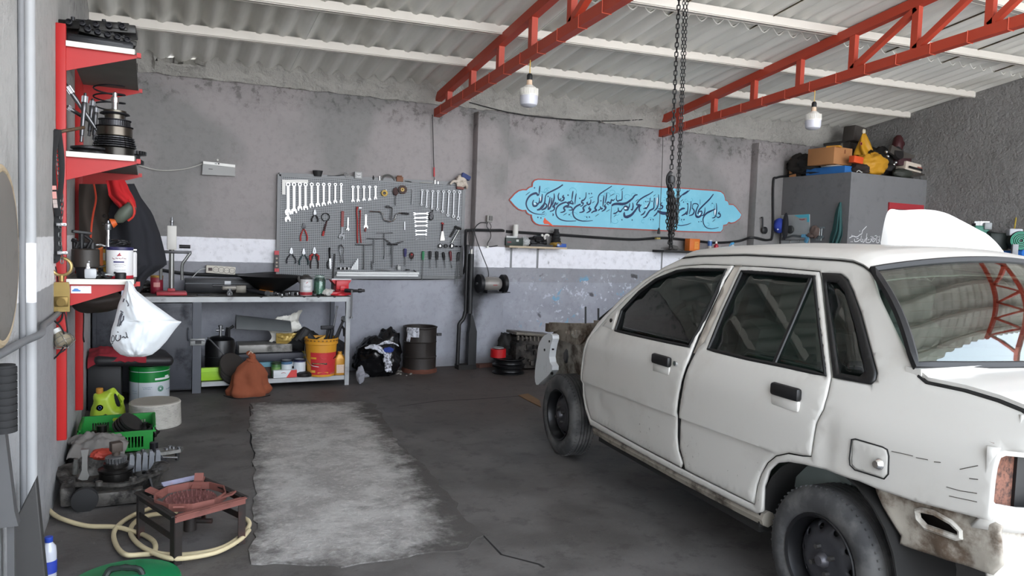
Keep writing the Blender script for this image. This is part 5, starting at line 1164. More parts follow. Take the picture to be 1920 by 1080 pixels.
m=MB();m.tube(bez([onY(811,215,7.62),onY(812,260,7.62),onY(813,300,7.62),onY(814,315,7.62)],5),.004,6);m.tube([onY(814,330,7.62),onY(814.5,338,7.62)],.003,6);t=solo('hanging_wire','thin dark wire hanging down from the left truss to the board','wire',m,BLACK);m=MB();m.tube([onY(814,314,7.62),onY(814,331,7.62)],.009,8);m.build('red_connector',M('#c23a40',.5),t)
# WORKBENCH AND EVERYTHING ON AND UNDER IT
def G(cx,cy,Y=6.9):return onY(360+cx/3.856,480+cy/3.856,Y)
BZ=.855;YW=6.9
WB=thing('workbench','long steel workbench with dark cabinet doors and an open bay under the tool board','workbench',(.66,7.25,0))
BTOP=M('#5a5955',.5,.3,.25,4,'#2a2826',.5,4);BFR=M('#a3a5a6',.5,.4,.2,8,'#5b5a59',.35);DOOR=M('#3b3d44',.5,.1,.18,4,'#22242a',.4);DPOST=M('#4c4f56',.5,.2,.15,6)
XE=1.735
MB().span((XL+.01,YW,BZ-.006),(XE,7.60,BZ)).build('top_plate',BTOP,WB);MB().span((XL+.01,YW-.006,BZ-.052),(XE,YW+.03,BZ-.0065)).build('front_rail',BFR,WB)
for x,y in((XE-.02,YW+.02),(XE-.02,7.57),(XL+.04,7.57)):MB().span((x-.02,y-.02,0),(x+.02,y+.02,BZ-.053)).build('leg',BFR if y<7 else DPOST,WB)
MB().span((.355,YW-.004,0),(.425,YW+.05,BZ-.053)).build('front_post',DPOST,WB)
MB().span((.43,YW,.055),(XE-.045,YW+.03,.095)).build('bottom_rail',BFR,WB);MB().span((.43,YW+.03,.085),(XE-.045,7.55,.095)).build('bottom_shelf',M('#474540',.8,.1,.25,4),WB)
MB().span((XL+.01,YW+.03,.03),(.35,7.55,BZ-.055)).build('cabinet_body',M('#24262b',.6),WB)
for a,b in((XL+.015,-.04),(-.03,.35)):
 d=MB().span((a,YW,.045),(b,YW+.025,BZ-.06),.004).build('cabinet_door',DOOR,WB)
 MB().span((a+.03,YW-.003,.08),(b-.03,YW+.001,BZ-.10),.002).build('door_panel',DOOR,d)
 MB().tube([(b-.03,YW-.006,.47),(b-.03,YW-.03,.49),(b-.03,YW-.03,.56),(b-.03,YW-.006,.58)],.006,8).build('handle',DPOST,d)
lt=MB();lt.span((.335,YW-.022,.425),(.455,YW-.006,.485),.003);lt.build('latch_plate',M('#8c8d8c',.5,.5,.2,12,'#4b4a48',.3),WB);m=MB();m.span((.375,YW-.026,.44),(.425,YW-.0225,.468));m.build('latch_slot',BLACK,WB)
MB().tube([(.34,YW-.028,.47),(.37,YW-.034,.474),(.42,YW-.034,.474),(.45,YW-.028,.468)],.006,8).build('latch_bolt',STEEL,WB)
for x in(.92,1.10,1.30,1.43,1.58):MB().tube([(x-.012,YW-.010,BZ-.004),(x,YW-.012,BZ-.010),(x+.012,YW-.010,BZ-.004)],.004,6).build('edge_bolt',DSTEEL,WB)
PR=thing('press_stand','pale drill press stand with a red base at the left of the bench top','drill stand',(.19,7.05,BZ))
rb_=onY(325,545,7.05)
MB().box((0,0,.016),(.24,.20,.03),None,.006).build('base',M('#a52e38',.5,0,.12,8),PR,local=True);MB().box((0,.05,.04),(.06,.06,.03),None,.006).build('socket',M('#a52e38',.5,0,.12,8),PR,local=True)
MB().cyl((0,.05,.03),(0,.05,.40),.022,n=18).build('column',M('#8f8f8c',.35,.8,.15),PR,local=True)
MB().box((0,.03,.50),(.075,.07,.21),None,.006).build('head',M('#cfcdc7',.5,.1,.08,10),PR,local=True);MB().lathe([(.012,.60),(.012,.63),(.016,.634),(.016,.65),(.01,.653),(.007,.68),(0,.682)],(0,.03,0),(0,0,1),12).build('screw',STEEL,PR,local=True)
MB().box((.04,.04,.375),(.24,.04,.025),None,.005).build('cross_arm',DSTEEL,PR,local=True);MB().cyl((.06,.04,.425),(.15,.04,.425),.016).build('feed_lever',BLACK,PR,local=True)
for s in(-1,1):m=MB();m.tube(bez([(s*.13+.02,.03,.37),(s*.10+.01,.02,.31),(s*.085,.02,.26),(s*.085,.02,.13)],6),.013,10);m.build('side_arm',M('#7d7e7c',.4,.7),PR,local=True)
m=MB();m.span((.31,7.30,BZ),(1.03,7.52,BZ+.125),.008);t=solo('tool_case','flat black steel tool case lying at the back of the bench','tool case',m,M('#1f2024',.45,.2,.2,6));MB().span((.31,7.296,BZ+.082),(1.03,7.299,BZ+.09)).build('lid_seam',M('#45474b',.4,.4),t);MB().span((.645,7.285,BZ+.07),(.70,7.299,BZ+.11)).build('catch',STEEL,t)
rc=can('can','small dark red tin with a gold lid left of the drill stand','can',(.075,7.22,BZ),.052,.155,M('#8c2436',.45,0,.1,20),M('#a5803c',.4,.6))
m=MB();cylmark(m,.052,240,300,.06,.10);m.build('label_patch',M('#c98c86',.5),rc,local=True)
for i,(x,y,s) in enumerate(((-.22,7.2,.10),(-.12,7.1,.09),(-.02,7.35,.10))):
 m=MB();m.blob((x,y,BZ+s*.5),(s,s*.8,s*.5),20+i,.35,2,flat=-.95);solo('carburettor',('greasy black metal part nearest the left wall','greasy black metal part in front on the left of the bench','greasy black metal part right beside the dark red tin')[i]+' on the bench','engine part',m,GREASE,group='greasy parts at the left end of the bench')
m=MB();m.box((-.17,6.97,BZ+.035),(.05,.05,.07));solo('small_box','small white and blue carton on the bench behind the carrier bag','box',m,M('#c9cfe0',.5,0,.15,40))
ps=thing('power_strip','white four-way power strip fixed to the wall above the tool case','power strip',onY(414,506,7.62));a,b=onY(386,504,7.62),onY(441,508,7.62)
d=(b-a).normalized();MB().beam(a,b,.075,.05,(0,-1,0),.006).build('case',M('#cfc9bd',.5,0,.05),ps)
for i in range(4):c=a.lerp(b,.33+.185*i);m=MB();m.lathe([(.024,.026),(.029,.026),(.029,.030),(.024,.030)],c,(0,-1,0),18,closed=True);m.cyl(c+V((-.009,-.026,0)),c+V((-.009,-.0275,0)),.004,n=8);m.cyl(c+V((.009,-.026,0)),c+V((.009,-.0275,0)),.004,n=8);m.build('outlet',M('#8f8a82',.5),ps)
MB().box(a.lerp(b,.14)+V((0,-.026,0)),(.035,.008,.03),None,.002).build('switch',M('#3a2624',.5),ps);m=MB();m.tube(bez([a,a+V((-.05,-.005,-.01)),a+V((-.10,-.01,-.06)),a+V((-.14,-.02,-.11)),a+V((-.16,-.03,-.15))],6),.005,6);m.build('cord',M('#b4b5b6',.5),ps)
m=MB();m.tube(bez([onY(300,506,7.63),onY(340,512,7.63),onY(380,515,7.63),onY(450,516,7.63),onY(520,513,7.63),onY(640,520,7.63),onY(720,522,7.63),onY(830,521,7.63),onY(862,515,7.63),onY(872,500,7.60),onY(873,440,7.5),onY(880,432,7.49),onY(925,432,7.49),onY(941,432,7.49),onY(945,433,7.54),onY(951,434,7.62),onY(1010,438,7.63),onY(1060,441,7.63),onY(1130,446,7.63),onY(1190,449,7.63),onY(1240,446,7.63),onY(1290,450,7.63),onY(1340,455,7.63),onY(1385,452,7.63),onY(1410,445,7.5),onY(1440,450,7.5),onY(1449,436,7.5),onY(1450,345,7.5),onY(1457,333,7.5),onY(1480,330,7.5)],8),.016,8);solo('power_cable','thick black cable running along the back wall from bench to closet','cable',m,BLACK)
m=MB();c=V((1.06,7.22,BZ));m.lathe([(.0,0),(.07,0),(.31,.165),(.315,.17),(.305,.17),(.06,.012),(0,.012)],c,(0,0,1),40);solo('metal_pan','large black flared pan sitting on the bench under the tool board','pan',m,M('#141414',.5,.2,.2))
cl_=thing('pipe_clamp','rusty grey pipe clamp tool lying in front of the tool case','clamp',(.66,7.02,BZ));MB().box((0,0,.065),(.12,.06,.035),None,.006).build('body',M('#77736c',.45,.6,.25,14),cl_,local=True);MB().cyl((-.14,0,.085),(.10,0,.085),.010).build('spindle',DSTEEL,cl_,local=True);MB().box((.10,.01,.055),(.09,.05,.07),None,.008).build('jaw',M('#6b675f',.45,.5,.25,14),cl_,local=True)
m=MB();m.cyl((.0,-.03,.0),(.0,-.03,.06),.018);m.torus((0,-.055,.018),(0,1,0),.018,.008);m.build('foot',WDK,cl_,local=True)
t=thing('torch_handle','dark tubular lever lying on the bench right of the pipe clamp','lever',(.86,7.0,BZ));a,b=V((.80,7.08,BZ+.05)),V((.97,6.95,BZ+.022));MB().tube([a,b],[.018,.02],12).build('tube',IRON,t);MB().tube([b,b+(b-a)*.12],[.026,.026],12).build('nut',WDK,t)
t=thing('chisel','chisel with an orange handle lying on the bench','chisel',(1.0,7.12,BZ+.01));MB().tube([(.94,7.15,BZ+.03),(1.05,7.08,BZ+.02)],[.016,.013],10).build('handle',M('#a0642a',.5),t);MB().tube([(1.05,7.08,BZ+.02),(1.13,7.03,BZ+.008)],[.008,.005],8).build('blade',STEEL,t)
m=MB();m.box((.44,6.98,BZ+.006),(.1,.03,.012),(0,0,.2),.003);solo('screw_plate','small dark bracket lying near the front edge of the bench','bracket',m,IRON)
rnd=random.Random(31);nut0=None
for i in range(46):
 x,y=rnd.uniform(1.13,1.62)-.15,rnd.uniform(6.95,7.12);h=rnd.uniform(.012,.03);r_=rnd.uniform(.010,.018)
 if i<8:x,y=.98+.06*i,7.0+.03*(i%3)
 m=MB();m.lathe([(0,0),(r_,0),(r_,h),(r_*.6,h),(r_*.6,h*.4),(0,h*.4)],(x,y,BZ),(0,0,1),6 if i%3 else 12);solo('loose_nut','small steel nut or socket in the scatter along the bench front','nut',m,(CHROME,WDK,BLACK)[i%3],group='loose nuts and sockets scattered on the bench')
bt=can('can','white and red oil can with a dark spout on the bench left of the jar','can',(1.335,7.0,BZ),.058,.165,M('#c5c3c2',.4,0,.08,12,'#8a8886',.3),M('#3b3938',.5),None,M('#a3323a',.5),(.03,.2));m=MB();cylmark(m,.058,235,305,.05,.125);m.build('label_patch',M('#e0dfe0',.5),bt,local=True);m=MB();cyltext(m,.0588,[(242,300,.09),(244,298,.078)],4,.006);m.build('label_text',M('#3c3c46',.5),bt,local=True);m=MB();m.tube([(.05*math.cos(R(250)),.05*math.sin(R(250)),.13),(.06*math.cos(R(262)),.06*math.sin(R(262)),.118),(.06*math.cos(R(275)),.06*math.sin(R(275)),.13)],.003,5);m.build('label_emblem',M('#b0303a',.5),bt,local=True)
m=MB();m.tube(bez([(-.055,-.01,.12),(-.07,-.01,.15),(-.075,-.01,.18)],5),.014,8);m.lathe([(.05,.165),(.03,.19),(.02,.195),(0,.195)],(0,0,0));m.build('spout',M('#3a3836',.5),bt,local=True)
jr=thing('glass_jar','glass jar full of pale screws on the bench','jar',(1.465,7.02,BZ));JG=glass_mat('jar_glass','#dfeee8',1.0)
MB().lathe([(.0,.0),(.052,0),(.056,.01),(.056,.15),(.045,.168),(.045,.19),(.041,.19),(.041,.168),(.052,.148),(.052,.012),(0,.006)],(0,0,0),(0,0,1),28).build('glass',JG,jr,local=True);MB().lathe([(.046,.172),(.049,.172),(.049,.184),(.046,.184)],(0,0,0),(0,0,1),24).build('rim',M('#9fa9a4',.3,.2),jr,local=True)
m=MB();m.lathe([(0,.008),(.05,.012),(.05,.125),(.03,.135),(0,.13)],(0,0,0),(0,0,1),24);o=m.jit(.004,90).build('screws',M('#8fa39a',.5,.3,.45,140,'#4a5a54',.4,120,.8,120,.01),jr,local=True);o['kind']='stuff'
m=MB();m.tube([onY(627,476,7.15),onY(622,553,6.98)],[.010,.012],10);t=solo('pry_bar','steel pry bar leaning from the bench top against the tool board','bar',m,M('#565759',.4,.8,.2));
VS=thing('bench_vise','red bench vise bolted to the right end of the bench','vise',(1.66,7.0,BZ));VR=M('#c0202a',.4,0,.12,6,'#7a1f20',.2)
m=MB();m.lathe([(.075,0),(.075,.02),(.05,.035),(.045,.06)],(0,.02,0),(0,0,1),20);m.box((0,.02,.02),(.2,.12,.03),None,.006);m.build('base',VR,VS,local=True)
m=MB();m.prism([(-.05,.05),(.05,.05),(.045,.09),(.08,.125),(.095,.15),(-.095,.15),(-.08,.125),(-.045,.09)],(0,.09,0),(1,0,0),(0,0,1),.14 if False else.13);m.build('body',VR,VS,local=True)
m=MB();m.box((0,-.06,.105),(.12,.05,.085),None,.008);m.box((0,.0,.075),(.05,.2,.045),None,.006);m.build('moving_jaw',VR,VS,local=True)
m=MB();m.box((0,-.032,.152),(.19,.012,.02));m.box((0,-.015,.152),(.19,.012,.02));m.build('jaw_plate',STEEL,VS,local=True)
m=MB();m.cyl((.02,-.09,.055),(.09,-.13,.052),.018,n=14);m.cyl((.07,-.13,.052),(.20,-.13,.055),.013,n=12);m.cyl((.14,-.13,.054),(.17,-.13,.055),.02,n=12);m.build('screw',DSTEEL,VS,local=True);m=MB();m.cyl((.075,-.14,.06),(.075,-.14,-.20),.008,n=8);m.lathe([(0,-.012),(.014,-.008),(.014,.008),(0,.012)],(.075,-.14,-.2));m.build('handle_bar',STEEL,VS,local=True)
m=MB();m.blob((1.535,6.98,BZ+.03),(.05,.04,.032),44,.4,2,flat=-.95);solo('rag','scrap of white paper crumpled at the foot of the red vise','rag',m,M('#c9c7c1',.9))
# --- in the open bay
SZ=.096
gc=thing('gas_cylinder','black gas cylinder standing in the bay next to the cabinet','gas cylinder',(.60,7.12,SZ));m=MB();m.lathe([(0,.0),(.125,0),(.13,.012),(.13,.30),(.118,.345),(.08,.37),(.03,.38),(0,.38)],(0,0,0),(0,0,1),36);m.build('tank',M('#121214',.35,.1,.2),gc,local=True)
MB().lathe([(.131,.19),(.133,.192),(.133,.196),(.131,.198)],(0,0,0),(0,0,1),36).build('weld_seam',IRON,gc,local=True);m=MB();m.cyl((0,0,.37),(0,0,.46),.014);m.cyl((-.04,0,.43),(.03,0,.43),.010);m.cyl((.0,0,.46),(0,0,.475),.02);m.build('valve',STEEL,gc,local=True);m=MB();m.tube([(.07,-.02,.36),(.07,-.02,.44),(.11,-.02,.47)],.014,8);m.tube([(.05,.03,.36),(.06,.03,.45)],.012,8);m.build('collar',BLACK,gc,local=True)
m=MB();m.tube(bez([(-.11,-.05,.37),(-.07,-.10,.33),(.0,-.137,.25),(.06,-.137,.16),(.10,-.12,.05),(.11,-.13,.01)],7),.007,8);m.build('hose',M('#57575a',.5),gc,local=True)
m=MB();m.sheet(lambda a,b:(.74+.50*a+.02*b,7.16+.30*b,SZ+.29+.26*math.sin(PI*(.12+.80*b))**.6*(1-.25*a)),20,14,.004);solo('sheet_duct','bent grey sheet metal hood lying at the back of the bay','metal sheet',m,M('#7d8082',.45,.5,.15,6),smooth=60)
m=MB();m.span((.76,7.12,SZ+.21),(1.24,7.40,SZ+.285),.006);solo('silver_case','worn silver box lying under the sheet metal hood','box',m,M('#8f8d89',.5,.4,.2,8,'#55534f',.4))
m=MB();m.span((.75,7.08,SZ+.13),(1.34,7.42,SZ+.205),.006);solo('dark_case','flat dark grey case under the worn silver box','case',m,M('#33343c',.5,.1,.15))
m=MB();m.span((.76,7.05,SZ+.085),(1.06,7.4,SZ+.128));solo('blue_box','thin light blue carton under the dark grey case','box',m,M('#5f8f9f',.6,0,.15,12))
m=MB();m.span((.76,7.07,SZ),(1.30,7.4,SZ+.083));solo('carton','dark brown carton lowest in the stack at the back of the bay','box',m,M('#4a3b37',.8,0,.2))
m=MB();m.span((1.08,7.02,SZ+.088),(1.30,7.3,SZ+.128));solo('white_box','white flat carton beside the light blue one in the stack','box',m,M('#b8bdbf',.6,0,.2,20))
m=MB();m.sheet(lambda a,b:(1.04+.32*a+.03*math.sin(b*7),7.22-.02*math.sin(a*5)+.14*b,SZ+.30+.25*b*(.75+.35*a)+.03*noise.noise(V((a*6,b*6,1)))+.02*abs(noise.noise(V((a*13,b*11,4))))),24,20,.003);m2=m;t=solo('foil_sack','crumpled white and gold plastic sack lying on the silver box','sack',m,M('#d2cfc6',.35,.1,.1,4,'#a98f58',.32,5,.5,14,.02),smooth=45)
MB().sheet(lambda a,b:(1.10+.22*a,7.185-.05*math.sin(PI*a)+.02*noise.noise(V((a*7,b*5,2))),SZ+.285+.10*b+.015*noise.noise(V((a*5,b*9,6)))),16,10,.003).build('gold_fold',M('#b59a55',.4,.3,.25,9),t)
m=MB();m.span((.43,6.96,SZ),(.81,7.0-.0,SZ+.115),.003);m.box((.62,6.95,SZ+.072),(.5,.012,.008));solo('lime_box','bright lime green carton lying in front of the gas cylinder','box',m,M('#9ccb2c',.5,0,.1,6))
hb=MB();
for i in range(3):hb.lathe([(.06,0),(.115,0),(.12,.006),(.12,.022),(.115,.028),(.06,.028)],(.68,6.90,SZ+.02+.03*i),(.35,-.75,.5),30)
hb.v=[v+V((0,.05,.045)) for v in hb.v];solo('brake_disc','stack of dark ribbed clutch rings leaning behind the brown bag','clutch ring',hb,M('#4b4846',.4,.7,.2))
bg_=thing('cloth_bag','reddish brown cloth bag slumped in front of the bench','bag',(.80,6.72,0));m=MB()
def bagp(a,b):
 th=2*PI*a;z=b;r_=.155*(1-.12*b)*(1 if b<.55 else(1-((b-.55)/.45)**1.6*.72));r_*=1+.10*math.sin(5*th+4*b)+.12*noise.noise(V((math.cos(th)*2,math.sin(th)*2,b*3)))+.05*noise.noise(V((math.cos(th)*6,math.sin(th)*6,b*8)))
 r_*=1+.18*math.exp(-((b-.12)/.12)**2)
 return(r_*math.cos(th)+.02*b,r_*.8*math.sin(th),.31*b)
m.sheet(bagp,56,30);m.build('body',M('#8a4a30',.9,0,.15,7,'#4a2a20',.28,7,.4,30,.006),bg_,local=True,smooth=70);m=MB();m.tube(bez([(.02,0,.28),(.03,-.01,.33),(.01,-.01,.37),(-.01,0,.36)],5),[.05]*4+[.03]*4+[.02]*8,10);m.build('neck',M('#8a4a30',.9,0,.15,7),bg_,local=True)
m=MB();m.tube([(-.005,-.02,.36),(.01,-.03,.39),(.03,-.02,.37)],.006,6);m.build('tie',M('#b9a99a',.8),bg_,local=True)
for i,(p,rz) in enumerate((((.79,6.60,.004),.1),)):
 m=MB();m.tube(bez([(.60,6.72,.004),(.68,6.57,.004),(.85,6.55,.004),(.97,6.62,.004)],5),.004,6);solo('wire','thin black wire lying on the floor under the brown cloth bag','wire',m,BLACK)
def tin(lab,x,y,r,h,body,lid,bandc=None,bz=(.3,.8)):return can('can',lab,'can',(x,y,SZ),r,h,M(body,.4,0,.1,9),M(lid,.4,.3),None,M(bandc,.5,0,.2,60) if bandc else None,bz)
tin('green tin with a white cap behind the brown cloth bag',1.075,7.0,.042,.13,'#3d6b35','#2a3c26','#6b8f4f',(.4,.7))
tin('white tin with a green band, left of the two white tins',1.17,7.0,.05,.15,'#c6cdd0','#2d2f3a','#4a6b8a',(.78,.97))
tin('white tin with a dark blue rim, right of the two white tins',1.29,7.0,.054,.155,'#cfd4da','#23263a','#30365e',(.86,.98))
tin('small teal tin beside the yellow bucket',1.395,7.02,.035,.125,'#2f6a62','#245048','#4c8f80',(.3,.6))
m=MB();m.box((1.145,6.955,SZ+.035),(.21,.075,.07),(0,0,.03),.002);t=solo('wipes_box','white and red carton lying at the front of the bottom shelf','box',m,M('#cfd3d6',.5,0,.06));m=MB();m.prism([(.01,.001),(.105,.001),(.105,.069),(.055,.069)],(1.145,6.916,SZ),(1,.03,0),(0,0,1),.0012);m.build('red_print',M('#c63a36',.5),t);m=MB();m.tube([(1.11,6.9155,SZ+.045),(1.13,6.9155,SZ+.05),(1.15,6.915,SZ+.044)],.006,6,flat=.3);m.build('print_mark',M('#b02c34',.5),t)
m=MB();m.lathe([(0,0),(.07,0),(.075,.01),(.075,.03),(.05,.045),(0,.045)],(1.33,6.96,SZ),(0,0,1),24);solo('round_tray','dark round metal lid in front of the white tins','lid',m,DSTEEL)
yc_=thing('crate','small yellow plastic crate behind the tins','crate',(1.36,7.28,SZ));m=MB()
for z in(.10,.15,.20,.25):m.box((0,-.1,z-.06),(.3,.008,.028));m.box((-.15,0,z-.06),(.008,.2,.028));m.box((.15,0,z-.06),(.008,.2,.028))
m.span((-.155,-.105,0),(.155,.105,.02));m.span((-.155,-.106,0),(-.13,-.09,.21));m.span((.13,-.106,0),(.155,-.09,.21));m.build('basket',M('#9b8f37',.6,0,.15),yc_,local=True)
m=MB();m.blob((1.36,7.24,SZ+.29),(.17,.14,.10),61,.3,2);solo('black_rag','heap of black rags on top of the yellow crate','rag',m,M('#19191a',.95,0,.3),smooth=60)
bo=thing('boot','dark work boot standing sole-out on the rags in the bay','boot',(1.30,7.18,SZ+.36));a,b=onY(360+750/3.856,480+610/3.856,7.10),onY(360+812/3.856,480+520/3.856,7.10)
d=b-a;m=MB();m.tube([a,a.lerp(b,.25),a.lerp(b,.6),b],[.045,.05,.042,.036],12,flat=.3);m.build('sole',M('#3a3a3c',.8,0,.2),bo);m=MB();m.tube([a+V((.03,.02,0)),a.lerp(b,.5)+V((.045,.03,0)),b+V((.03,.02,-.01))],[.05,.06,.04],12);m.tube([a.lerp(b,.6)+V((.04,.03,0)),onY(360+880/3.856,480+630/3.856,7.12)],[.05,.045],10);m.build('upper',M('#232223',.7,0,.2),bo)
bk=thing('bucket','yellow plastic bucket with a red printed label full of long tools','bucket',(1.485,6.985,SZ));BY=M('#d3952a',.5,0,.1,6,'#8a6326',.25)
H=.36;m=MB();m.lathe([(0,0),(.125,0),(.145,H-.06),(.155,H-.055),(.155,H-.035),(.150,H-.03),(.156,H-.01),(.156,H),(.146,H),(.120,.01),(0,.008)],(0,0,0),(0,0,1),44);m.build('tub',BY,bk,local=True)
for k in range(26):a_=2*PI*k/26;MB().box((.157*math.cos(a_),.157*math.sin(a_),H-.018),(.006,.014,.012),(0,0,a_)).build('rim_notch',M('#7a5620',.6),bk,local=True) if k>12 else None
rr_=lambda z:.125+.02*z/(H-.06)
m=MB();m.sheet(lambda a,b:((rr_(.02+.21*b)+.0012)*math.cos(R(215+125*a)),(rr_(.02+.21*b)+.0012)*math.sin(R(215+125*a)),.02+.21*b),24,4);m.build('label_sheet',M('#c23034',.5,0,.12,14,'#8d2226',.3),bk,local=True)
def bpatch(name,a0,a1,z0,z1,mat,off=.002,bend=0):m=MB();m.sheet(lambda a,b:((rr_(z0)+off)*math.cos(R(a0+(a1-a0)*a)),(rr_(z0)+off)*math.sin(R(a0+(a1-a0)*a)),z0+(z1-z0)*b+bend*math.sin(PI*a)),14,3);m.build(name,mat,bk,local=True)
bpatch('label_yellow',216,240,.17,.225,M('#d9a531',.5),.0022,.0);bpatch('label_band',222,282,.115,.135,M('#20232c',.5),.0024,.008);bpatch('label_orange',245,290,.03,.085,M('#d98a34',.5),.0022,.015);bpatch('label_small',216,235,.04,.065,M('#e0b24a',.5),.0026);bpatch('label_box',300,335,.02,.11,M('#b85a58',.5),.0022)
m=MB();m.tube([((rr_(.17)+.003)*math.cos(R(a_)),(rr_(.17)+.003)*math.sin(R(a_)),.17+z) for a_,z in((312,-.005),(320,.012),(326,.002),(335,.022))],.006,5,flat=.4);m.build('label_mark',BLACK,bk,local=True)
m=MB();cyltext(m,.139,[(226,278,.127)],8,.009);m.build('label_text',M('#d8c26a',.5),bk,local=True)
m=MB();m.tube([((rr_(.2)+.002)*math.cos(R(270+16*math.cos(q))),(rr_(.2)+.002)*math.sin(R(270+16*math.cos(q))),.2+.03*math.sin(q)) for q in[R(20+40*i) for i in range(8)]],.004,5,flat=.4);m.build('label_swirl',M('#e0766a',.5),bk,local=True)
m=MB();m.tube(bez([(-.15,0,H-.05),(-.16,-.06,H-.16),(-.12,-.12,H-.24),(-.05,-.14,H-.26)],6),.003,5);m.build('wire_handle',STEEL,bk,local=True)
BX,BYY=1.485,6.985
def bt_(name,lab,a,b,r,mat,cat,head=None,hr=None):
 a,b=V(a),V(b);t=thing(name,lab,cat,a);MB().tube([a,b],r,10).build('shank',mat,t)
 if head:head(t,a,b)
 return t
T=lambda cx,cy,y=6.98:G(cx,cy,y)
base=V((BX,BYY,SZ+.02))
bt_('torque_bar','long steel breaker bar standing upright in the yellow bucket',base+V((.06,.04,0)),T(1047,375,7.02),.008,STEEL,'bar',lambda t,a,b:MB().tube([b,b+(b-a)*.03],[.012,.012],8).build('head',STEEL,t))
bt_('ratchet','chrome headed ratchet leaning right in the yellow bucket',base+V((-.02,0,0)),T(1100,455,6.95),.012,DSTEEL,'ratchet',lambda t,a,b:MB().lathe([(0,-.012),(.03,-.012),(.032,0),(.03,.012),(0,.012)],b,(.3,-1,.3),18).build('head',CHROME,t))
bt_('hammer','black hammer with its head up at the left of the bucket',base+V((0,.03,0)),T(985,520,7.0),.012,BLACK,'hammer',lambda t,a,b:MB().beam(b+V((-.07,0,.004)),b+V((.05,0,.004)),.035,.035,(0,1,0),.004).build('head',IRON,t))
bt_('pry_lever','flat black pry lever in the middle of the bucket',base+V((0,-.02,0)),T(1015,530,6.96),.018,IRON,'lever')
bt_('tyre_iron','black curved iron hanging over the right rim of the bucket',base+V((.08,0,.1)),T(1080,505,6.98),.012,IRON,'iron',lambda t,a,b:MB().tube([b,b+V((.025,0,-.03)),b+V((.03,0,-.10))],.012,8).build('hook',IRON,t))
m=MB();m.blob(T(930,625,6.99),(.07,.06,.05),71,.25,2);solo('rubber_boot','black rubber gaiter lying on the left rim of the bucket','gaiter',m,RUBBER)
m=MB();m.prism([(-.06,0),(.02,.02),(.06,.08),(-.01,.06)],T(915,640,6.94),(1,0,.2),(0,0,1),.03);solo('yellow_scoop','yellow plastic scoop edge sticking out of the bucket','scoop',m,M('#cf9c30',.5))
m=MB();m.blob((1.63,7.22,SZ+.22),(.13,.14,.11),77,.25,2);m.blob((1.62,7.2,SZ+.09),(.12,.14,.10),79,.2,2);solo('dark_sack','dark heap of rags behind the golden oil bottle','rag',m,M('#1d1d20',.95,0,.3),smooth=60)
def oil_bottle(name,lab,loc,w,d,h,body,cap,rz=0):
 t=thing(name,lab,'bottle',loc,rz);m=MB();prof=[(0,1),(.02,1),(.68,1),(.76,.9),(.84,.55),(.88,.42)];vs=[];k=24
 for hh,s in[(0,.96)]+prof[1:]:
  vs.append([(s*w/2*abs(math.cos(a))**.6*(1 if math.cos(a)>0 else-1)*1.0,max(s,.62)*d/2*abs(math.sin(a))**.6*(1 if math.sin(a)>0 else-1),hh*h) for a in[2*PI*i/k for i in range(k)]])
 fl_=[p for r_ in vs for p in r_];n=len(vs);fs=[(i*k+a,i*k+(a+1)%k,(i+1)*k+(a+1)%k,(i+1)*k+a) for i in range(n-1) for a in range(k)]+[tuple(reversed(range(k))),tuple(range((n-1)*k,n*k))]
 m.add(fl_,fs);m.build('body',body,t,local=True);MB().lathe([(.2*w,.88*h),(.2*w,.99*h),(.16*w,h),(0,h)],(0,0,0),(0,0,1),16).build('cap',cap,t,local=True);return t
ob=oil_bottle('oil_bottle','golden plastic oil bottle standing right of the yellow bucket',(1.655,6.95,SZ),.105,.06,.225,M('#b9852f',.35,.3,.12,8),M('#c08a2c',.35,.2));m=MB();m.span((-.036,-.0325,.02),(.036,-.0305,.10));m.build('label_sheet',M('#cdb8a6',.5,0,.15,40,'#9c4a38',.3,40),ob,local=True);m=MB();marks(m,(-.03,-.0328,.0),(1,0,0),(0,0,1),[(0,.055,.086),(0,.05,.03)],.007,5);m.build('label_text',M('#5c2c2c',.5),ob,local=True)
# THINGS ON THE BACK WALL
BN=[]
t1=lambda x,y:(950+x/9.817,330+y/9.817);t2=lambda x,y:(1060+x/9.817,330+y/9.817);t3=lambda x,y:(1170+x/9.817,330+y/9.817);t4=lambda x,y:(1280+x/9.817,340+y/9.817)
YS=7.632
ol=[t1(*q) for q in((62,440),(100,400),(160,330),(230,280),(300,262),(370,265),(400,235),(430,215),(482,200),(488,130),(520,88),(580,70),(700,76))]+[t2(0,103),t2(1178,175),t3(1178,243),t4(620,182)]+[t4(*q) for q in((700,197),(755,240),(775,300),(780,352),(830,372),(850,432),(930,438),(980,482),(1040,560),(1083,615),(1050,680),(960,745),(900,760),(845,745),(810,790),(745,805),(738,880),(700,925),(600,930),(0,912))]+[t3(0,962),t2(0,912)]+[t1(*q) for q in((870,905),(600,893),(540,868),(492,820),(468,750),(470,712),(420,698),(380,668),(360,622),(290,628),(220,600),(150,540),(90,470))]
def PS(q,dy=0.0):return onY(q[0],q[1],YS-dy)
pts=[PS(q) for q in ol];cx_=sum(p.x for p in pts)/len(pts);cz_=sum(p.z for p in pts)/len(pts)
BAN=thing('calligraphy_sign','long turquoise sign board with dark blue calligraphy on the back wall','sign',(cx_,YS,cz_))
def grow(P,d):
 o=[];n=len(P)
 for i in range(n):
  a,b,c=P[i-1],P[i],P[(i+1)%n];t=(c-a);nn=V((t.z,0,-t.x)).normalized();o.append(b+nn*(-d))
 return o
gp=grow(pts,.014)
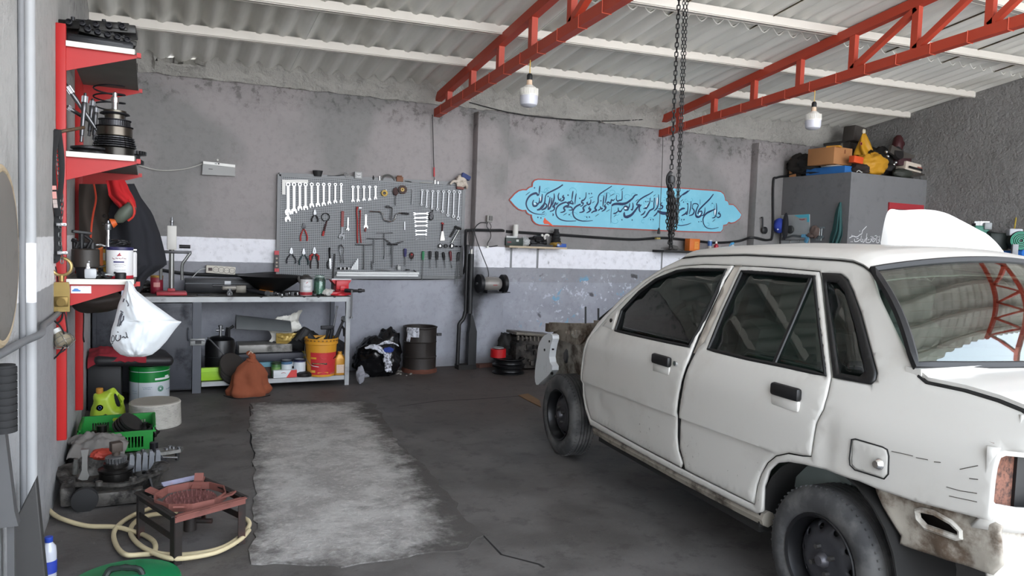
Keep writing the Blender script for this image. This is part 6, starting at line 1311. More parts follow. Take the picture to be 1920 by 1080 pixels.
if abs(sum(gp[i].x*gp[(i+1)%len(gp)].z-gp[(i+1)%len(gp)].x*gp[i].z for i in range(len(gp))))<abs(sum(pts[i].x*pts[(i+1)%len(pts)].z-pts[(i+1)%len(pts)].x*pts[i].z for i in range(len(pts)))):gp=grow(pts,-.014)
m=MB();m.prism([(p.x,p.z) for p in gp],(0,YS+.010,0),(1,0,0),(0,0,1),.006);m.build('red_border',M('#a8483e',.6,0,.1),BAN)
m=MB();m.prism([(p.x,p.z) for p in pts],(0,YS+.004,0),(1,0,0),(0,0,1),.004);m.build('board',M('#7cc3d9',.5,0,.05,3,'#8accdf',.4,4),BAN)
LET=MB();DOT=MB();WHT=MB();ARB=MB()
U=mpp(pts[0])/9.817
def stroke(tile,P,w):
 L=bez([PS(tile(x,y),.001) for x,y in P],5);k=len(L)
 ws=w if isinstance(w,(list,tuple)) else[w*.5,w,w,w*.45]
 r=[]
 for i in range(k):
  f_=i/(k-1)*(len(ws)-1);j=min(int(f_),len(ws)-2);r.append(max(.0018,(ws[j]+(ws[j+1]-ws[j])*(f_-j))*.5*U*2.1))
 LET.tube(L,r,6,flat=.12,up=(0,1,0))
def dot(tile,x,y,r=17):
 c=PS(tile(x,y),.001);DOT.prism([(c.x-r*U,c.z),(c.x,c.z+r*U),(c.x+r*U,c.z),(c.x,c.z-r*U)],(0,c.y+.001,0),(1,0,0),(0,0,1),.002)
def fillw(tile,x,y,rx,ry,a=0):
 c=PS(tile(x,y),.0005);WHT.prism([(c.x+(rx*p*math.cos(a)-ry*q*math.sin(a))*U,c.z+(rx*p*math.sin(a)+ry*q*math.cos(a))*U) for p,q in circ(14)],(0,c.y+.001,0),(1,0,0),(0,0,1),.0012)
for P,w in(([(1035,160),(960,212),(870,260),(780,305),(725,350),(708,410),(703,470),(685,525),(650,572),(610,610),(558,625)],[12,14,10,14,26,12]),([(700,495),(738,540),(720,585),(680,610),(640,625)],17),([(797,385),(790,460),(772,530),(757,622)],16),([(762,620),(792,590),(822,520),(832,400)],18),([(872,320),(876,400),(858,470),(838,540)],15),([(948,490),(920,522),(898,492),(875,545),(850,560),(882,582),(862,630),(795,655)],17),([(1052,350),(1030,388),(1056,400),(1040,445),(988,465)],17),([(967,310),(948,370),(960,432),(988,440),(1002,405)],15),([(612,180),(604,250),(597,330)],14),([(597,335),(570,352),(545,318),(480,332),(420,372),(375,440),(358,510),(375,580),(420,640),(500,685),(600,705),(705,700)],[14,20,16,14,10,5]),([(655,330),(650,410),(632,480),(592,492)],16),([(605,400),(602,470),(575,520),(560,500)],13),([(498,440),(478,500),(498,552),(545,548),(565,510),(530,490)],17),([(845,690),(858,712),(845,735)],12),([(650,682),(705,650)],7),([(350,355),(430,290)],6),([(1100,480),(1030,500),(960,540),(915,600),(905,680),(930,750),(990,800),(1080,826),(1178,830),(1280,825)],[14,16,14,12,9,6]),([(1180,470),(1122,490),(1142,538),(1082,560),(1050,590),(1072,632),(1040,662),(988,672)],17),([(1040,725),(1110,680)],6)):stroke(t1,P,w)
for d in((512,218),(575,762),(630,772),(762,375),(1132,352),(1150,712)):dot(t1,*d)
for f in((622,415,13,42),(520,510,20,12),(790,540,9,45)):fillw(t1,*f)
for P,w in(([(142,275),(130,350),(118,440)],15),([(120,445),(60,500),(10,480)],14),([(120,455),(145,512),(90,500),(35,512)],14),([(20,580),(100,570),(130,620),(60,628)],13),([(202,320),(187,400),(175,522)],13),([(382,300),(376,390),(340,442),(308,455),(300,492),(332,500),(312,542),(272,560)],15),([(282,520),(200,560),(150,620),(138,680),(160,750),(220,802),(310,828),(400,830),(505,820)],[16,16,14,10,5]),([(470,430),(462,500),(425,525),(395,495),(420,480)],15),([(400,530),(345,562),(328,602),(346,632),(312,662),(258,672)],17),([(452,560),(433,600),(466,612),(440,652),(388,680)],17),([(856,185),(780,235),(690,292),(630,340),(605,400),(602,480),(572,542),(545,595),(575,632),(520,652),(478,680)],[8,11,14,17,18,10]),([(712,360),(702,450),(690,565)],15),([(640,560),(662,602),(692,592)],17),([(648,602),(600,640)],12),([(762,310),(752,400),(732,505)],14),([(742,520),(718,560),(746,572),(720,622),(668,652)],17),([(912,420),(880,452),(850,440),(830,502),(790,482),(762,502),(800,532)],15),([(1047,270),(1046,350),(1040,432),(990,452),(960,462),(938,420),(947,350)],14),([(1200,455),(1120,500),(1050,516),(960,512),(890,522),(853,548)],[14,24,26,22,16]),([(852,548),(842,700),(838,872)],7),([(972,580),(980,642),(1020,652),(1052,600)],16),([(975,640),(930,682),(878,692)],13),([(1058,612),(1092,560),(1142,570),(1152,622),(1090,632)],17),([(1085,660),(1100,742),(1178,752)],17),([(550,745),(622,695)],6),([(890,750),(942,710)],6),([(750,660),(822,615)],6),([(820,372),(902,325)],6),([(440,412),(512,380)],6),([(1018,265),(1082,215)],6),([(490,500),(542,465)],6)):stroke(t2,P,w)
for d in((265,410),(48,352),(72,710),(437,326),(482,322),(395,757),(442,756),(655,457),(1042,806)):dot(t2,*d)
for f in((80,490,26,9),(400,516,14,14),(1108,592,24,22)):fillw(t2,*f)
for P,w in(([(250,345),(200,357),(150,420),(80,470),(0,512)],17),([(160,490),(166,560),(150,622),(125,612)],16),([(105,500),(96,562),(60,622),(0,622)],15),([(536,285),(470,332),(390,372),(310,422),(262,470),(232,528),(290,532),(252,572),(200,642),(140,712),(60,752),(8,740),(0,680)],[8,14,14,16,20,28,16]),([(482,400),(476,470),(452,532),(415,585),(380,592),(420,600),(352,600)],16),([(392,640),(362,692),(308,722)],15),([(322,530),(288,562),(280,622),(302,668)],17),([(562,400),(552,500),(546,592),(480,632),(440,682),(400,742),(348,772)],[12,14,16,18,8]),([(637,340),(636,450),(620,562),(588,612),(552,642)],15),([(592,400),(585,480),(600,560)],6),([(702,490),(668,520),(690,542),(712,562),(690,602),(630,605)],17),([(545,742),(592,702),(622,650)],14),([(615,640),(700,682),(800,686)],[18,30,32,26]),([(800,686),(900,682),(960,650)],[26,22,10]),([(1180,270),(1090,332),(1030,392),(1005,452),(994,545)],[8,12,14,14]),([(1122,598),(1070,602),(998,652)],19),([(1152,650),(1130,692),(1058,732)],16),([(928,850),(960,892),(1040,912),(1120,902),(1180,885)],9),([(210,470),(270,425)],6),([(540,375),(582,340)],6),([(1040,470),(1090,430)],6)):stroke(t3,P,w)
for d in((402,470),(442,470),(515,466),(150,810),(490,802),(537,802),(1096,480),(1060,802),(1106,802),(1166,512)):dot(t3,*d)
for f in((608,470,18,86),(30,592,24,22),(412,562,18,16),(938,552,18,20)):fillw(t3,*f)
for P,w in(([(132,160),(70,212),(0,256)],11),([(97,400),(96,500),(80,602),(50,592),(0,622)],14),([(152,365),(150,470),(118,605)],13),([(170,490),(202,520),(212,562),(180,612),(118,632)],16),([(182,490),(190,422),(250,410),(287,442),(262,502),(240,580),(250,642),(300,656),(352,622)],[8,10,12,16,24,12]),([(567,235),(500,322),(420,402),(340,482),(300,532),(280,602)],[10,16,16,16,18]),([(300,560),(345,550),(352,592),(310,640)],15),([(412,480),(406,562),(380,622),(338,628)],13),([(602,508),(530,542),(450,582),(400,632),(374,702),(390,790),(440,852),(540,874),(662,848)],[10,20,16,12,9,5]),([(617,400),(626,482),(616,602),(590,662),(542,676)],14),([(590,440),(572,560),(585,640)],6),([(682,560),(655,590),(687,602),(692,642),(650,667),(618,640)],15),([(0,812),(80,796),(157,768)],8),([(545,745),(602,700)],6),([(320,330),(320,432)],5)):stroke(t4,P,w)
for d in((545,405),(296,745),(342,740),(15,382),(20,707),(95,416)):dot(t4,*d,15)
for f in((597,560,18,72),(315,602,24,18)):fillw(t4,*f)
rnd=random.Random(12)
for i in range(34):
 x0=rnd.uniform(pts[10].x+.05,pts[21].x-.05);f_=(x0-pts[10].x)/(pts[21].x-pts[10].x);zt_,zb_=2.12,1.70;z0_=rnd.choice((rnd.uniform(zt_-.09,zt_-.03),rnd.uniform(zb_+.02,zb_+.09),rnd.uniform(zb_,zt_)))
 a0=rnd.uniform(0,6.28);r0=rnd.uniform(.03,.07)
 ARB.tube([(x0+(r0*(1-.5*k/9))*math.cos(a0+k*.45),YS-.0003,z0_+(r0*(1-.5*k/9))*.7*math.sin(a0+k*.45)) for k in range(10)],.0028,4,flat=.15,up=(0,1,0))
o=LET.build('lettering',M('#0b2550',.5,0,.1),BAN);DOT.build('letter_dots',M('#0f2f5c',.5,0,.1),BAN);WHT.build('letter_fill',M('#e9eef2',.5,0,.03),BAN);ARB.build('scroll_ornament',M('#4f9fbb',.6,0,.1),BAN)
lf=[PS(t1(*q),.001) for q in((700,760),(672,840),(690,882),(760,885),(880,940),(800,860),(720,795))];m=MB();m.prism([(p.x,p.z) for p in lf],(0,YS,0),(1,0,0),(0,0,1),.002);m.build('red_leaf',M('#d9512c',.5),BAN)
# --- emergency lamp with its cord
t=thing('emergency_lamp','flat grey lamp box with a white edge, upper left of the back wall','lamp',onY(410,330,7.6));a,b,c,d=[onY(x,y,7.58) for x,y in((381,302),(441,309),(441,330),(379,327))]
m=MB();m.prism([(p.x,p.z) for p in(a,b,c,d)],(0,7.645,0),(1,0,0),(0,0,1),.05);m.build('housing',M('#9b9b99',.5,0,.05),t);e,f=onY(441,314,7.58),onY(381,307,7.58)
m=MB();m.prism([(p.x,p.z) for p in(a,b,e,f)],(0,7.594,0),(1,0,0),(0,0,1),.012);m.build('white_strip',M('#e6e4e0',.4),t);MB().cyl(onY(410,307,7.578),onY(410,307,7.585),.007).build('button',BLACK,t);m=MB();m.box(onY(405,307,7.579),(.022,.004,.008));m.build('slot',M('#8a8a8a',.5),t);MB().ball(onY(408,300,7.6),.010,10,8).build('screw_head',WHITE,t)
m=MB();m.box(onY(395,317,7.592),(.035,.004,.006));m.build('mark',M('#4a4a4a',.5),t)
m=MB();m.tube(bez([onY(260,310,7.62),onY(285,317,7.62),onY(310,320,7.62),onY(345,317,7.62),onY(365,312,7.62),onY(379,307,7.62)],6),.005,6);m.build('cord',M('#bdbab4',.5),t)
# --- black conduit post with its flared foot
t=thing('conduit_post','black conduit post with a flared foot standing beside the pilaster','conduit',(3.16,7.46,0))
a=onY(876,470,7.46);m=MB();m.cyl((a.x,7.46,.62),(a.x,7.46,1.38),.018,n=12);m.build('pipe',BLACK,t);b=onY(884,475,7.44);m=MB();m.cyl((b.x,7.44,.62),(b.x,7.44,1.28),.03,n=12);m.build('pipe',M('#1e1e20',.5),t)
m=MB();m.tube(bez([(a.x,7.46,.64),(a.x-.02,7.46,.56),(a.x-.065,7.46,.50),(a.x-.07,7.46,.42),(a.x-.075,7.46,.02)],5),.022,10);m.build('foot',BLACK,t);m=MB();m.prism([(-.02,.0),(.075,.0),(.075,.42),(.02,.60),(-.005,.62),(-.005,.48),(-.02,.40)],(b.x,7.46,0),(1,0,0),(0,0,1),.07);m.build('foot',M('#202123',.5,.1),t);m=MB();m.span((a.x-.09,7.38,0),(b.x+.075,7.50,.05));m.build('base',M('#1d1b1a',.8),t);MB().cyl((b.x-.005,7.43,1.28),(b.x-.005,7.43,1.33),.012).build('cap',WHITE,t)
# --- socket box, its wires
t=thing('wall_socket','small grey plug socket on the pilaster above the bench grinder','socket box',onY(920,418,7.5));q=onY(917,410,7.49);MB().box(q,(.065,.05,.075),None,.005).build('box',M('#8f8c88',.5),t);MB().box(q+V((.008,-.03,.005)),(.042,.015,.05),None,.004).build('face',M('#5b5856',.5),t)
m=MB();m.tube(bez([onY(912,418,7.48),onY(900,418,7.48),onY(890,430,7.47),(onY(894,450,7.46)),onY(905,480,7.46),onY(913,500,7.45),onY(916,512,7.43),onY(915.5,520,7.41)],8),.005,6);m.tube(bez([onY(914,417,7.48),onY(913,425,7.47),onY(919,434,7.47),onY(920,445,7.47),onY(914,457,7.47),onY(916,462,7.47),onY(925,462,7.5),onY(942,458,7.55)],6),.005,6);m.tube(bez([onY(918,418,7.48),onY(921,425,7.47),onY(918,432,7.47)],5),.004,6);m.build('cord',BLACK,t);m=MB();m.box(onY(914,463,7.47),(.022,.02,.022));m.build('plug',WHITE,t)
m=MB();m.tube(bez([onY(885,430,7.46),onY(887,445,7.45),onY(884,470,7.44),onY(882,490,7.44)],6),.004,6);m.tube(bez([onY(880,432,7.46),onY(879,450,7.45),onY(883,480,7.43)],6),.004,6);solo('cable','thin black wires hanging down along the conduit post','cable',m,BLACK)
# --- bench grinder on its bracket
t=thing('bench_grinder','grey bench grinder with two black wheels bolted to the pilaster','bench grinder',(3.42,7.52,.86));c=V((3.425,7.36,.955))
MB().lathe([(.03,-.11),(.055,-.105),(.075,-.07),(.078,-.05),(.078,.05),(.075,.07),(.055,.105),(.03,.11)],c,(1,0,0),28).build('motor',M('#8d8985',.45,.3,.15,10,'#5b5754',.3),t)
for s,n_ in((-1,'wheel_guard'),(1,'wheel_guard')):g_=MB().lathe([(.02,s*.12),(.098,s*.12),(.105,s*.125),(.105,s*.165),(.098,s*.17),(.02,s*.17)],c,(1,0,0),32).build(n_,M('#17171a',.5,.1,.3),t);MB().cyl(c+V((s*.165,0,0)),c+V((s*.185,0,0)),.015,n=10).build('axle_nut',STEEL,g_)
MB().span((3.34,7.28,.855),(3.52,7.52,.872)).build('bracket',IRON,t);MB().box(c+V((0,.02,-.075)),(.13,.10,.03),None,.005).build('foot',IRON,t);m=MB();m.box(c+V((.15,-.07,-.09)),(.08,.05,.008));m.build('tool_rest',IRON,t);m=MB();m.box(c+V((.01,-.0775,-.01)),(.05,.004,.012));m.build('name_plate',M('#8d4a48',.5),t)
# --- old drum
DRM=thing('oil_drum','rusty black open drum standing against the back wall','drum',(2.63,7.43,0));DM=M('#2b2522',.55,.2,.35,4,'#6b3b2c',.3,5,.3,12,.01)
m=MB();m.lathe([(0,.01),(.178,0),(.182,.01),(.178,.03),(.176,.16),(.182,.168),(.176,.176),(.176,.32),(.182,.328),(.176,.336),(.176,.47),(.184,.478),(.184,.49),(.168,.49),(.168,.04),(0,.04)],(0,0,0),(0,0,1),44);m.jit(.004,9);m.build('shell',DM,DRM,local=True)
m=MB();m.lathe([(.176,.004),(.19,.0),(.192,.02),(.18,.045)],(0,0,0),(0,0,1),40);m.jit(.006,14);m.build('rust_rim',M('#5d3527',.8,.1,.3,14),DRM,local=True);m=MB();m.box((.20,-.05,.40),(.05,.02,.03));m.build('lug',DSTEEL,DRM,local=True)
m=MB();m.lathe([(0,.44),(.165,.43)],(0,0,0),(0,0,1),30);m.jit(.01,10);m.build('contents',M('#6b5750',.9,0,.2,12),DRM,local=True)
def ragm(col='#cfd0d8',d='#26262c',amt=.42,ds=34):return M(col,.9,0,.06,8,d,amt,ds)
m=MB();m.sheet(lambda a,b:((.19+.004*math.sin(b*9))*math.cos(R(205+42*a)),(.19+.006*math.sin(a*14))*math.sin(R(205+42*a)),.49-.10*b-(.05*b if a<.35 else 0)*1.0),16,12,.004);o=m.build('x',ragm(),None);o.name='rag';o.location=DRM.location;tag(o,'black and white patterned rag hanging over the rim of the rusty drum','rag')
# --- garbage bag with rags
m=MB();m.blob((2.13,7.33,.17),(.24,.20,.22),5,.16,1.6,60,40,-.76,.14);m.blob((2.27,7.40,.27),(.13,.12,.20),15,.2,1.8,40,30,None,.16)
solo('garbage_bag','full black plastic garbage bag slumped between bench and drum','bag',m,M('#0f0f11',.22,0,.2,6),smooth=60)
def draped(lab,P,w,mat,seed=0,name='rag'):
 L=bez([V(p) for p in P],6);m=MB();k=len(L)-1
 def fn(a,b):
  i=min(int(a*k),k-1);f_=a*k-i;p=L[i].lerp(L[i+1],f_);ww=w*(.55+.6*abs(noise.noise(V((a*3,seed,0)))))
  return p+V((ww*(b-.5),-.012-.02*noise.noise(V((a*8,b*5,seed))),.5*ww*(b-.5)*math.sin(seed+3*a)))
 m.sheet(fn,26,10,.004);return solo(name,lab,'rag',m,mat,smooth=60)
def RB(cx,cy,y):return onY(640+cx/9,600+cy/9,y)
draped('white rags spilling over the top of the black garbage bag',[RB(440,440,7.14),RB(540,450,7.10),RB(650,500,7.08),RB(700,570,7.08)],.10,ragm(),1)
draped('white patterned rag bunched at the peak of the garbage bag',[RB(640,400,7.16),RB(740,400,7.18),RB(840,370,7.2),RB(900,410,7.2)],.14,ragm(ds=50),2)
draped('white and black printed cloth hanging down the front of the garbage bag',[RB(780,540,7.07),RB(770,640,7.05),RB(780,760,7.04),RB(800,880,7.03)],.12,ragm('#d8d9e2','#1b1b20',.5,40),3)
m=MB();m.blob(RB(790,510,7.08),(.05,.03,.03),8,.3);solo('rag','small dark blue rag among the white ones on the garbage bag','rag',m,M('#2a3f8c',.9))
m=MB();m.blob(onZ(716,699,.02),(.085,.04,.018),9,.3);solo('rag','white rag lying flat on the floor in front of the garbage bag','rag',m,M('#c3c4cc',.9))
rnd=random.Random(4);m=MB()
for i in range(60):
 p=onZ(rnd.gauss(762,16),rnd.gauss(696.5,2.2),.004);m.box(p,(rnd.uniform(.01,.05),rnd.uniform(.006,.02),rnd.uniform(.004,.012)),(0,rnd.uniform(-.3,.3),rnd.uniform(0,3)))
solo('scraps','litter of pale scraps on the floor below the rusty drum','litter',m,M('#8f8a84',.8,0,.5,60,'#5a2f2a',.35,40),kind='stuff')
m=MB();m.blob(onZ(676,703,.09),(.04,.03,.085),12,.25,2);m.blob(onZ(683,704,.02),(.05,.035,.025),13,.3,2);m.tube([onZ(672,704,.16),onZ(680,700,.17)],.02,8);solo('rag','grey rag crumpled on the floor beside the right bench leg','rag',m,M('#8b8b92',.9,0,.3,20))
# --- loose wheel rims, red part and old engine block behind the car's front wheel
t=thing('wheel_stack','black steel wheel rims stacked flat on the floor left of the car front','wheel rims',(3.53,7.08,0))
for i,z in enumerate((0,.085)):MB().lathe([(.155,z),(.178,z+.004),(.178,z+.012),(.150,z+.026),(.145,z+.045),(.150,z+.062),(.176,z+.074),(.176,z+.082),(.155,z+.084),(.13,z+.05)],(0,0,0),(0,0,1),40,closed=True).build('rim',M('#141416',.35,.3,.2),t,local=True)
t['label']='low stack of black steel rims on the floor by the back wall'
rp=MB();rp.lathe([(0,0),(.085,0),(.085,.09),(0,.095)],(3.42,7.12,.172),(0,0,1),24);o=solo('oil_filter','short bright red canister resting on the black rims','canister',rp,M('#b3161c',.4,0,.1));MB().cyl((3.42,7.12,.268),(3.42,7.12,.28),.06).build('lid',M('#8d8d8b',.4,.3),o)
EB=thing('engine_block','oily engine block standing by the back wall behind the car front','engine',(3.86,7.28,0));EM=M('#3f3934',.6,.2,.4,9,'#191716',.5,8,.5,30,.01)
m=MB();m.box((0,0,.20),(.42,.30,.36),None,.02);m.box((-.16,0,.18),(.14,.34,.30),None,.03);rnd=random.Random(8)
for i in range(22):m.box((rnd.uniform(-.2,.2),-.15,rnd.uniform(.05,.36)),(rnd.uniform(.02,.07),rnd.uniform(.02,.06),rnd.uniform(.02,.07)),(rnd.uniform(-.3,.3),0,rnd.uniform(-.3,.3)),.004)
m.jit(.006,14);m.build('block',EM,EB,local=True);m=MB();m.box((.02,-.02,.40),(.48,.26,.03),(0,.09,0),.004)
for i in range(9):m.box((-.2+.05*i,-.15,.375-.004*i),(.018,.03,.05))
m.build('head_gasket_face',M('#6b655c',.5,.4,.3,14,'#23201d',.4),EB,local=True)
m=MB();m.blob((3.62,7.34,.2),(.10,.10,.2),33,.3,2,flat=-.98);solo('gearbox_part','dark oily lump of machinery left of the engine block','engine part',m,M('#191716',.7,.1,.3))
m=MB();m.box((3.43,7.50,.02),(.2,.10,.04),(0,0,.2));solo('brick','reddish brown brick fragment at the foot of the pilaster','brick',m,M('#6b4a41',.9,0,.2))
# --- left wall shelf plank with bits
PL=thing('wall_plank','pale wooden shelf plank on two steel brackets left of the blue sign board','shelf',(4.08,7.56,1.37));a,b=onY(945,461.5,7.50),onY(1060,464,7.50)
ZP=1.385
MB().span((a.x+.05,7.46,ZP-.022),(b.x,YB,ZP)).build('board',M('#b8a890',.7,0,.1,8),PL)
for px in(962,1012):
 x=onY(px,470,7.6).x;m=MB();m.span((x-.012,YB-.006,ZP-.26),(x+.012,YB,ZP-.022));m.span((x-.012,7.50,ZP-.03),(x+.012,YB,ZP-.0225));m.build('bracket',M('#7b7c7e',.5,.5),PL)
x_=lambda px:onY(px,455,7.54).x
sx_=.0057
t=thing('box','dark green tool box with white top at the left end of the wooden plank','box',(x_(961),7.55,ZP));m=MB();m.box((0,0,.045),(.22,.13,.09),None,.004);m.build('case',M('#23302a',.5,0,.15),t,local=True);MB().box((-.03,0,.10),(.14,.1,.018)).build('lid',M('#c3c4c2',.5),t,local=True);m=MB();m.box((.035,-.067,.06),(.03,.004,.025));m.build('label_patch',M('#b9bdb9',.5),t,local=True);m=MB();m.box((-.07,-.067,.04),(.05,.004,.012));m.build('red_mark',M('#7a2430',.5),t,local=True)
m=MB();m.lathe([(0,0),(.032,0),(.032,.13),(.028,.135),(0,.135)],(x_(968)+.0,7.57,ZP+.11),(0,0,1),20);solo('white_cylinder','white cylinder standing on the dark green box','canister',m,M('#d5d3cd',.5,0,.05))
m=MB();m.blob((x_(985),7.55,ZP+.05),(.06,.05,.055),17,.3,2.5);solo('plastic_bag','small clear plastic bag beside the dark green box','bag',m,M('#a7a8a8',.3,0,.2,40))
m=MB();m.blob((x_(1009),7.55,ZP+.06),(.12,.07,.065),19,.35,2.2);m.tube([(x_(1000),7.53,ZP+.10),(x_(1012),7.51,ZP+.12),(x_(1020),7.53,ZP+.09)],.022,8);m.box((x_(1012),7.55,ZP+.012),(.3,.13,.024));solo('pump','black motor assembly in the middle of the wooden plank','pump',m,M('#17171a',.5,.1,.3,20))
m=MB();m.torus((x_(1020),7.48,ZP+.115),(0,1,.3),.028,.012,16,8,(-60,150));m.ball((x_(1013),7.5,ZP+.13),.018,8,6);solo('pipe_elbow','white plastic pipe elbow resting on the black motor assembly','pipe elbow',m,WHITE)
m=MB();m.lathe([(0,0),(.055,0),(.06,.02),(.05,.03),(.056,.05),(.044,.06),(.048,.085),(.036,.095),(.038,.125),(.028,.135),(.028,.165),(0,.165)],(x_(1044),7.56,ZP+.05),(0,0,1),22);solo('rubber_bellows','ribbed black rubber boot on the yellow rag at the plank end','bellows',m,RUBBER)
m=MB();m.blob((x_(1043),7.53,ZP+.03),(.085,.06,.03),21,.3,2.5);solo('rag','yellow ochre rag under the black rubber boot','rag',m,M('#9b7c34',.9,0,.2))
m=MB();m.box((x_(1048),7.49,ZP+.022),(.12,.05,.042),None,.003);o=solo('box','small blue carton at the right end of the wooden plank','box',m,M('#2f56a8',.5,0,.1));m=MB();m.box((x_(1041),7.464,ZP+.024),(.03,.002,.02));m.build('label_patch',M('#9fb4d8',.5),o)
# --- dark right plank
PL=thing('wall_plank','dark shelf plank below the hanging chains right of the blue sign','shelf',(6.4,7.56,1.36));a,b=onY(1237,468,7.50),onY(1402,470,7.46);ZQ=1.395
MB().span((a.x,7.42,ZQ-.03),(b.x,YB,ZQ)).build('board',M('#232222',.7,0,.2),PL);x=onY(1246,470,7.6).x;MB().span((x-.01,YB-.006,ZQ-.25),(x+.01,YB,ZQ-.031)).build('bracket',M('#8a8b8d',.5,.4),PL)
y_=7.50;xq=lambda px:onY(px,458,y_).x;sq=mpp(V((6.3,7.5,1.4)))
t=thing('box','orange carton standing on the dark plank under the sign','box',(xq(1298),y_,ZQ));MB().box((0,0,11.5*sq),(24*sq,.10,23*sq),None,.003).build('carton',M('#cf6b22',.5,0,.12,8),t,local=True);m=MB();m.box((4*sq,-.052,11*sq),(10*sq,.003,14*sq));m.build('label_patch',M('#d98a3c',.5),t,local=True);m=MB();marks(m,(1.5*sq,-.0545,0),(1,0,0),(0,0,1),[(0,6*sq,14*sq),(0,5*sq,9*sq)],.008,3);m.build('label_text',M('#8a3b16',.5),t,local=True)
t=can('spray_can','blue and white spray tin in the middle of the dark plank','can',(xq(1331),y_,ZQ),.029,.15,M('#3a5f9a',.4,.2,.15,40),M('#c8c9cd',.4),None,M('#a9a29a',.5,0,.3,60),(.08,.5))
t=thing('bottle','red squeeze bottle with a white cap on the dark plank','bottle',(xq(1343),y_,ZQ));MB().lathe([(0,0),(.03,0),(.032,.02),(.03,.085),(.012,.105),(.012,.11)],(0,0,0),(0,0,1),18).build('body',M('#b32535',.4),t,local=True);MB().lathe([(.014,.108),(.014,.13),(.008,.14),(0,.14)],(0,0,0),(0,0,1),12).build('cap',WHITE,t,local=True)
m=MB();m.blob((xq(1358),y_+.03,ZQ+.028),(.075,.05,.04),23,.25,2,flat=-.7);solo('cloth','dark green cloth folded on the dark plank','cloth',m,M('#2c5a3a',.9,0,.2))
t=thing('spray_bottle','white trigger bottle with a blue head at the right end of the dark plank','bottle',(xq(1374),y_,ZQ));MB().lathe([(0,0),(.036,0),(.038,.02),(.034,.07),(.015,.10),(.015,.105)],(0,0,0),(0,0,1),18).build('body',M('#d3d3d4',.4,0,.1),t,local=True);m=MB();m.box((-.01,0,.12),(.05,.025,.03),(0,-.3,0),.005);m.tube([(-.03,0,.115),(-.05,0,.10),(-.055,0,.08)],.007,6);m.build('trigger',M('#4b9fd0',.4),t,local=True);m=MB();m.box((.014,-.035,.04),(.02,.006,.025));m.build('label_mark',M('#c9633f',.5),t,local=True)
m=MB();m.tube(bez([(xq(1240),7.5,ZQ+.02),(xq(1252),7.49,ZQ+.03),(xq(1272),7.5,ZQ+.02),(xq(1282),7.52,ZQ+.004)],5),.006,6);m.blob((xq(1268),7.55,ZQ+.03),(.07,.04,.035),27,.3,2,flat=-.85);solo('wire_coil','grey bundle of wire at the left end of the dark plank','wire',m,M('#5c5a58',.6,.2,.2))
t=thing('hanging_plug','black plug on a long wire hanging from the right truss','plug',onY(1234,446,7.55));m=MB();m.tube(bez([onY(1243,250,7.58),onY(1242,300,7.56),onY(1239,370,7.55),onY(1236,430,7.55)],8),.004,6);m.build('wire',M('#3f3b3a',.6),t);m=MB();m.lathe([(.006,.02),(.014,.0),(.02,-.04),(.018,-.06),(0,-.06)],onY(1235.5,430,7.55),(0,0,1),12);m.build('plug',BLACK,t);m=MB();m.box(onY(1233,447,7.55),(.06,.04,.02));m.build('socket',M('#9b8a4a',.5),t)
m=MB();m.tube(bez([onY(1428,409,7.49),onY(1430,409,7.48),onY(1430,430,7.48)],4),[.012]*9,8);m.lathe([(0,0),(.045,0),(.05,.01),(.05,.035),(.03,.05),(0,.05)],onY(1431,432,7.51),(0,-1,0),18);solo('door_handle_plate','black lever handle hanging on the right pilaster','handle',m,BLACK)
# --- things on the closet's left face
XC=7.93
def CW_(cx,cy,dx=0.0):return onX(1400+cx/9.6,370+cy/9.6,XC-dx)
def facepoly(P,dx,th):q=[CW_(x,y,dx) for x,y in P];m=MB();return m.prism([(-p.y,p.z) for p in q],(XC-dx,0,0),(0,-1,0),(0,0,1),th)
t=thing('metal_sheet','grey metal panel with turquoise corner on the dark closet wall','panel',CW_(860,900))
facepoly([(620,320),(1125,305),(1125,885),(620,905)],.02,.015 if False else-.018).build('plate',M('#b4b7b7',.5,.2,.12,8),t);facepoly([(850,322),(1125,302),(1125,445),(1085,445),(1085,365),(940,370)],.024,-.004).build('turquoise_corner',M('#5cc0d6',.5),t)
facepoly([(620,765),(1085,762),(1085,772),(620,775)],.026,-.004).build('seam',IRON,t)
for x in(787,945):m=MB();p=CW_(x,865,.03);m.lathe([(0,.016),(.012,.016),(.02,.006),(.02,0)],p,(-1,0,0),14);m.build('knob',BLACK,t);MB().tube([CW_(x,775,.03),CW_(x,845,.03)],.008,8).build('tap',CHROME,t)
p=CW_(795,580,.03);MB().lathe([(0,.03),(.05,.03),(.055,.02),(.055,0)],p,(-1,0,0),20).build('dial',M('#3a3c3c',.5),t);m=MB();m.tube([CW_(950,395,.03),CW_(1000,405,.03),(CW_(1045,395,.03))],.006,6);m.build('red_mark',M('#b9474f',.5),t)
m=MB();m.tube(bez([CW_(640,740,.05),CW_(740,720,.06),CW_(840,690,.06),CW_(960,700,.06),CW_(1060,690,.05)],6),.014,8);solo('hose','grey hose lying across the metal panel on the closet wall','hose',m,M('#5b5f60',.5));m=MB();m.box(CW_(1030,695,.06),(.05,.06,.045),(0,0,.3),.008);m.box(CW_(1080,760,.05),(.03,.05,.09),(.3,0,0),.008);solo('hose_fitting','light blue hose fitting at the right end of the grey hose','fitting',m,M('#5a94b4',.5,0,.3,30))
t=thing('cap','dark blue cap hanging left of the metal panel on the closet wall','cap',CW_(600,700));c=CW_(600,510,.12);m=MB()
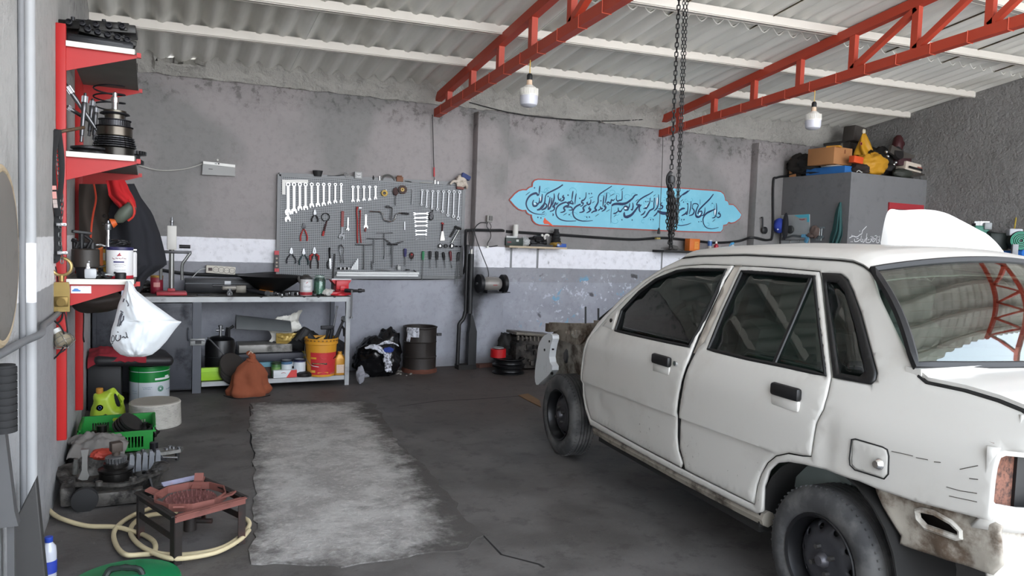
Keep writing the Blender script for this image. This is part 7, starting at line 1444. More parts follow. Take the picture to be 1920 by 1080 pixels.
m.sheet(lambda a,b:(c.x+.10*(1-2*b)*.3-.06*math.sin(PI*a)*math.sin(PI*b),c.y+.13*(b-.45)*1.1+0.0*a,c.z+.20*(.5-a)*(.6+.4*math.sin(PI*b))),20,14,.006);m.build('crown',M('#2a3f9c',.8,0,.15,6),t);c2=CW_(700,520,.10);m=MB();m.lathe([(0,.0),(.10,.0),(.105,.006),(.10,.012),(0,.03)],c2,(-.9,-.45,0),24,.55,1.0);m.v=[c2+V(((v-c2).x*1,(v-c2).y*.6,(v-c2).z*1.75)) for v in m.v];m.build('brim',M('#14151c',.8),t);m=MB();m.ball(CW_(560,578,.20),.012,8,6);m.build('badge',M('#c4c8d8',.5),t)
m=MB();m.tube([CW_(1320,540,.01),CW_(1300,770,.01)],.012,6);m.tube([CW_(1352,545,.01),CW_(1335,780,.01)],.010,6);m.box(CW_(1360,545,.02),(.02,.08,.02));m.box(CW_(1350,715,.02),(.02,.07,.035));m.box(CW_(1290,765,.02),(.02,.07,.02));solo('door_latch','grey steel latch hanging beside the green towel','latch',m,M('#8f9494',.4,.7))
m=MB();m.blob(CW_(1220,620,.04),(.035,.07,.08),41,.25,2);m.blob(CW_(1160,680,.05),(.03,.06,.035),42,.3,2);solo('rag','brown and grey rag tucked at the right edge of the metal panel','rag',m,M('#6a5a54',.9,0,.2,16,'#a1664e',.35,10))
def towel(a,b):
 L=[(1675,1700,90),(1625,1705,200),(1590,1712,330),(1570,1722,470),(1545,1728,590),(1510,1725,680),(1490,1690,780),(1475,1660,860),(1540,1560,940)];k=len(L)-1;i=min(int(b*k),k-1);f_=b*k-i
 l,r,y=[L[i][j]+(L[i+1][j]-L[i][j])*f_ for j in range(3)];return CW_(l+(r-l)*a,y,.004+.05*math.sin(PI*a)+.022*math.sin(a*18+b*3)*b)
m=MB();m.sheet(towel,36,30,.006);o=solo('towel','dark teal towel hanging on the closet wall near its corner','towel',m,M('#2f5554',.9,0,.15,8),smooth=70)
HW=MB();hq=lambda x,y:onY(1580+x/21.6,420+y/21.6,CYf-.002)
for P,w in(([(970,95),(890,180),(812,262),(792,340),(770,402),(700,432),(620,502),(540,526),(450,492),(390,502),(270,572)],34),([(375,440),(382,520)],28),([(480,600),(490,700),(580,706),(650,672),(702,620)],34),([(560,602),(642,578)],28),([(762,470),(742,600),(742,702),(800,702),(822,642),(790,612)],28),([(912,600),(890,682),(820,762)],32),([(985,380),(966,500),(960,590),(932,612)],28),([(1002,540),(942,722),(1060,752),(1130,712),(1160,632),(1130,602)],30),([(1010,650),(1082,620)],26),([(1210,500),(1192,642),(1230,722),(1290,682),(1330,602),(1270,602)],28),([(1250,520),(1242,662)],26),([(1300,482),(1372,465)],28),([(1392,480),(1372,642),(1382,752),(1460,742),(1492,662),(1430,652)],30),([(1500,480),(1492,722)],26)):
 HW.tube(bez([hq(x,y) for x,y in P],4),w*.5*mpp(hq(800,500))/21.6,5,flat=.15,up=(0,1,0))
for x,y in((692,293),(340,715),(392,715),(680,830),(730,830),(1440,520),(1150,510)):c=hq(x,y);HW.box(c,(.010,.001,.010),(0,.8,0))
o=HW.build('wall_writing',M('#d6d7d8',.7),None);tag(o,'white handwritten sentence painted on the closet front','writing')
# --- bulbs
def bulb(lab,c,top):
 t=thing('hanging_bulb',lab,'light bulb',c,0,'bulbs hanging from the red trusses');c=V(c)
 MB().lathe([(0,0),(.045,.004),(.068,.018),(.074,.04),(.075,.09)],c,(0,0,1),28).build('diffuser',M('#c9c9d2',.3,0,.03),t);m=MB();m.lathe([(.075,.09),(.077,.092),(.077,.102),(.068,.102),(.066,.15),(.045,.168),(.028,.18)],c,(0,0,1),28)
 for k in range(28):a=2*PI*k/28;m.box(c+V((.071*math.cos(a),.071*math.sin(a),.126)),(.010,.004,.05),(0,0,a))
 m.build('heat_sink',M('#e2dfd8',.45,0,.05),t);MB().lathe([(.028,.18),(.024,.19),(.022,.222),(0,.224)],c,(0,0,1),18).build('collar',M('#d2b79e',.5,0,.1),t);MB().lathe([(.024,.222),(.024,.26),(.016,.275),(0,.276)],c,(0,0,1),16).build('lamp_holder',BLACK,t);m=MB();m.tube([c+V((0,0,.27)),c+V((0,0,(top-c.z)*.6)),V((c.x,c.y,top))],.004,6);m.build('flex',M('#c3a03c',.5),t)
bulb('pale plastic bulb hanging from the left red truss',(2.83,5.47,2.545),2.93);bulb('pale plastic bulb hanging from the right red truss',(5.88,5.24,2.635),3.02)
m=MB();m.tube(bez([onY(880,192,7.60),onY(960,212,7.6),onY(1040,222,7.6),onY(1140,227,7.6),onY(1238,222,7.6)],8),.006,6);solo('cable','thin black cable sagging along the wall top between the two trusses','cable',m,BLACK)
# --- chain hoist hanging over the engine bay
def hp_(px,py,t=5.3):return CO+ray(px,py)*t
HO=thing('chain_hoist','black chain hoist with a bundle of loose chain hanging over the car front','chain hoist',hp_(1260,330))
def chn(name,path,pitch,wr,mat=M('#2c2b2b',.5,.6,.3,20)):
 P=[V(p) for p in path];d=[0]
 for a,b in zip(P,P[1:]):d.append(d[-1]+(b-a).length)
 m=MB();s=0;k=0
 def at(s):
  for i in range(len(P)-1):
   if s<=d[i+1]:return P[i].lerp(P[i+1],(s-d[i])/max(1e-9,d[i+1]-d[i]))
  return P[-1]
 while s+pitch<=d[-1]:
  a,b=at(s),at(s+pitch);z=(b-a).normalized();x,y,_=frame(z);side=(x*.9+y*.45 if k%2 else x*-.45+y*.9);c=(a+b)/2;h=pitch*.5+wr*.7;w=pitch*.34
  m.tube([c+side*(w*math.cos(q))+z*((h-w)*(1 if math.sin(q)>0 else-1)+w*math.sin(q)) for q in[2*PI*(i+.5)/8 for i in range(8)]],wr,5,closed=True);s+=pitch;k+=1
 o=m.build(name,mat,HO);o['kind']='stuff'
def up_to_roof(px,dx=0):
 p=hp_(px,0);return V((p.x+.0,p.y,roofz(p.x,p.y)-.02))
tp=up_to_roof(1273)
chn('lift_chain',[tp,hp_(1273,2),hp_(1266,150),hp_(1259,322)],.034,.0048);chn('hand_chain',[tp+V((.03,-.01,0)),hp_(1282,2),hp_(1278,150),hp_(1268,420)],.026,.0032);chn('hand_chain',[tp+V((.05,-.02,0)),hp_(1288,2),hp_(1282,150),hp_(1270,425)],.026,.0032)
m=MB();m.span(tp-V((.07,.06,.0)),tp+V((.12,.06,.05)),.01);m.build('top_bracket',IRON,HO)
m=MB();a,b=hp_(1259,322),hp_(1256,352);m.tube(bez([a,hp_(1253,330),hp_(1252,342),b,hp_(1262,348),hp_(1262,332)],5),.014,8);m.lathe([(0,-.03),(.025,-.02),(.03,0),(.025,.03),(0,.04)],hp_(1258,338),(0,0,1),14);m.build('hook_block',BLACK,HO)
rnd=random.Random(2)
for i in range(7):
 x=1252+i*2.6;yb=445+rnd.uniform(-8,22);dpt=5.3+rnd.uniform(-.05,.05);chn('chain_loop',[hp_(1257+rnd.uniform(-4,5),345,dpt),hp_(x,385,dpt),hp_(x+rnd.uniform(-1.5,1.5),420,dpt),hp_(1257+rnd.uniform(-5,6),yb,dpt)],.026,.0042)
 # THINGS ON THE FLOOR, LEFT
TN=thing('oil_tin','large green and white metal tin in front of the cabinet doors','tin',(.02,6.64,0));GW=M('#c9cfd4',.35,.1,.06,6);GG=M('#0f7a34',.35,.1,.1,6)
MB().lathe([(0,0),(.148,0),(.15,.006),(.15,.19),(.148,.19)],(0,0,0),(0,0,1),40).build('body',GW,TN,local=True);MB().lathe([(.149,.19),(.1505,.19),(.1505,.305),(.154,.308),(.154,.318),(.14,.318),(.13,.31),(0,.31)],(0,0,0),(0,0,1),40).build('green_band',GG,TN,local=True)
m=MB();m.lathe([(.1512,.272),(.1514,.272),(.1514,.277),(.1512,.277)],(0,0,0),(0,0,1),40);m.build('white_line',GW,TN,local=True)
m=MB();m.sheet(lambda a,b:(.1515*math.cos(R(238+1.2*a)),.1515*math.sin(R(238+1.2*a)),.0+.31*b),2,2);m.build('seam',M('#123c20',.5),TN,local=True)
m=MB();cylmark(m,.150,285,345,.206,.222);cylmark(m,.150,318,335,.222,.236);m.build('label_flag',M('#d3dad8',.5),TN,local=True);m=MB();m.torus((.151*math.cos(R(302)),.151*math.sin(R(302)),.135),(math.cos(R(302)),math.sin(R(302)),0),.022,.0025,20,5);m.torus((.151*math.cos(R(302)),.151*math.sin(R(302)),.135),(math.cos(R(302)),math.sin(R(302)),0),.013,.004,16,5);m.build('label_seal',M('#2f7f5a',.5),TN,local=True)
m=MB();cyltext(m,.1503,[(250,275,.15),(252,272,.137),(322,345,.12),(215,233,.12),(216,232,.10)],6,.007);m.build('label_text',M('#3c6f8a',.5),TN,local=True)
m=MB();m.span((-.41,6.45,0),(-.18,6.86,.37),.01);solo('black_crate','black box standing against the left wall under the seat cushion','box',m,M('#17171a',.6,0,.2))
m=MB();m.box((-.11,6.58,.385),(.56,.44,.085),(0,.05,.12),.035);m.jit(.008,5);solo('seat_cushion','black vinyl seat cushion lying across the green tin and the black box','cushion',m,M('#1f1e20',.5,0,.15,5),smooth=60)
m=MB();m.sheet(lambda a,b:(-.405+.40*a,6.34+.26*b,.462-.03*a+.02*noise.noise(V((a*4,b*3,1)))+.03*math.sin(PI*a)*b-.10*max(0,.2-a)*3*(1-b)+.02*abs(noise.noise(V((a*8,b*6,5))))-.055*max(0,.12-b)*8),30,18,.008);solo('cloth','dark red cloth thrown over the left end of the seat cushion','cloth',m,M('#8a1f2b',.9,0,.12,5),smooth=70)
WV=thing('woven_tub','round upturned off-white tub with a woven pattern in front of the green tin','tub',(.055,5.85,0))
def weave():
 t=NT('woven_white');x,y,z=t.sep();a=t.math('ARCTAN2',y,x);u=t.math('MULTIPLY',a,17);r=t.math('FLOOR',t.math('MULTIPLY',z,92));sh=t.math('MULTIPLY',t.math('FRACT',t.math('MULTIPLY',r,.5)),1.0)
 fu=t.math('ABSOLUTE',t.math('SUBTRACT',t.math('FRACT',t.math('ADD',u,sh)),.5));fz=t.math('ABSOLUTE',t.math('SUBTRACT',t.math('FRACT',t.math('MULTIPLY',z,92)),.5))
 d=t.math('MULTIPLY',t.ramp(fz,.30,.42),t.math('ADD',.45,t.math('MULTIPLY',t.ramp(t.noise(26,4),.45,.6),.55)));d=t.math('MAXIMUM',d,t.ramp(fu,.44,.49));n=t.noise(18,5)
 c=t.mix(n,lin('#aaa69c'),lin('#cfccc4'));c=t.mix(t.math('MULTIPLY',d,.8),c,lin('#55534f'));t.bump(d,.5,.004);return t.set(Base__Color=c,Roughness=.8)
MB().lathe([(.172,0),(.176,.004),(.17,.15),(.172,.165),(.168,.172)],(0,0,0),(0,0,1),48).build('wall',weave(),WV,local=True);MB().lathe([(.168,.172),(.16,.178),(.08,.176),(0,.175)],(0,0,0),(0,0,1),48).build('top',M('#a29c92',.8,0,.12,8,'#7c766c',.35,5),WV,local=True)
JG_=thing('jerrycan','lime green plastic jug with an orange cap standing by the left wall','jug',(-.255,5.98,0));JM=M('#a9c23a',.4,0,.06,4)
def jugpt():pass
prof=[(-.115,0),(.115,0),(.118,.10),(.10,.155),(.112,.185),(.075,.215),(.045,.262),(.028,.262),(-.02,.235),(-.085,.23),(-.092,.20),(-.085,.165),(-.108,.11)]
m=MB();vs,tri,bnd,raw=cdt(smoothloop(prof),[smoothloop([(.045,.225),(.060,.21),(.085,.135),(.075,.115),(.055,.13),(.04,.20)])],.02)
def jd(p):d=min(sdist(p,L) for L in raw);return.062*min(1,math.sqrt(max(0,d)/.035)) if d<.035 else.062
top_=[(v.x,-jd(v)-.004,v.y) for v in vs];bot_=[(v.x,jd(v)+.004,v.y) for v in vs];k=len(vs);ccw=lambda f:(vs[f[1]]-vs[f[0]]).cross(vs[f[2]]-vs[f[0]])>0
m.add(top_+bot_,[f if ccw(f) else tuple(reversed(f)) for f in tri]+[tuple(i+k for i in(reversed(f) if ccw(f) else f)) for f in tri])
ne={}
for f in tri:
 for a,b in zip(f,f[1:]+f[:1]):ne[(min(a,b),max(a,b))]=ne.get((min(a,b),max(a,b)),0)+1
m.add(top_+bot_,[(a,b,b+k,a+k) for(a,b),c in ne.items() if c==1]);m.build('body',JM,JG_,local=True,smooth=60)
MB().lathe([(.022,.225),(.024,.232),(.024,.262),(.02,.266),(0,.266)],(-.05,0,0),(0,0,1),18).build('cap',M('#b07a2c',.5),JG_,local=True)
q=[(-.055,.03),(-.045,.015),(.02,.015),(.03,.03),(.03,.065),(-.01,.088),(-.055,.062)];m=MB();m.prism(q,(0,-.068,0),(1,0,0),(0,0,1),.0015 if False else.002);m.build('label_patch',M('#191b1a',.5),JG_,local=True);m=MB();m.torus((-.045,-.0695,.135),(0,1,0),.010,.003,14,5);m.build('label_emblem',M('#39508a',.5),JG_,local=True);m=MB();m.lathe([(0,0),(.022,0)],(-.045,-.0685,.135),(0,-1,0),18);m.build('label_disc',M('#dbe2c4',.5),JG_,local=True);m=MB();marks(m,(-.045,-.0705,0),(1,0,0),(0,0,1),[(0,.055,.05),(0,.055,.04),(.0,.05,.03)],.006,2);m.build('label_text',M('#c8cdb8',.5),JG_,local=True)
CT=thing('crate','bright green slotted plastic crate on the floor by the left wall','crate',(-.165,5.33,0));GC=M('#17832f',.45,0,.1,6);W_,D_,H_=.42,.36,.165
def slot_panel(L,H,slots,t=.008):
 vs,tri,bnd,raw=cdt([(0,0),(L,0),(L,H),(0,H)],slots,.04);m=MB();k=len(vs)
 m.add([(v.x,0,v.y) for v in vs]+[(v.x,t,v.y) for v in vs],[tuple(f) for f in tri]+[tuple(i+k for i in reversed(f)) for f in tri]);ne={}
 for f in tri:
  for a,b in zip(f,f[1:]+f[:1]):ne[(min(a,b),max(a,b))]=ne.get((min(a,b),max(a,b)),0)+1
 m.add([(v.x,0,v.y) for v in vs]+[(v.x,t,v.y) for v in vs],[(a,b,b+k,a+k) for(a,b),c in ne.items() if c==1]);return m
def slots(L,x0,x1,z0,z1,n):return[[(x0+(x1-x0)*(i+.15)/n,z0),(x0+(x1-x0)*(i+.8)/n,z0),(x0+(x1-x0)*(i+.8)/n,z1),(x0+(x1-x0)*(i+.15)/n,z1)] for i in range(n)]
hole=[(W_*.42,H_-.045),(W_*.58,H_-.045),(W_*.60,H_-.03),(W_*.58,H_-.018),(W_*.42,H_-.018),(W_*.40,H_-.03)]
f_=slot_panel(W_,H_-.03,slots(W_,.03,W_*.42,.03,.10,7)+slots(W_,W_*.55,W_-.06,.03,.10,7));f_.move((-W_/2,-D_/2,0));f_.build('front_side',GC,CT,local=True)
b_=slot_panel(W_,H_,slots(W_,.05,W_*.36,.07,.12,7)+slots(W_,W_*.64,W_-.05,.05,.125,7)+[hole]);b_.move((-W_/2,D_/2,0));b_.build('back_side',GC,CT,local=True)
for s in(-1,1):q=slot_panel(D_,H_,slots(D_,.04,D_-.04,.03,.10,9));q.rot((0,0,PI/2));q.move((s*W_/2,-D_/2,0));q.build('end_side',GC,CT,local=True)
MB().span((-W_/2,-D_/2,0),(W_/2,D_/2,.008)).build('floor_panel',GC,CT,local=True);m=MB();m.span((-W_/2-.008,-D_/2-.008,H_-.04),(W_/2+.008,-D_/2+.004,H_-.028));m.span((-W_/2-.006,D_/2-.002,H_-.01),(W_/2+.006,D_/2+.014,H_+.002));m.span((W_/2-.01,-D_/2,H_-.012),(W_/2+.008,D_/2,H_));m.span((-W_/2-.008,-D_/2,H_-.012),(-W_/2+.01,D_/2,H_));m.build('rim',GC,CT,local=True)
c=V((-.13,5.34,.10));m=MB()
for i in range(4):m.lathe([(.06,.022*i),(.085-.003*i,.022*i),(.087-.003*i,.004+.022*i),(.085-.003*i,.017+.022*i),(.06,.018+.022*i)],c,(.55,-.35,.75),34)
solo('clutch_drum','ribbed steel clutch drum tilted in the green crate','clutch drum',m,M('#4c4b4a',.3,.85,.3,10,'#1c1b1b',.35))
m=MB();m.blob((-.02,5.36,.07),(.08,.10,.06),51,.35,2.4);m.cyl((-.01,5.33,.10),(-.01,5.33,.145),.018);m.torus((-.02,5.38,.10),(.3,0,1),.05,.01);solo('engine_part','oily shaft and ring at the right end of the green crate','engine part',m,GREASE)
m=MB();m.blob((-.27,5.36,.05),(.09,.12,.05),52,.3,2.2);m.cyl((-.26,5.35,.08),(-.26,5.35,.14),.03);solo('engine_part','oily casting at the left end of the green crate','engine part',m,GREASE)
m=MB();m.span((-.405,4.80,0),(-.12,5.08,.13),.02);m.lathe([(.03,0),(.06,0),(.06,.03),(.03,.03)],(-.28,4.79,.06),(0,-1,.2),20);m.cyl((-.36,4.80,.05),(-.36,4.74,.05),.03);m.jit(.006,12);solo('gearbox_housing','black oily housing under the grey rag in front of the green crate','gearbox part',m,GREASE)
m=MB();m.sheet(lambda a,b:(-.405+.29*a+.02*math.sin(b*5),4.73+.30*b+.02*math.sin(a*6),.15+.05*math.sin(PI*a)*math.sin(PI*b)+.03*noise.noise(V((a*5,b*5,3)))+.02*abs(noise.noise(V((a*10,b*10,8))))-.07*max(0,.2-b)*4*(.4+.6*math.sin(3*a+1)**2)),36,30,.008);solo('rag','grey crumpled rag lying on the black housing in front of the crate','rag',m,M('#77736f',.95,0,.15,8),smooth=60)
GB=thing('gearbox','open oily gearbox bell housing with its clutch hub on the floor by the left wall','gearbox',(-.165,4.36,0));GM=M('#5b5854',.45,.5,.35,8,'#1e1c1b',.45,9,.4,26,.006)
def bell():
 m=MB();N_=40;vs=[];rad=lambda a:1+.16*math.cos(2*a+.4)+.07*math.cos(5*a)+.05*math.sin(3*a)
 rows=[(.15,.0),(.17,.03),(.185,.09),(.20,.11),(.215,.115),(.215,.13),(.185,.13),(.17,.12),(.14,.06),(.0,.05)]
 for r_,z in rows:vs+=[(r_*rad(a)*math.cos(a)*1.08,r_*rad(a)*math.sin(a)*.95,z+.02*math.sin(a)) for a in[2*PI*i/N_ for i in range(N_)]]
 return m.add(vs,[(i*N_+a,i*N_+(a+1)%N_,(i+1)*N_+(a+1)%N_,(i+1)*N_+a) for i in range(len(rows)-1) for a in range(N_)])
bell().build('bell_housing',GM,GB,local=True)
for i in range(9):a=2*PI*i/9+.3;MB().lathe([(.008,0),(.017,0),(.017,.022),(.008,.022)],(.205*math.cos(a)*1.1,.205*math.sin(a)*.95,.112),(0,0,1),12,closed=True).build('bolt_boss',GM,GB,local=True)
hub=MB();hub.lathe([(0,.06),(.105,.06),(.108,.075),(.10,.082),(.082,.09),(.08,.125),(.086,.13),(.086,.14),(.07,.145),(.06,.15),(.06,.17),(.045,.172)],(.02,0,0),(0,0,1),40);hub.build('clutch_hub',M('#3b3937',.3,.85,.35,10),GB,local=True)
for i in range(24):a=2*PI*i/24;MB().box((.02+.098*math.cos(a),.098*math.sin(a),.082),(.014,.012,.008),(0,0,a)).build('hub_tooth',DSTEEL,GB,local=True) if i>10 else None
bg2=MB();bg2.lathe([(.03,.17),(.044,.172),(.050,.20),(.046,.205),(.03,.21)],(.02,0,0),(0,0,1),30)
for i in range(20):a=2*PI*i/20;bg2.cyl((.02+.047*math.cos(a),.047*math.sin(a),.174),(.02+.049*math.cos(a),.049*math.sin(a),.202),.004,n=6)
bg2.build('bearing',STEEL,GB,local=True);m=MB();m.cyl((.02,0,.2),(.02,0,.235),.02);m.box((.02,0,.255),(.055,.055,.05),(0,0,.3),.004);m.build('input_shaft',M('#4a4039',.6,.3,.3),GB,local=True)
m=MB();m.prism([(-.012,0),(.012,0),(.02,.02),(.012,.05),(.012,.12),(.018,.16),(-.018,.16),(-.012,.12),(-.014,.05),(-.03,.01)],(-.12,-.04,.11),(1,0,0),(0,0,1),.03);m.build('release_fork',M('#7b7a77',.45,.6,.2),GB,local=True);m=MB();m.tube([(-.17,.03,.12),(-.165,.02,.2)],[.016,.012],10);m.build('pin',ALU,GB,local=True)
fin=MB()
for i in range(5):fin.prism([(-.014,0),(.014,0),(.014,.085),(.006,.10),(-.008,.10)],(.09+.032*i,.05+.012*i,.10),(1,.1,0),(0,0,1),.035)
fin.build('case_fins',M('#7c7f84',.4,.6,.25,12,'#35363a',.35),GB,local=True)
m=MB();m.lathe([(.06,0),(.10,.02),(.09,.10),(.06,.13),(.0,.13)],(.15,.14,.0),(0,0,1),24);m.box((.10,.15,.09),(.16,.12,.10),None,.02);m.jit(.006,14);m.build('gear_case',GM,GB,local=True);m=MB();m.box((-.06,.17,.12),(.2,.08,.1),(0,0,-.1),.015);m.jit(.005,12);m.build('case_back',GM,GB,local=True)
m=MB();m.blob((-.05,.13,.185),(.055,.04,.03),57,.25);m.build('red_cap',M('#a83b2c',.6,0,.2),GB,local=True);m=MB();m.lathe([(0,.03),(.018,.03),(.06,.02),(.062,-.01),(.0,-.01)],(-.11,-.215,.055),(0,-1,0),28);m.build('pulley',RUBBER,GB,local=True);m=MB();m.box((.04,-.19,.045),(.22,.06,.07),None,.01);m.box((-.19,-.1,.07),(.06,.2,.10),None,.012);m.jit(.004,15);m.build('flange',GM,GB,local=True)
m=MB();m.tube(bez([(.15,.0,.1),(.17,-.08,.12),(.19,-.12,.06),(.2,-.16,.01)],5),.009,6);m.build('cable',BLACK,GB,local=True)
OP=thing('oil_pump','silver oil pump plate with studs lying right of the gearbox','engine part',(.07,4.86,0));m=MB();m.prism([(-.11,0),(.02,-.02),(.12,.01),(.14,.06),(.06,.09),(-.06,.08),(-.12,.05)],(0,0,.05),(1,0,0),(0,1,0),.02);m.build('plate',ALU,OP,local=True);m=MB();m.cyl((-.03,.02,.05),(-.03,.02,.125),.024,n=16);m.build('cylinder',M('#232326',.3,.4),OP,local=True)
for x,y in((-.09,.04),(.04,.03),(.08,.05),(.11,.03),(.06,.07)):MB().lathe([(.012,.07),(.012,.082),(0,.082)],(x,y,0)).build('bolt',STEEL,OP,local=True)
for x,y in((-.08,.03),(.1,.03),(.03,.07)):MB().cyl((x,y,0),(x,y,.052),.012,n=8).build('foot',DSTEEL,OP,local=True)
m=MB();m.tube([(-.02,-.03,.045),(.10,-.06,.04)],.007,8);m.build('stud',CHROME,OP,local=True)
m=MB();m.blob((.04,4.66,.05),(.07,.07,.05),53,.3,2.2,flat=-.95);solo('engine_part','dark blue-black oily part between gearbox and silver oil pump','engine part',m,M('#1f2530',.4,.3,.3))
ST=thing('gas_burner','rusty cast iron gas burner on a black angle steel stand','burner',(.177,3.56,0));A,B,C_,D=V((.108,3.305,0)),V((.403,3.44,0)),V((.243,3.79,0)),V((-.038,3.676,0));hs_=.215;SM=M('#26211f',.6,.3,.3,8,'#4d302a',.4);RS=M('#7a4a42',.75,.1,.2,7,'#4b2f2b',.4)
up_=V((0,0,1));ctr=(A+B+C_+D)/4
for P in(A,B,C_,D):
 d1=(ctr-P).normalized();m=MB();e1=V((d1.x*math.cos(.785)-d1.y*math.sin(.785),d1.x*math.sin(.785)+d1.y*math.cos(.785),0));e2=V((d1.x*math.cos(-.785)-d1.y*math.sin(-.785),d1.x*math.sin(-.785)+d1.y*math.cos(-.785),0))
 m.beam(P+e1*.016,P+e1*.016+up_*hs_,.032,.005,e2);m.beam(P+e2*.016,P+e2*.016+up_*hs_,.005,.032,e2);m.build('leg',SM,ST)
for P,Q2 in((A,B),(B,C_),(C_,D),(D,A)):
 m=MB();m.beam(P+up_*(hs_-.012),Q2+up_*(hs_-.012),.005,.032,(0,0,1));m.beam(P+up_*hs_,Q2+up_*hs_,.03,.005,(0,0,1));m.build('top_rail',RS if(P is A) else SM,ST)
for P,Q2 in((A,D),(B,C_)):m=MB();m.beam(P+up_*(hs_*.55),Q2+up_*(hs_*.55),.004,.028,(0,0,1));m.build('brace',SM,ST)
cz=ctr+up_*hs_
m=MB();m.lathe([(.150,-.02),(.156,-.02),(.156,.014),(.150,.014)],cz,(0,0,1),10,closed=True);m.build('pan_ring',RS,ST)
for k in range(4):a=(A,B,C_,D)[k];d1=(a-ctr).normalized();m=MB();m.beam(cz+d1*.12+V((0,0,-.01)),cz+d1*.20+V((0,0,.02)),.045,.008,(0,0,1));m.beam(cz+d1*.17+V((0,0,.012)),cz+d1*.185+V((0,0,.045)),.04,.01,(0,0,1)) if k==2 else None;m.build('pan_tab',RS,ST)
m=MB();m.lathe([(0,-.055),(.05,-.055),(.10,-.03),(.115,-.02),(.11,-.012),(.06,-.018),(0,-.02)],cz,(0,0,1),36)
for r_,n_ in((.10,30),(.07,22),(.04,14)):
 for k in range(n_):a=2*PI*k/n_;m.cyl(cz+V((r_*math.cos(a),r_*math.sin(a),-.02)),cz+V((r_*math.cos(a),r_*math.sin(a),-.004)),.005,.003,6)
m.build('burner_head',M('#6d4340',.8,.1,.25,14,'#3f2a28',.35),ST);m=MB();m.cyl(cz+V((0,0,-.05)),cz+V((0,0,-.16)),.028);m.tube([cz+V((.02,0,-.12)),cz+V((.09,-.03,-.12))],.012,8);m.build('gas_pipe',SM,ST)
pm2=MB();dd=(C_-D).normalized();q0=C_.lerp(D,.55)+up_*(hs_+.002);pm2.beam(q0-dd*.02,q0+dd*.15,.045,.008,(0,-.6,1));pm2.build('paint_plate',M('#8f8fa6',.6,.1,.4,30,'#c27a3a',.35,12),ST)
HM=M('#c2b491',.6,0,.12,9,'#8a7850',.3,7)
hpx=[(84,953),(100,964),(122,975),(163,986),(216,988),(245,995),(272,1004),(290,1018),(288,1036),(262,1040),(236,1040),(220,1026),(213,1003),(222,985),(246,968),(270,958),(300,948),(330,960),(280,966),(252,980),(245,1000),(262,1022),(295,1037),(346,1040),(408,1030),(448,1008),(466,988),(465,976),(448,968)]
L=[onZ(a,b,.014+.012*math.sin(i*1.1)**2) for i,(a,b) in enumerate(hpx)];L[0].z=.03
m=MB();m.tube(bez(L,7),.0108,10);solo('gas_hose','dirty cream rubber hose looped on the floor around the burner stand','hose',m,HM,smooth=60)
L=[onZ(a,b,.03) for a,b in((285,1036),(320,1047),(360,1045),(410,1034),(450,1012),(467,994))];m=MB();m.tube(bez(L,7),.0104,10);solo('gas_hose','second turn of cream hose lying against the first at the stand front','hose',m,HM,smooth=60)
GL=thing('basin','round green plastic lid with a dark handle lying on the floor in front','lid',(-.075,3.17,0));MB().lathe([(0,.045),(.06,.047),(.15,.04),(.185,.03),(.20,.03),(.205,.02),(.20,0),(.19,0),(.19,.015),(0,.02)],(0,0,0),(0,0,1),52).build('disc',M('#0f7a4a',.4,0,.1,5,'#1f4a38',.22,4),GL,local=True)
m=MB();m.tube(bez([(-.07,.02,.045),(-.05,.03,.07),(.0,.02,.075),(.05,.0,.068),(.065,-.01,.045)],6),.012,8);m.jit(.003,60);m.build('handle',M('#1b2420',.6),GL,local=True);m=MB();m.prism([(-.02,-.05),(.10,-.07),(.08,.0),(-.02,.01)],(0,-.01,.043),(1,0,0),(0,1,0),.008);m.build('raised_patch',M('#128052',.4,0,.1),GL,local=True)
BT=thing('water_bottle','clear water bottle with blue cap and label standing by the dark boards','bottle',(-.35,3.38,0));BT.scale=(.85,.85,.78);MB().lathe([(0,0),(.03,0),(.033,.01),(.033,.13),(.03,.165),(.014,.19),(.013,.195)],(0,0,0),(0,0,1),24).build('body',M('#b9bcc6',.15,0,.05),BT,local=True);MB().lathe([(.0335,.03),(.034,.03),(.034,.095),(.0335,.095)],(0,0,0),(0,0,1),24).build('label_sheet',M('#2c3f9e',.4,0,.1),BT,local=True);MB().lathe([(.017,.19),(.018,.192),(.018,.215),(.015,.218),(0,.218)],(0,0,0),(0,0,1),20).build('cap',M('#24409c',.4),BT,local=True)
def board(lab,P,y,th,mat,name='board',cat='board',top=None):
 q=[onY(a,b,y) for a,b in P];m=MB();m.prism([(p.x,p.z) for p in q],(0,y+th,0),(1,0,0),(0,0,1),th);return solo(name,lab,cat,m,mat)
BK_=M('#3b3a39',.6,.1,.2,5,'#282624',.4)
q=[V((-.405,3.05,0)),V((-.30,3.12,0)),V((-.365,3.12,.40)),V((-.405,3.06,.40))]
m=MB();P0=[onY(24,985,3.0),onY(67,899,3.0),onY(85,1080,3.0),onY(88,1110,3.0),onY(10,1110,3.0)]
m.prism([(p.x,p.z) for p in P0],(0,3.06,0),(1,0,0),(0,0,1),.06)
m.v=[V((v.x,v.y,max(v.z,0))) for v in m.v];solo('board','dark pointed steel plate standing upright at the left edge by the water bottle','plate',m,BK_,bev=.004)
m=MB();p0,p1=onY(28,985,2.72),onY(0,780,2.72);m.prism([(p1.x-.10,p1.z),(onY(10,880,2.72).x-.004,p1.z),(p0.x,p0.z+.05),(p0.x+.01,p0.z),(p1.x-.10,p0.z)],(0,2.76,0),(1,0,0),(0,0,1),.05)
m.span((-.62+.22,2.76,0),(-.60+.22,2.80,p0.z));solo('cabinet','dark grey metal box edge at the far left edge of the view','box',m,M('#5a5a5b',.5,.3,.15))
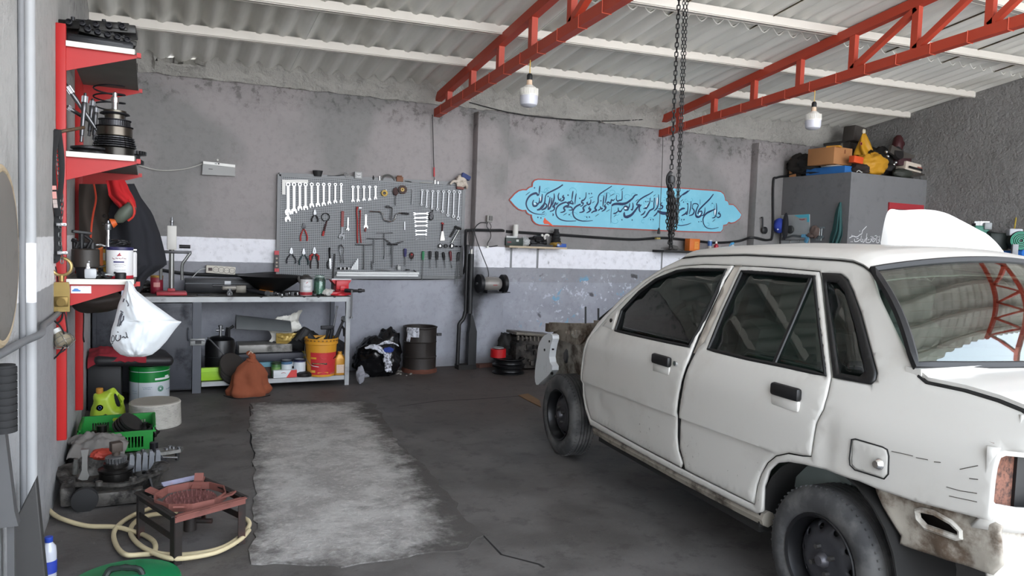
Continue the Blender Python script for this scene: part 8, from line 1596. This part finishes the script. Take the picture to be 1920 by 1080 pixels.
DS=thing('round_disc','big dusty round disc with a beige rim hanging on the near left wall','disc',(-.40,2.56,1.0));MB().lathe([(0,.05),(.18,.055),(.235,.05),(.246,.045),(.254,.03),(.254,0),(0,0)],(XL+.002,2.555,1.32),(1,0,0),56).build('face',M('#77736d',.5,.2,.15,3,'#5a5651',.4,3),DS);m=MB();m.torus((XL+.035,2.555,1.32),(1,0,0),.252,.016,60,10);m.build('rim',M('#a8977c',.8,0,.15,20,'#77684f',.35,25),DS)
m=MB()
for i in range(9):m.cyl((XL+.04,2.575,.80+.022*i),(XL+.04,2.575,.817+.022*i),.036,n=24)
m.cyl((XL+.04,2.575,.80),(XL+.04,2.575,1.0),.032,n=20);solo('ribbed_roller','black ribbed rubber roller hanging below the dusty disc','roller',m,RUBBER)
m=MB();m.lathe([(0,.03),(.02,.028),(.026,.01),(.02,0),(0,0)],onX(3,795,XL+.0),(1,0,0),16);solo('red_knob','small red knob on the near left wall','knob',m,M('#b3202a',.4))
m=MB();q=[onZ(x,y,.0) for x,y in((972,742),(990,739),(1012,752),(1014,764),(990,752))];m.prism([(p.x,p.y) for p in q],(0,0,.001),(1,0,0),(0,1,0),.006);solo('cardboard','torn tan cardboard strip on the floor in front of the black rims','cardboard',m,M('#7d6145',.9,0,.2,12))
# RIGHT SIDE: CLUTTER ON THE CLOSET, SECOND CAR, COMPRESSOR
def A1(cx,cy,y):return onY(1460+cx/10.667,240+cy/10.667,y)
def A2(cx,cy,y):return onY(1600+cx/10.667,240+cy/10.667,y)
def AX(cx,cy,x):return onX(1460+cx/10.667,240+cy/10.667,x)
CT0=2.462
def cbox(lab,c,d,rz,mat,name='box',cat='box',bev=.004):m=MB();m.box((c[0],c[1],c[2]+d[2]/2),d,(0,0,rz),bev);return solo(name,lab,cat,m,mat)
cb_=thing('cardboard_box','open brown cardboard box on top of the closet','box',(8.03,6.85,CT0+.115));CBM=M('#a9764a',.8,0,.1,5,'#86592f',.2)
MB().box((.0,0,.11),(.36,.40,.22),(0,0,.05),.003).build('carton',CBM,cb_,local=True);m=MB();m.box((-.12,-.16,.222),(.1,.16,.02),(0,0,.3));m.build('flap',M('#c58a2c',.8),cb_,local=True);MB().box((.04,-.202,.17),(.02,.004,.05)).build('tape_mark',M('#7a4a2a',.8),cb_,local=True)
cbox('long blue carton under the cardboard box on the closet',(8.07,6.84,CT0),(.26,.60,.09),.03,M('#2466a8',.5,0,.12,6,'#1d3f6a',.3))
m=MB();m.blob((8.02,6.80,CT0+.102),(.10,.15,.016),4,.2);solo('rag','white cloth pinched between the blue carton and the cardboard box','rag',m,M('#d5d3cf',.9))
m=MB();m.blob((8.05,7.35,CT0+.16),(.12,.2,.16),5,.3,2,flat=-.98);solo('bundle','dark bundle at the back left of the closet top','bundle',m,M('#2a2724',.9,0,.3),smooth=60)
cbox('thin brown cardboard sheet standing at the back of the closet top',(8.0,7.42,CT0),(.04,.10,.26),.3,CBM,'cardboard','cardboard')
m=MB();m.blob((8.0,7.05,CT0+.04),(.07,.22,.04),6,.3,2,flat=-.9);m.tube(bez([(7.97,7.5,CT0+.03),(7.96,7.3,CT0+.05),(7.98,7.1,CT0+.02)],5),.008,6);solo('wire_coil','tangled dark wire along the left edge of the closet top','wire',m,IRON)
def sack(lab,c,r,seed,mat,name='sack',cat='sack',flat=None):m=MB();m.blob(c,r,seed,.25,1.8,40,28,flat,.10);return solo(name,lab,cat,m,mat,smooth=60)
sack('grey plastic sack behind the orange carton on the closet',(8.27,6.98,CT0+.17),(.15,.18,.16),7,M('#4f4845',.7,0,.2),flat=-.98)
YS_=M('#c08a1c',.6,0,.15,4,'#6f5220',.30,5)
sack('large yellow sack slumped at the front middle of the closet top',(8.50,6.58,CT0+.14),(.24,.13,.15),8,YS_,flat=-.95)
m=MB();c=A1(1690,480,6.95);tip=A1(1705,70,6.95)
def cone(a,b):th=2*PI*a;r_=.155*(1-b)**.8*(1+.18*math.sin(5*th+6*b)+.1*noise.noise(V((math.cos(th),math.sin(th),b*3))));return(c.x+.04+r_*math.cos(th)+(tip.x-c.x-.04)*b,c.y+r_*.7*math.sin(th),c.z-.05+(tip.z-c.z+.05)*b)
m.sheet(cone,40,22);t=solo('sack','peaked yellow plastic sack standing tallest on the closet clutter','sack',m,M('#c9941e',.55,0,.15,4,'#8a6a24',.2,6),smooth=60);m=MB();p=A1(1650,315,6.80);m.lathe([(0,0),(.022,0)],p,(0,-1,0),16);m.torus(p,(0,1,0),.018,.004,16,5);m.build('round_logo',M('#c0504a',.6),t);m=MB();m.blob(tip,(.03,.02,.035),3,.2);m.build('white_tip',M('#d8cfb8',.6),t)
sack('brown cloth heap under the peaked yellow sack',(8.45,6.86,CT0+.10),(.26,.22,.13),9,M('#5a4630',.9,0,.3,6),'cloth_heap','cloth',-.75)
p=A1(1550,640,6.50);m=MB();m.box(p,(.17,.08,.085),(0,.07,.0),.003);solo('box','bright orange carton in the middle of the closet clutter','box',m,M('#d8501f',.5,0,.06))
sack('dark rags at the front edge of the closet top under the orange carton',(8.22,6.53,CT0+.06),(.14,.10,.075),10,M('#2f2622',.9,0,.3),'rag','rag',-.8)
m=MB();m.tube(bez([A1(1560,880,6.44),A1(1600,850,6.43),A1(1650,880,6.43),A1(1670,885,6.43)],5),.006,6);solo('wire','short white wire at the front edge of the closet top','wire',m,M('#b9b9b6',.5))
m=MB();m.blob((8.98,6.85,CT0+.20),(.24,.2,.24),11,.3,2,flat=-.9);m.lathe([(.05,0),(.09,0),(.09,.05),(.05,.05)],A2(850,520,6.6),(0,-1,.3),22);solo('engine_part','heap of dark engine parts behind the yellow sack on the closet','engine parts',m,M('#221f1f',.6,.2,.4,14))
m=MB();m.lathe([(0,0),(.07,0),(.075,.05),(.06,.16),(.03,.20),(0,.20)],A2(870,440,6.75),(.1,0,1),22);m.ball(A2(950,320,6.75),.05,14,10);solo('alternator','dark red and black round housing topmost on the parts heap','engine part',m,M('#40191c',.5,.1,.3,8))
m=MB();m.prism([(-.28,0),(-.1,-.06),(.2,-.04),(.24,.0),(.0,.03),(-.25,.10)],A2(960,530,6.6),(1,0,0),(0,0,1),.04);solo('bracket','grey flat bracket lying across the dark parts heap','bracket',m,M('#55504b',.5,.3,.25))
for i,q in enumerate(((660,480),(690,570),(850,690),(810,730))):m=MB();m.ball(A2(q[0],q[1],6.56),.022,10,7);solo('bright_fitting',('uppermost','second','third','lowest')[i]+' of the small bright caps in the dark parts heap on the closet','cap',m,CHROME,group='bright caps in the parts heap')
p=A2(970,640,6.62);cbox('maroon carton under the grey bracket on the closet',(p.x,6.65,p.z-.08),(.26,.16,.13),0,M('#3d1f24',.6,0,.2))
p=A2(1250,770,6.52)
t=thing('box','white printed carton lying at the right of the closet top','box',(p.x-.03,6.60,p.z-.07));MB().box((0,0,.06),(.30,.16,.11),(0,.12,-.1),.003).build('carton',M('#c9bdae',.6,0,.06),t,local=True);m=MB();m.beam((-.12,-.088,.055),(.145,-.112,.022),.03,.004,(0,-1,0));m.build('dark_stripe',BLACK,t,local=True);m=MB();m.beam((.04,-.10,.062),(.13,-.108,.05),.010,.004,(0,-1,0));m.build('red_print',M('#a0483e',.5),t,local=True)
p=A2(1455,660,6.60);m=MB();m.box((p.x,6.64,p.z),(.13,.12,.11),(0,.15,0),.004);solo('box','small mustard yellow carton at the right end of the closet top','box',m,M('#a5932a',.5,0,.1))
p=A2(1250,640,6.72);m=MB();m.box((p.x,6.78,p.z-.02),(.26,.12,.12),(0,.1,0),.004);solo('box','olive brown carton behind the small mustard one on the closet','box',m,M('#5c4c1f',.6,0,.15))
p=A2(1040,850,6.50);m=MB();m.blob((p.x,6.54,CT0+.065),(.18,.09,.07),13,.2,1.8,flat=-.85);solo('bag','dark bag with a grey green rim at the front right of the closet top','bag',m,M('#32352f',.6,0,.3,8),smooth=60)
m=MB();m.tube([A2(1180,960,6.48),A2(1500,880,6.5),A2(1800,905,6.52),A2(2450,920,6.6)],.010,6);m.tube([A2(1150,965,6.46),A2(1400,935,6.46),A2(1600,920,6.48)],.010,6);solo('steel_rod','long thin steel rods sticking out to the right over the closet edge','rods',m,M('#4f4844',.6,.4,.2))
m=MB();m.tube([A1(900,330,7.4),A1(1450,250,7.2)],.016,6);m.tube([A1(900,350,7.4),A1(1240,310,7.25)],.02,6);m.tube([A1(1425,415,7.2),A1(1450,225,7.2)],.012,6);solo('pipe','dark pipes lying across the back of the closet clutter','pipes',m,M('#2c2a29',.6,.3,.2));p=A1(1520,140,7.2);m=MB();m.box(p,(.26,.2,.22),(0,.1,0),.02);m.span((p.x-.1,p.y,CT0),(p.x+.1,p.y+.1,p.z-.1));solo('fuel_can','dark grey metal can high at the back of the closet clutter','can',m,M('#4a4541',.6,.2,.2))
m=MB();m.blob((8.2,7.2,CT0+.16),(.3,.3,.18),19,.3,2,flat=-.85);solo('bundle','black heap filling the back of the closet top','bundle',m,M('#1e1c1b',.9,0,.3),smooth=60)
car2=dup(car,(4.92,4.25,0),(0,0,-PI/2),'second white car parked beyond the first, bonnet raised, mostly hidden')
hb_=[(1651,455),(1664,397),(1690,394.5),(1735,393),(1770,399),(1802,414),(1832,430),(1858,446),(1880,470),(1895,496)]
def hplane(px,py):
 d=ray(px,py);k=(3.72+.5*5.62)/(d.y+.5*d.x);return CO+d*k
hs2=bez([(x,y,0) for x,y in hb_],8)
def hood(a,b):
 p_=hs2[min(len(hs2)-1,int(round(a*(len(hs2)-1))))];x,y=p_.x,p_.y
 top=hplane(x,y);bot=hplane(1662+236*a,575);p=bot.lerp(top,b);n=V((-.447,-.894,.0));k=.05*math.sin(PI*a)*math.sin(PI*b*.9+.1)+.012*max(0,1-abs(a-.72)/.06)*(1 if b>.1 else 0)
 return p+n*k+V((.5,1,0)).normalized()*(-.25*(1-b)+.0)*.6
m=MB();m.sheet(hood,len(hs2)-1,24,.02);m.build('bonnet',M('#e6e6e4',.35,0,.02,3,coat=.3),car2,smooth=60)
def RW(cx,cy,x=9.15):return onX(1780+cx/7.714,380+cy/7.714,x)
CP=thing('air_compressor','green and blue air compressor by the right wall behind the white bonnet','compressor',(9.15,5.25,0));CG=M('#12201c',.5,.1,.3,8)
a=RW(960,575);u_=mpp(a)/7.714
m=MB();m.lathe([(.02,-.18),(.10,-.16),(.115,-.02),(.115,.16),(.09,.2),(0,.2)],a+V((.1,.05,.02)),(-.75,-.65,0),30);m.build('motor',CG,CP);m=MB()
for r_ in(.025,.045,.065,.085,.1):m.torus(a+V((-.06,-.09,.02)),(-.75,-.65,0),r_,.006,24,6)
m.build('fan_grille',M('#4ea58a',.5),CP);m=MB();m.box(RW(940,430),(.14,.14,.085),(0,0,.8),.015);m.build('terminal_box',M('#b9bcc2',.4),CP);m=MB();m.box(RW(945,680,9.05),(.06,.06,.13),(0,0,.8),.006);m.build('switch_box',M('#8c8f94',.4),CP)
m=MB();m.tube([RW(780,750),RW(1080,735)],.045,12);m.tube([RW(700,860),RW(980,865)],.11,20);m.tube([RW(920,780),RW(918,900),V((9.12,5.25,.6)),V((9.14,5.25,.3))],.01,6);m.lathe([(0,-.5),(.2,-.48),(.22,-.4),(.22,.4),(.2,.48),(0,.5)],(9.2,5.3,.55),(0,1,0),28);m.build('air_tank',M('#2f6fc0',.45,0,.12),CP)
for y in(4.95,5.65):m=MB();m.span((9.12,y-.03,0),(9.28,y+.03,.35));m.build('foot',IRON,CP)
b=RW(450,370);m=MB();m.box(b+V((0,0,-.02)),(.16,.16,.10),(0,0,.8),.02);m.cyl(b+V((-.02,0,-.05)),V((b.x,b.y,.75)),.06,n=14);m.build('cylinder_head',M('#3f7f6c',.5,.1,.2),CP)
for i in range(5):q=RW(430+20*i,315);MB().box(q,(.012,.10,.075),(0,0,.8)).build('cooling_fin',M('#c3c7c8',.4,.5),CP)
m=MB();m.box(RW(548,340),(.10,.08,.085),(0,0,.8),.008);m.build('air_filter',M('#8f9394',.5,.2),CP);m=MB();m.cyl(RW(385,300),RW(385,340),.045,n=14);m.build('filter_cup',BLACK,CP);m=MB();m.tube([RW(520,420),RW(760,475)],.02,8);m.tube([RW(530,450),RW(700,520)],.02,8);m.build('belt',RUBBER,CP);m=MB();m.tube([RW(720,640),RW(775,640),RW(775,690)],.008,6);m.build('copper_pipe',M('#c9b27c',.4,.6),CP);m=MB();m.box(RW(690,560),(.18,.2,.2),(0,0,.8),.02);m.build('pulley_guard',CG,CP)
m=MB();m.tube(bez([onX(1917,335,9.57),onX(1910,375,9.55),onX(1902,430,9.3)],6),.008,6);solo('cord','thin yellow cord hanging down the right wall to the compressor','cord',m,M('#b9a03c',.6))
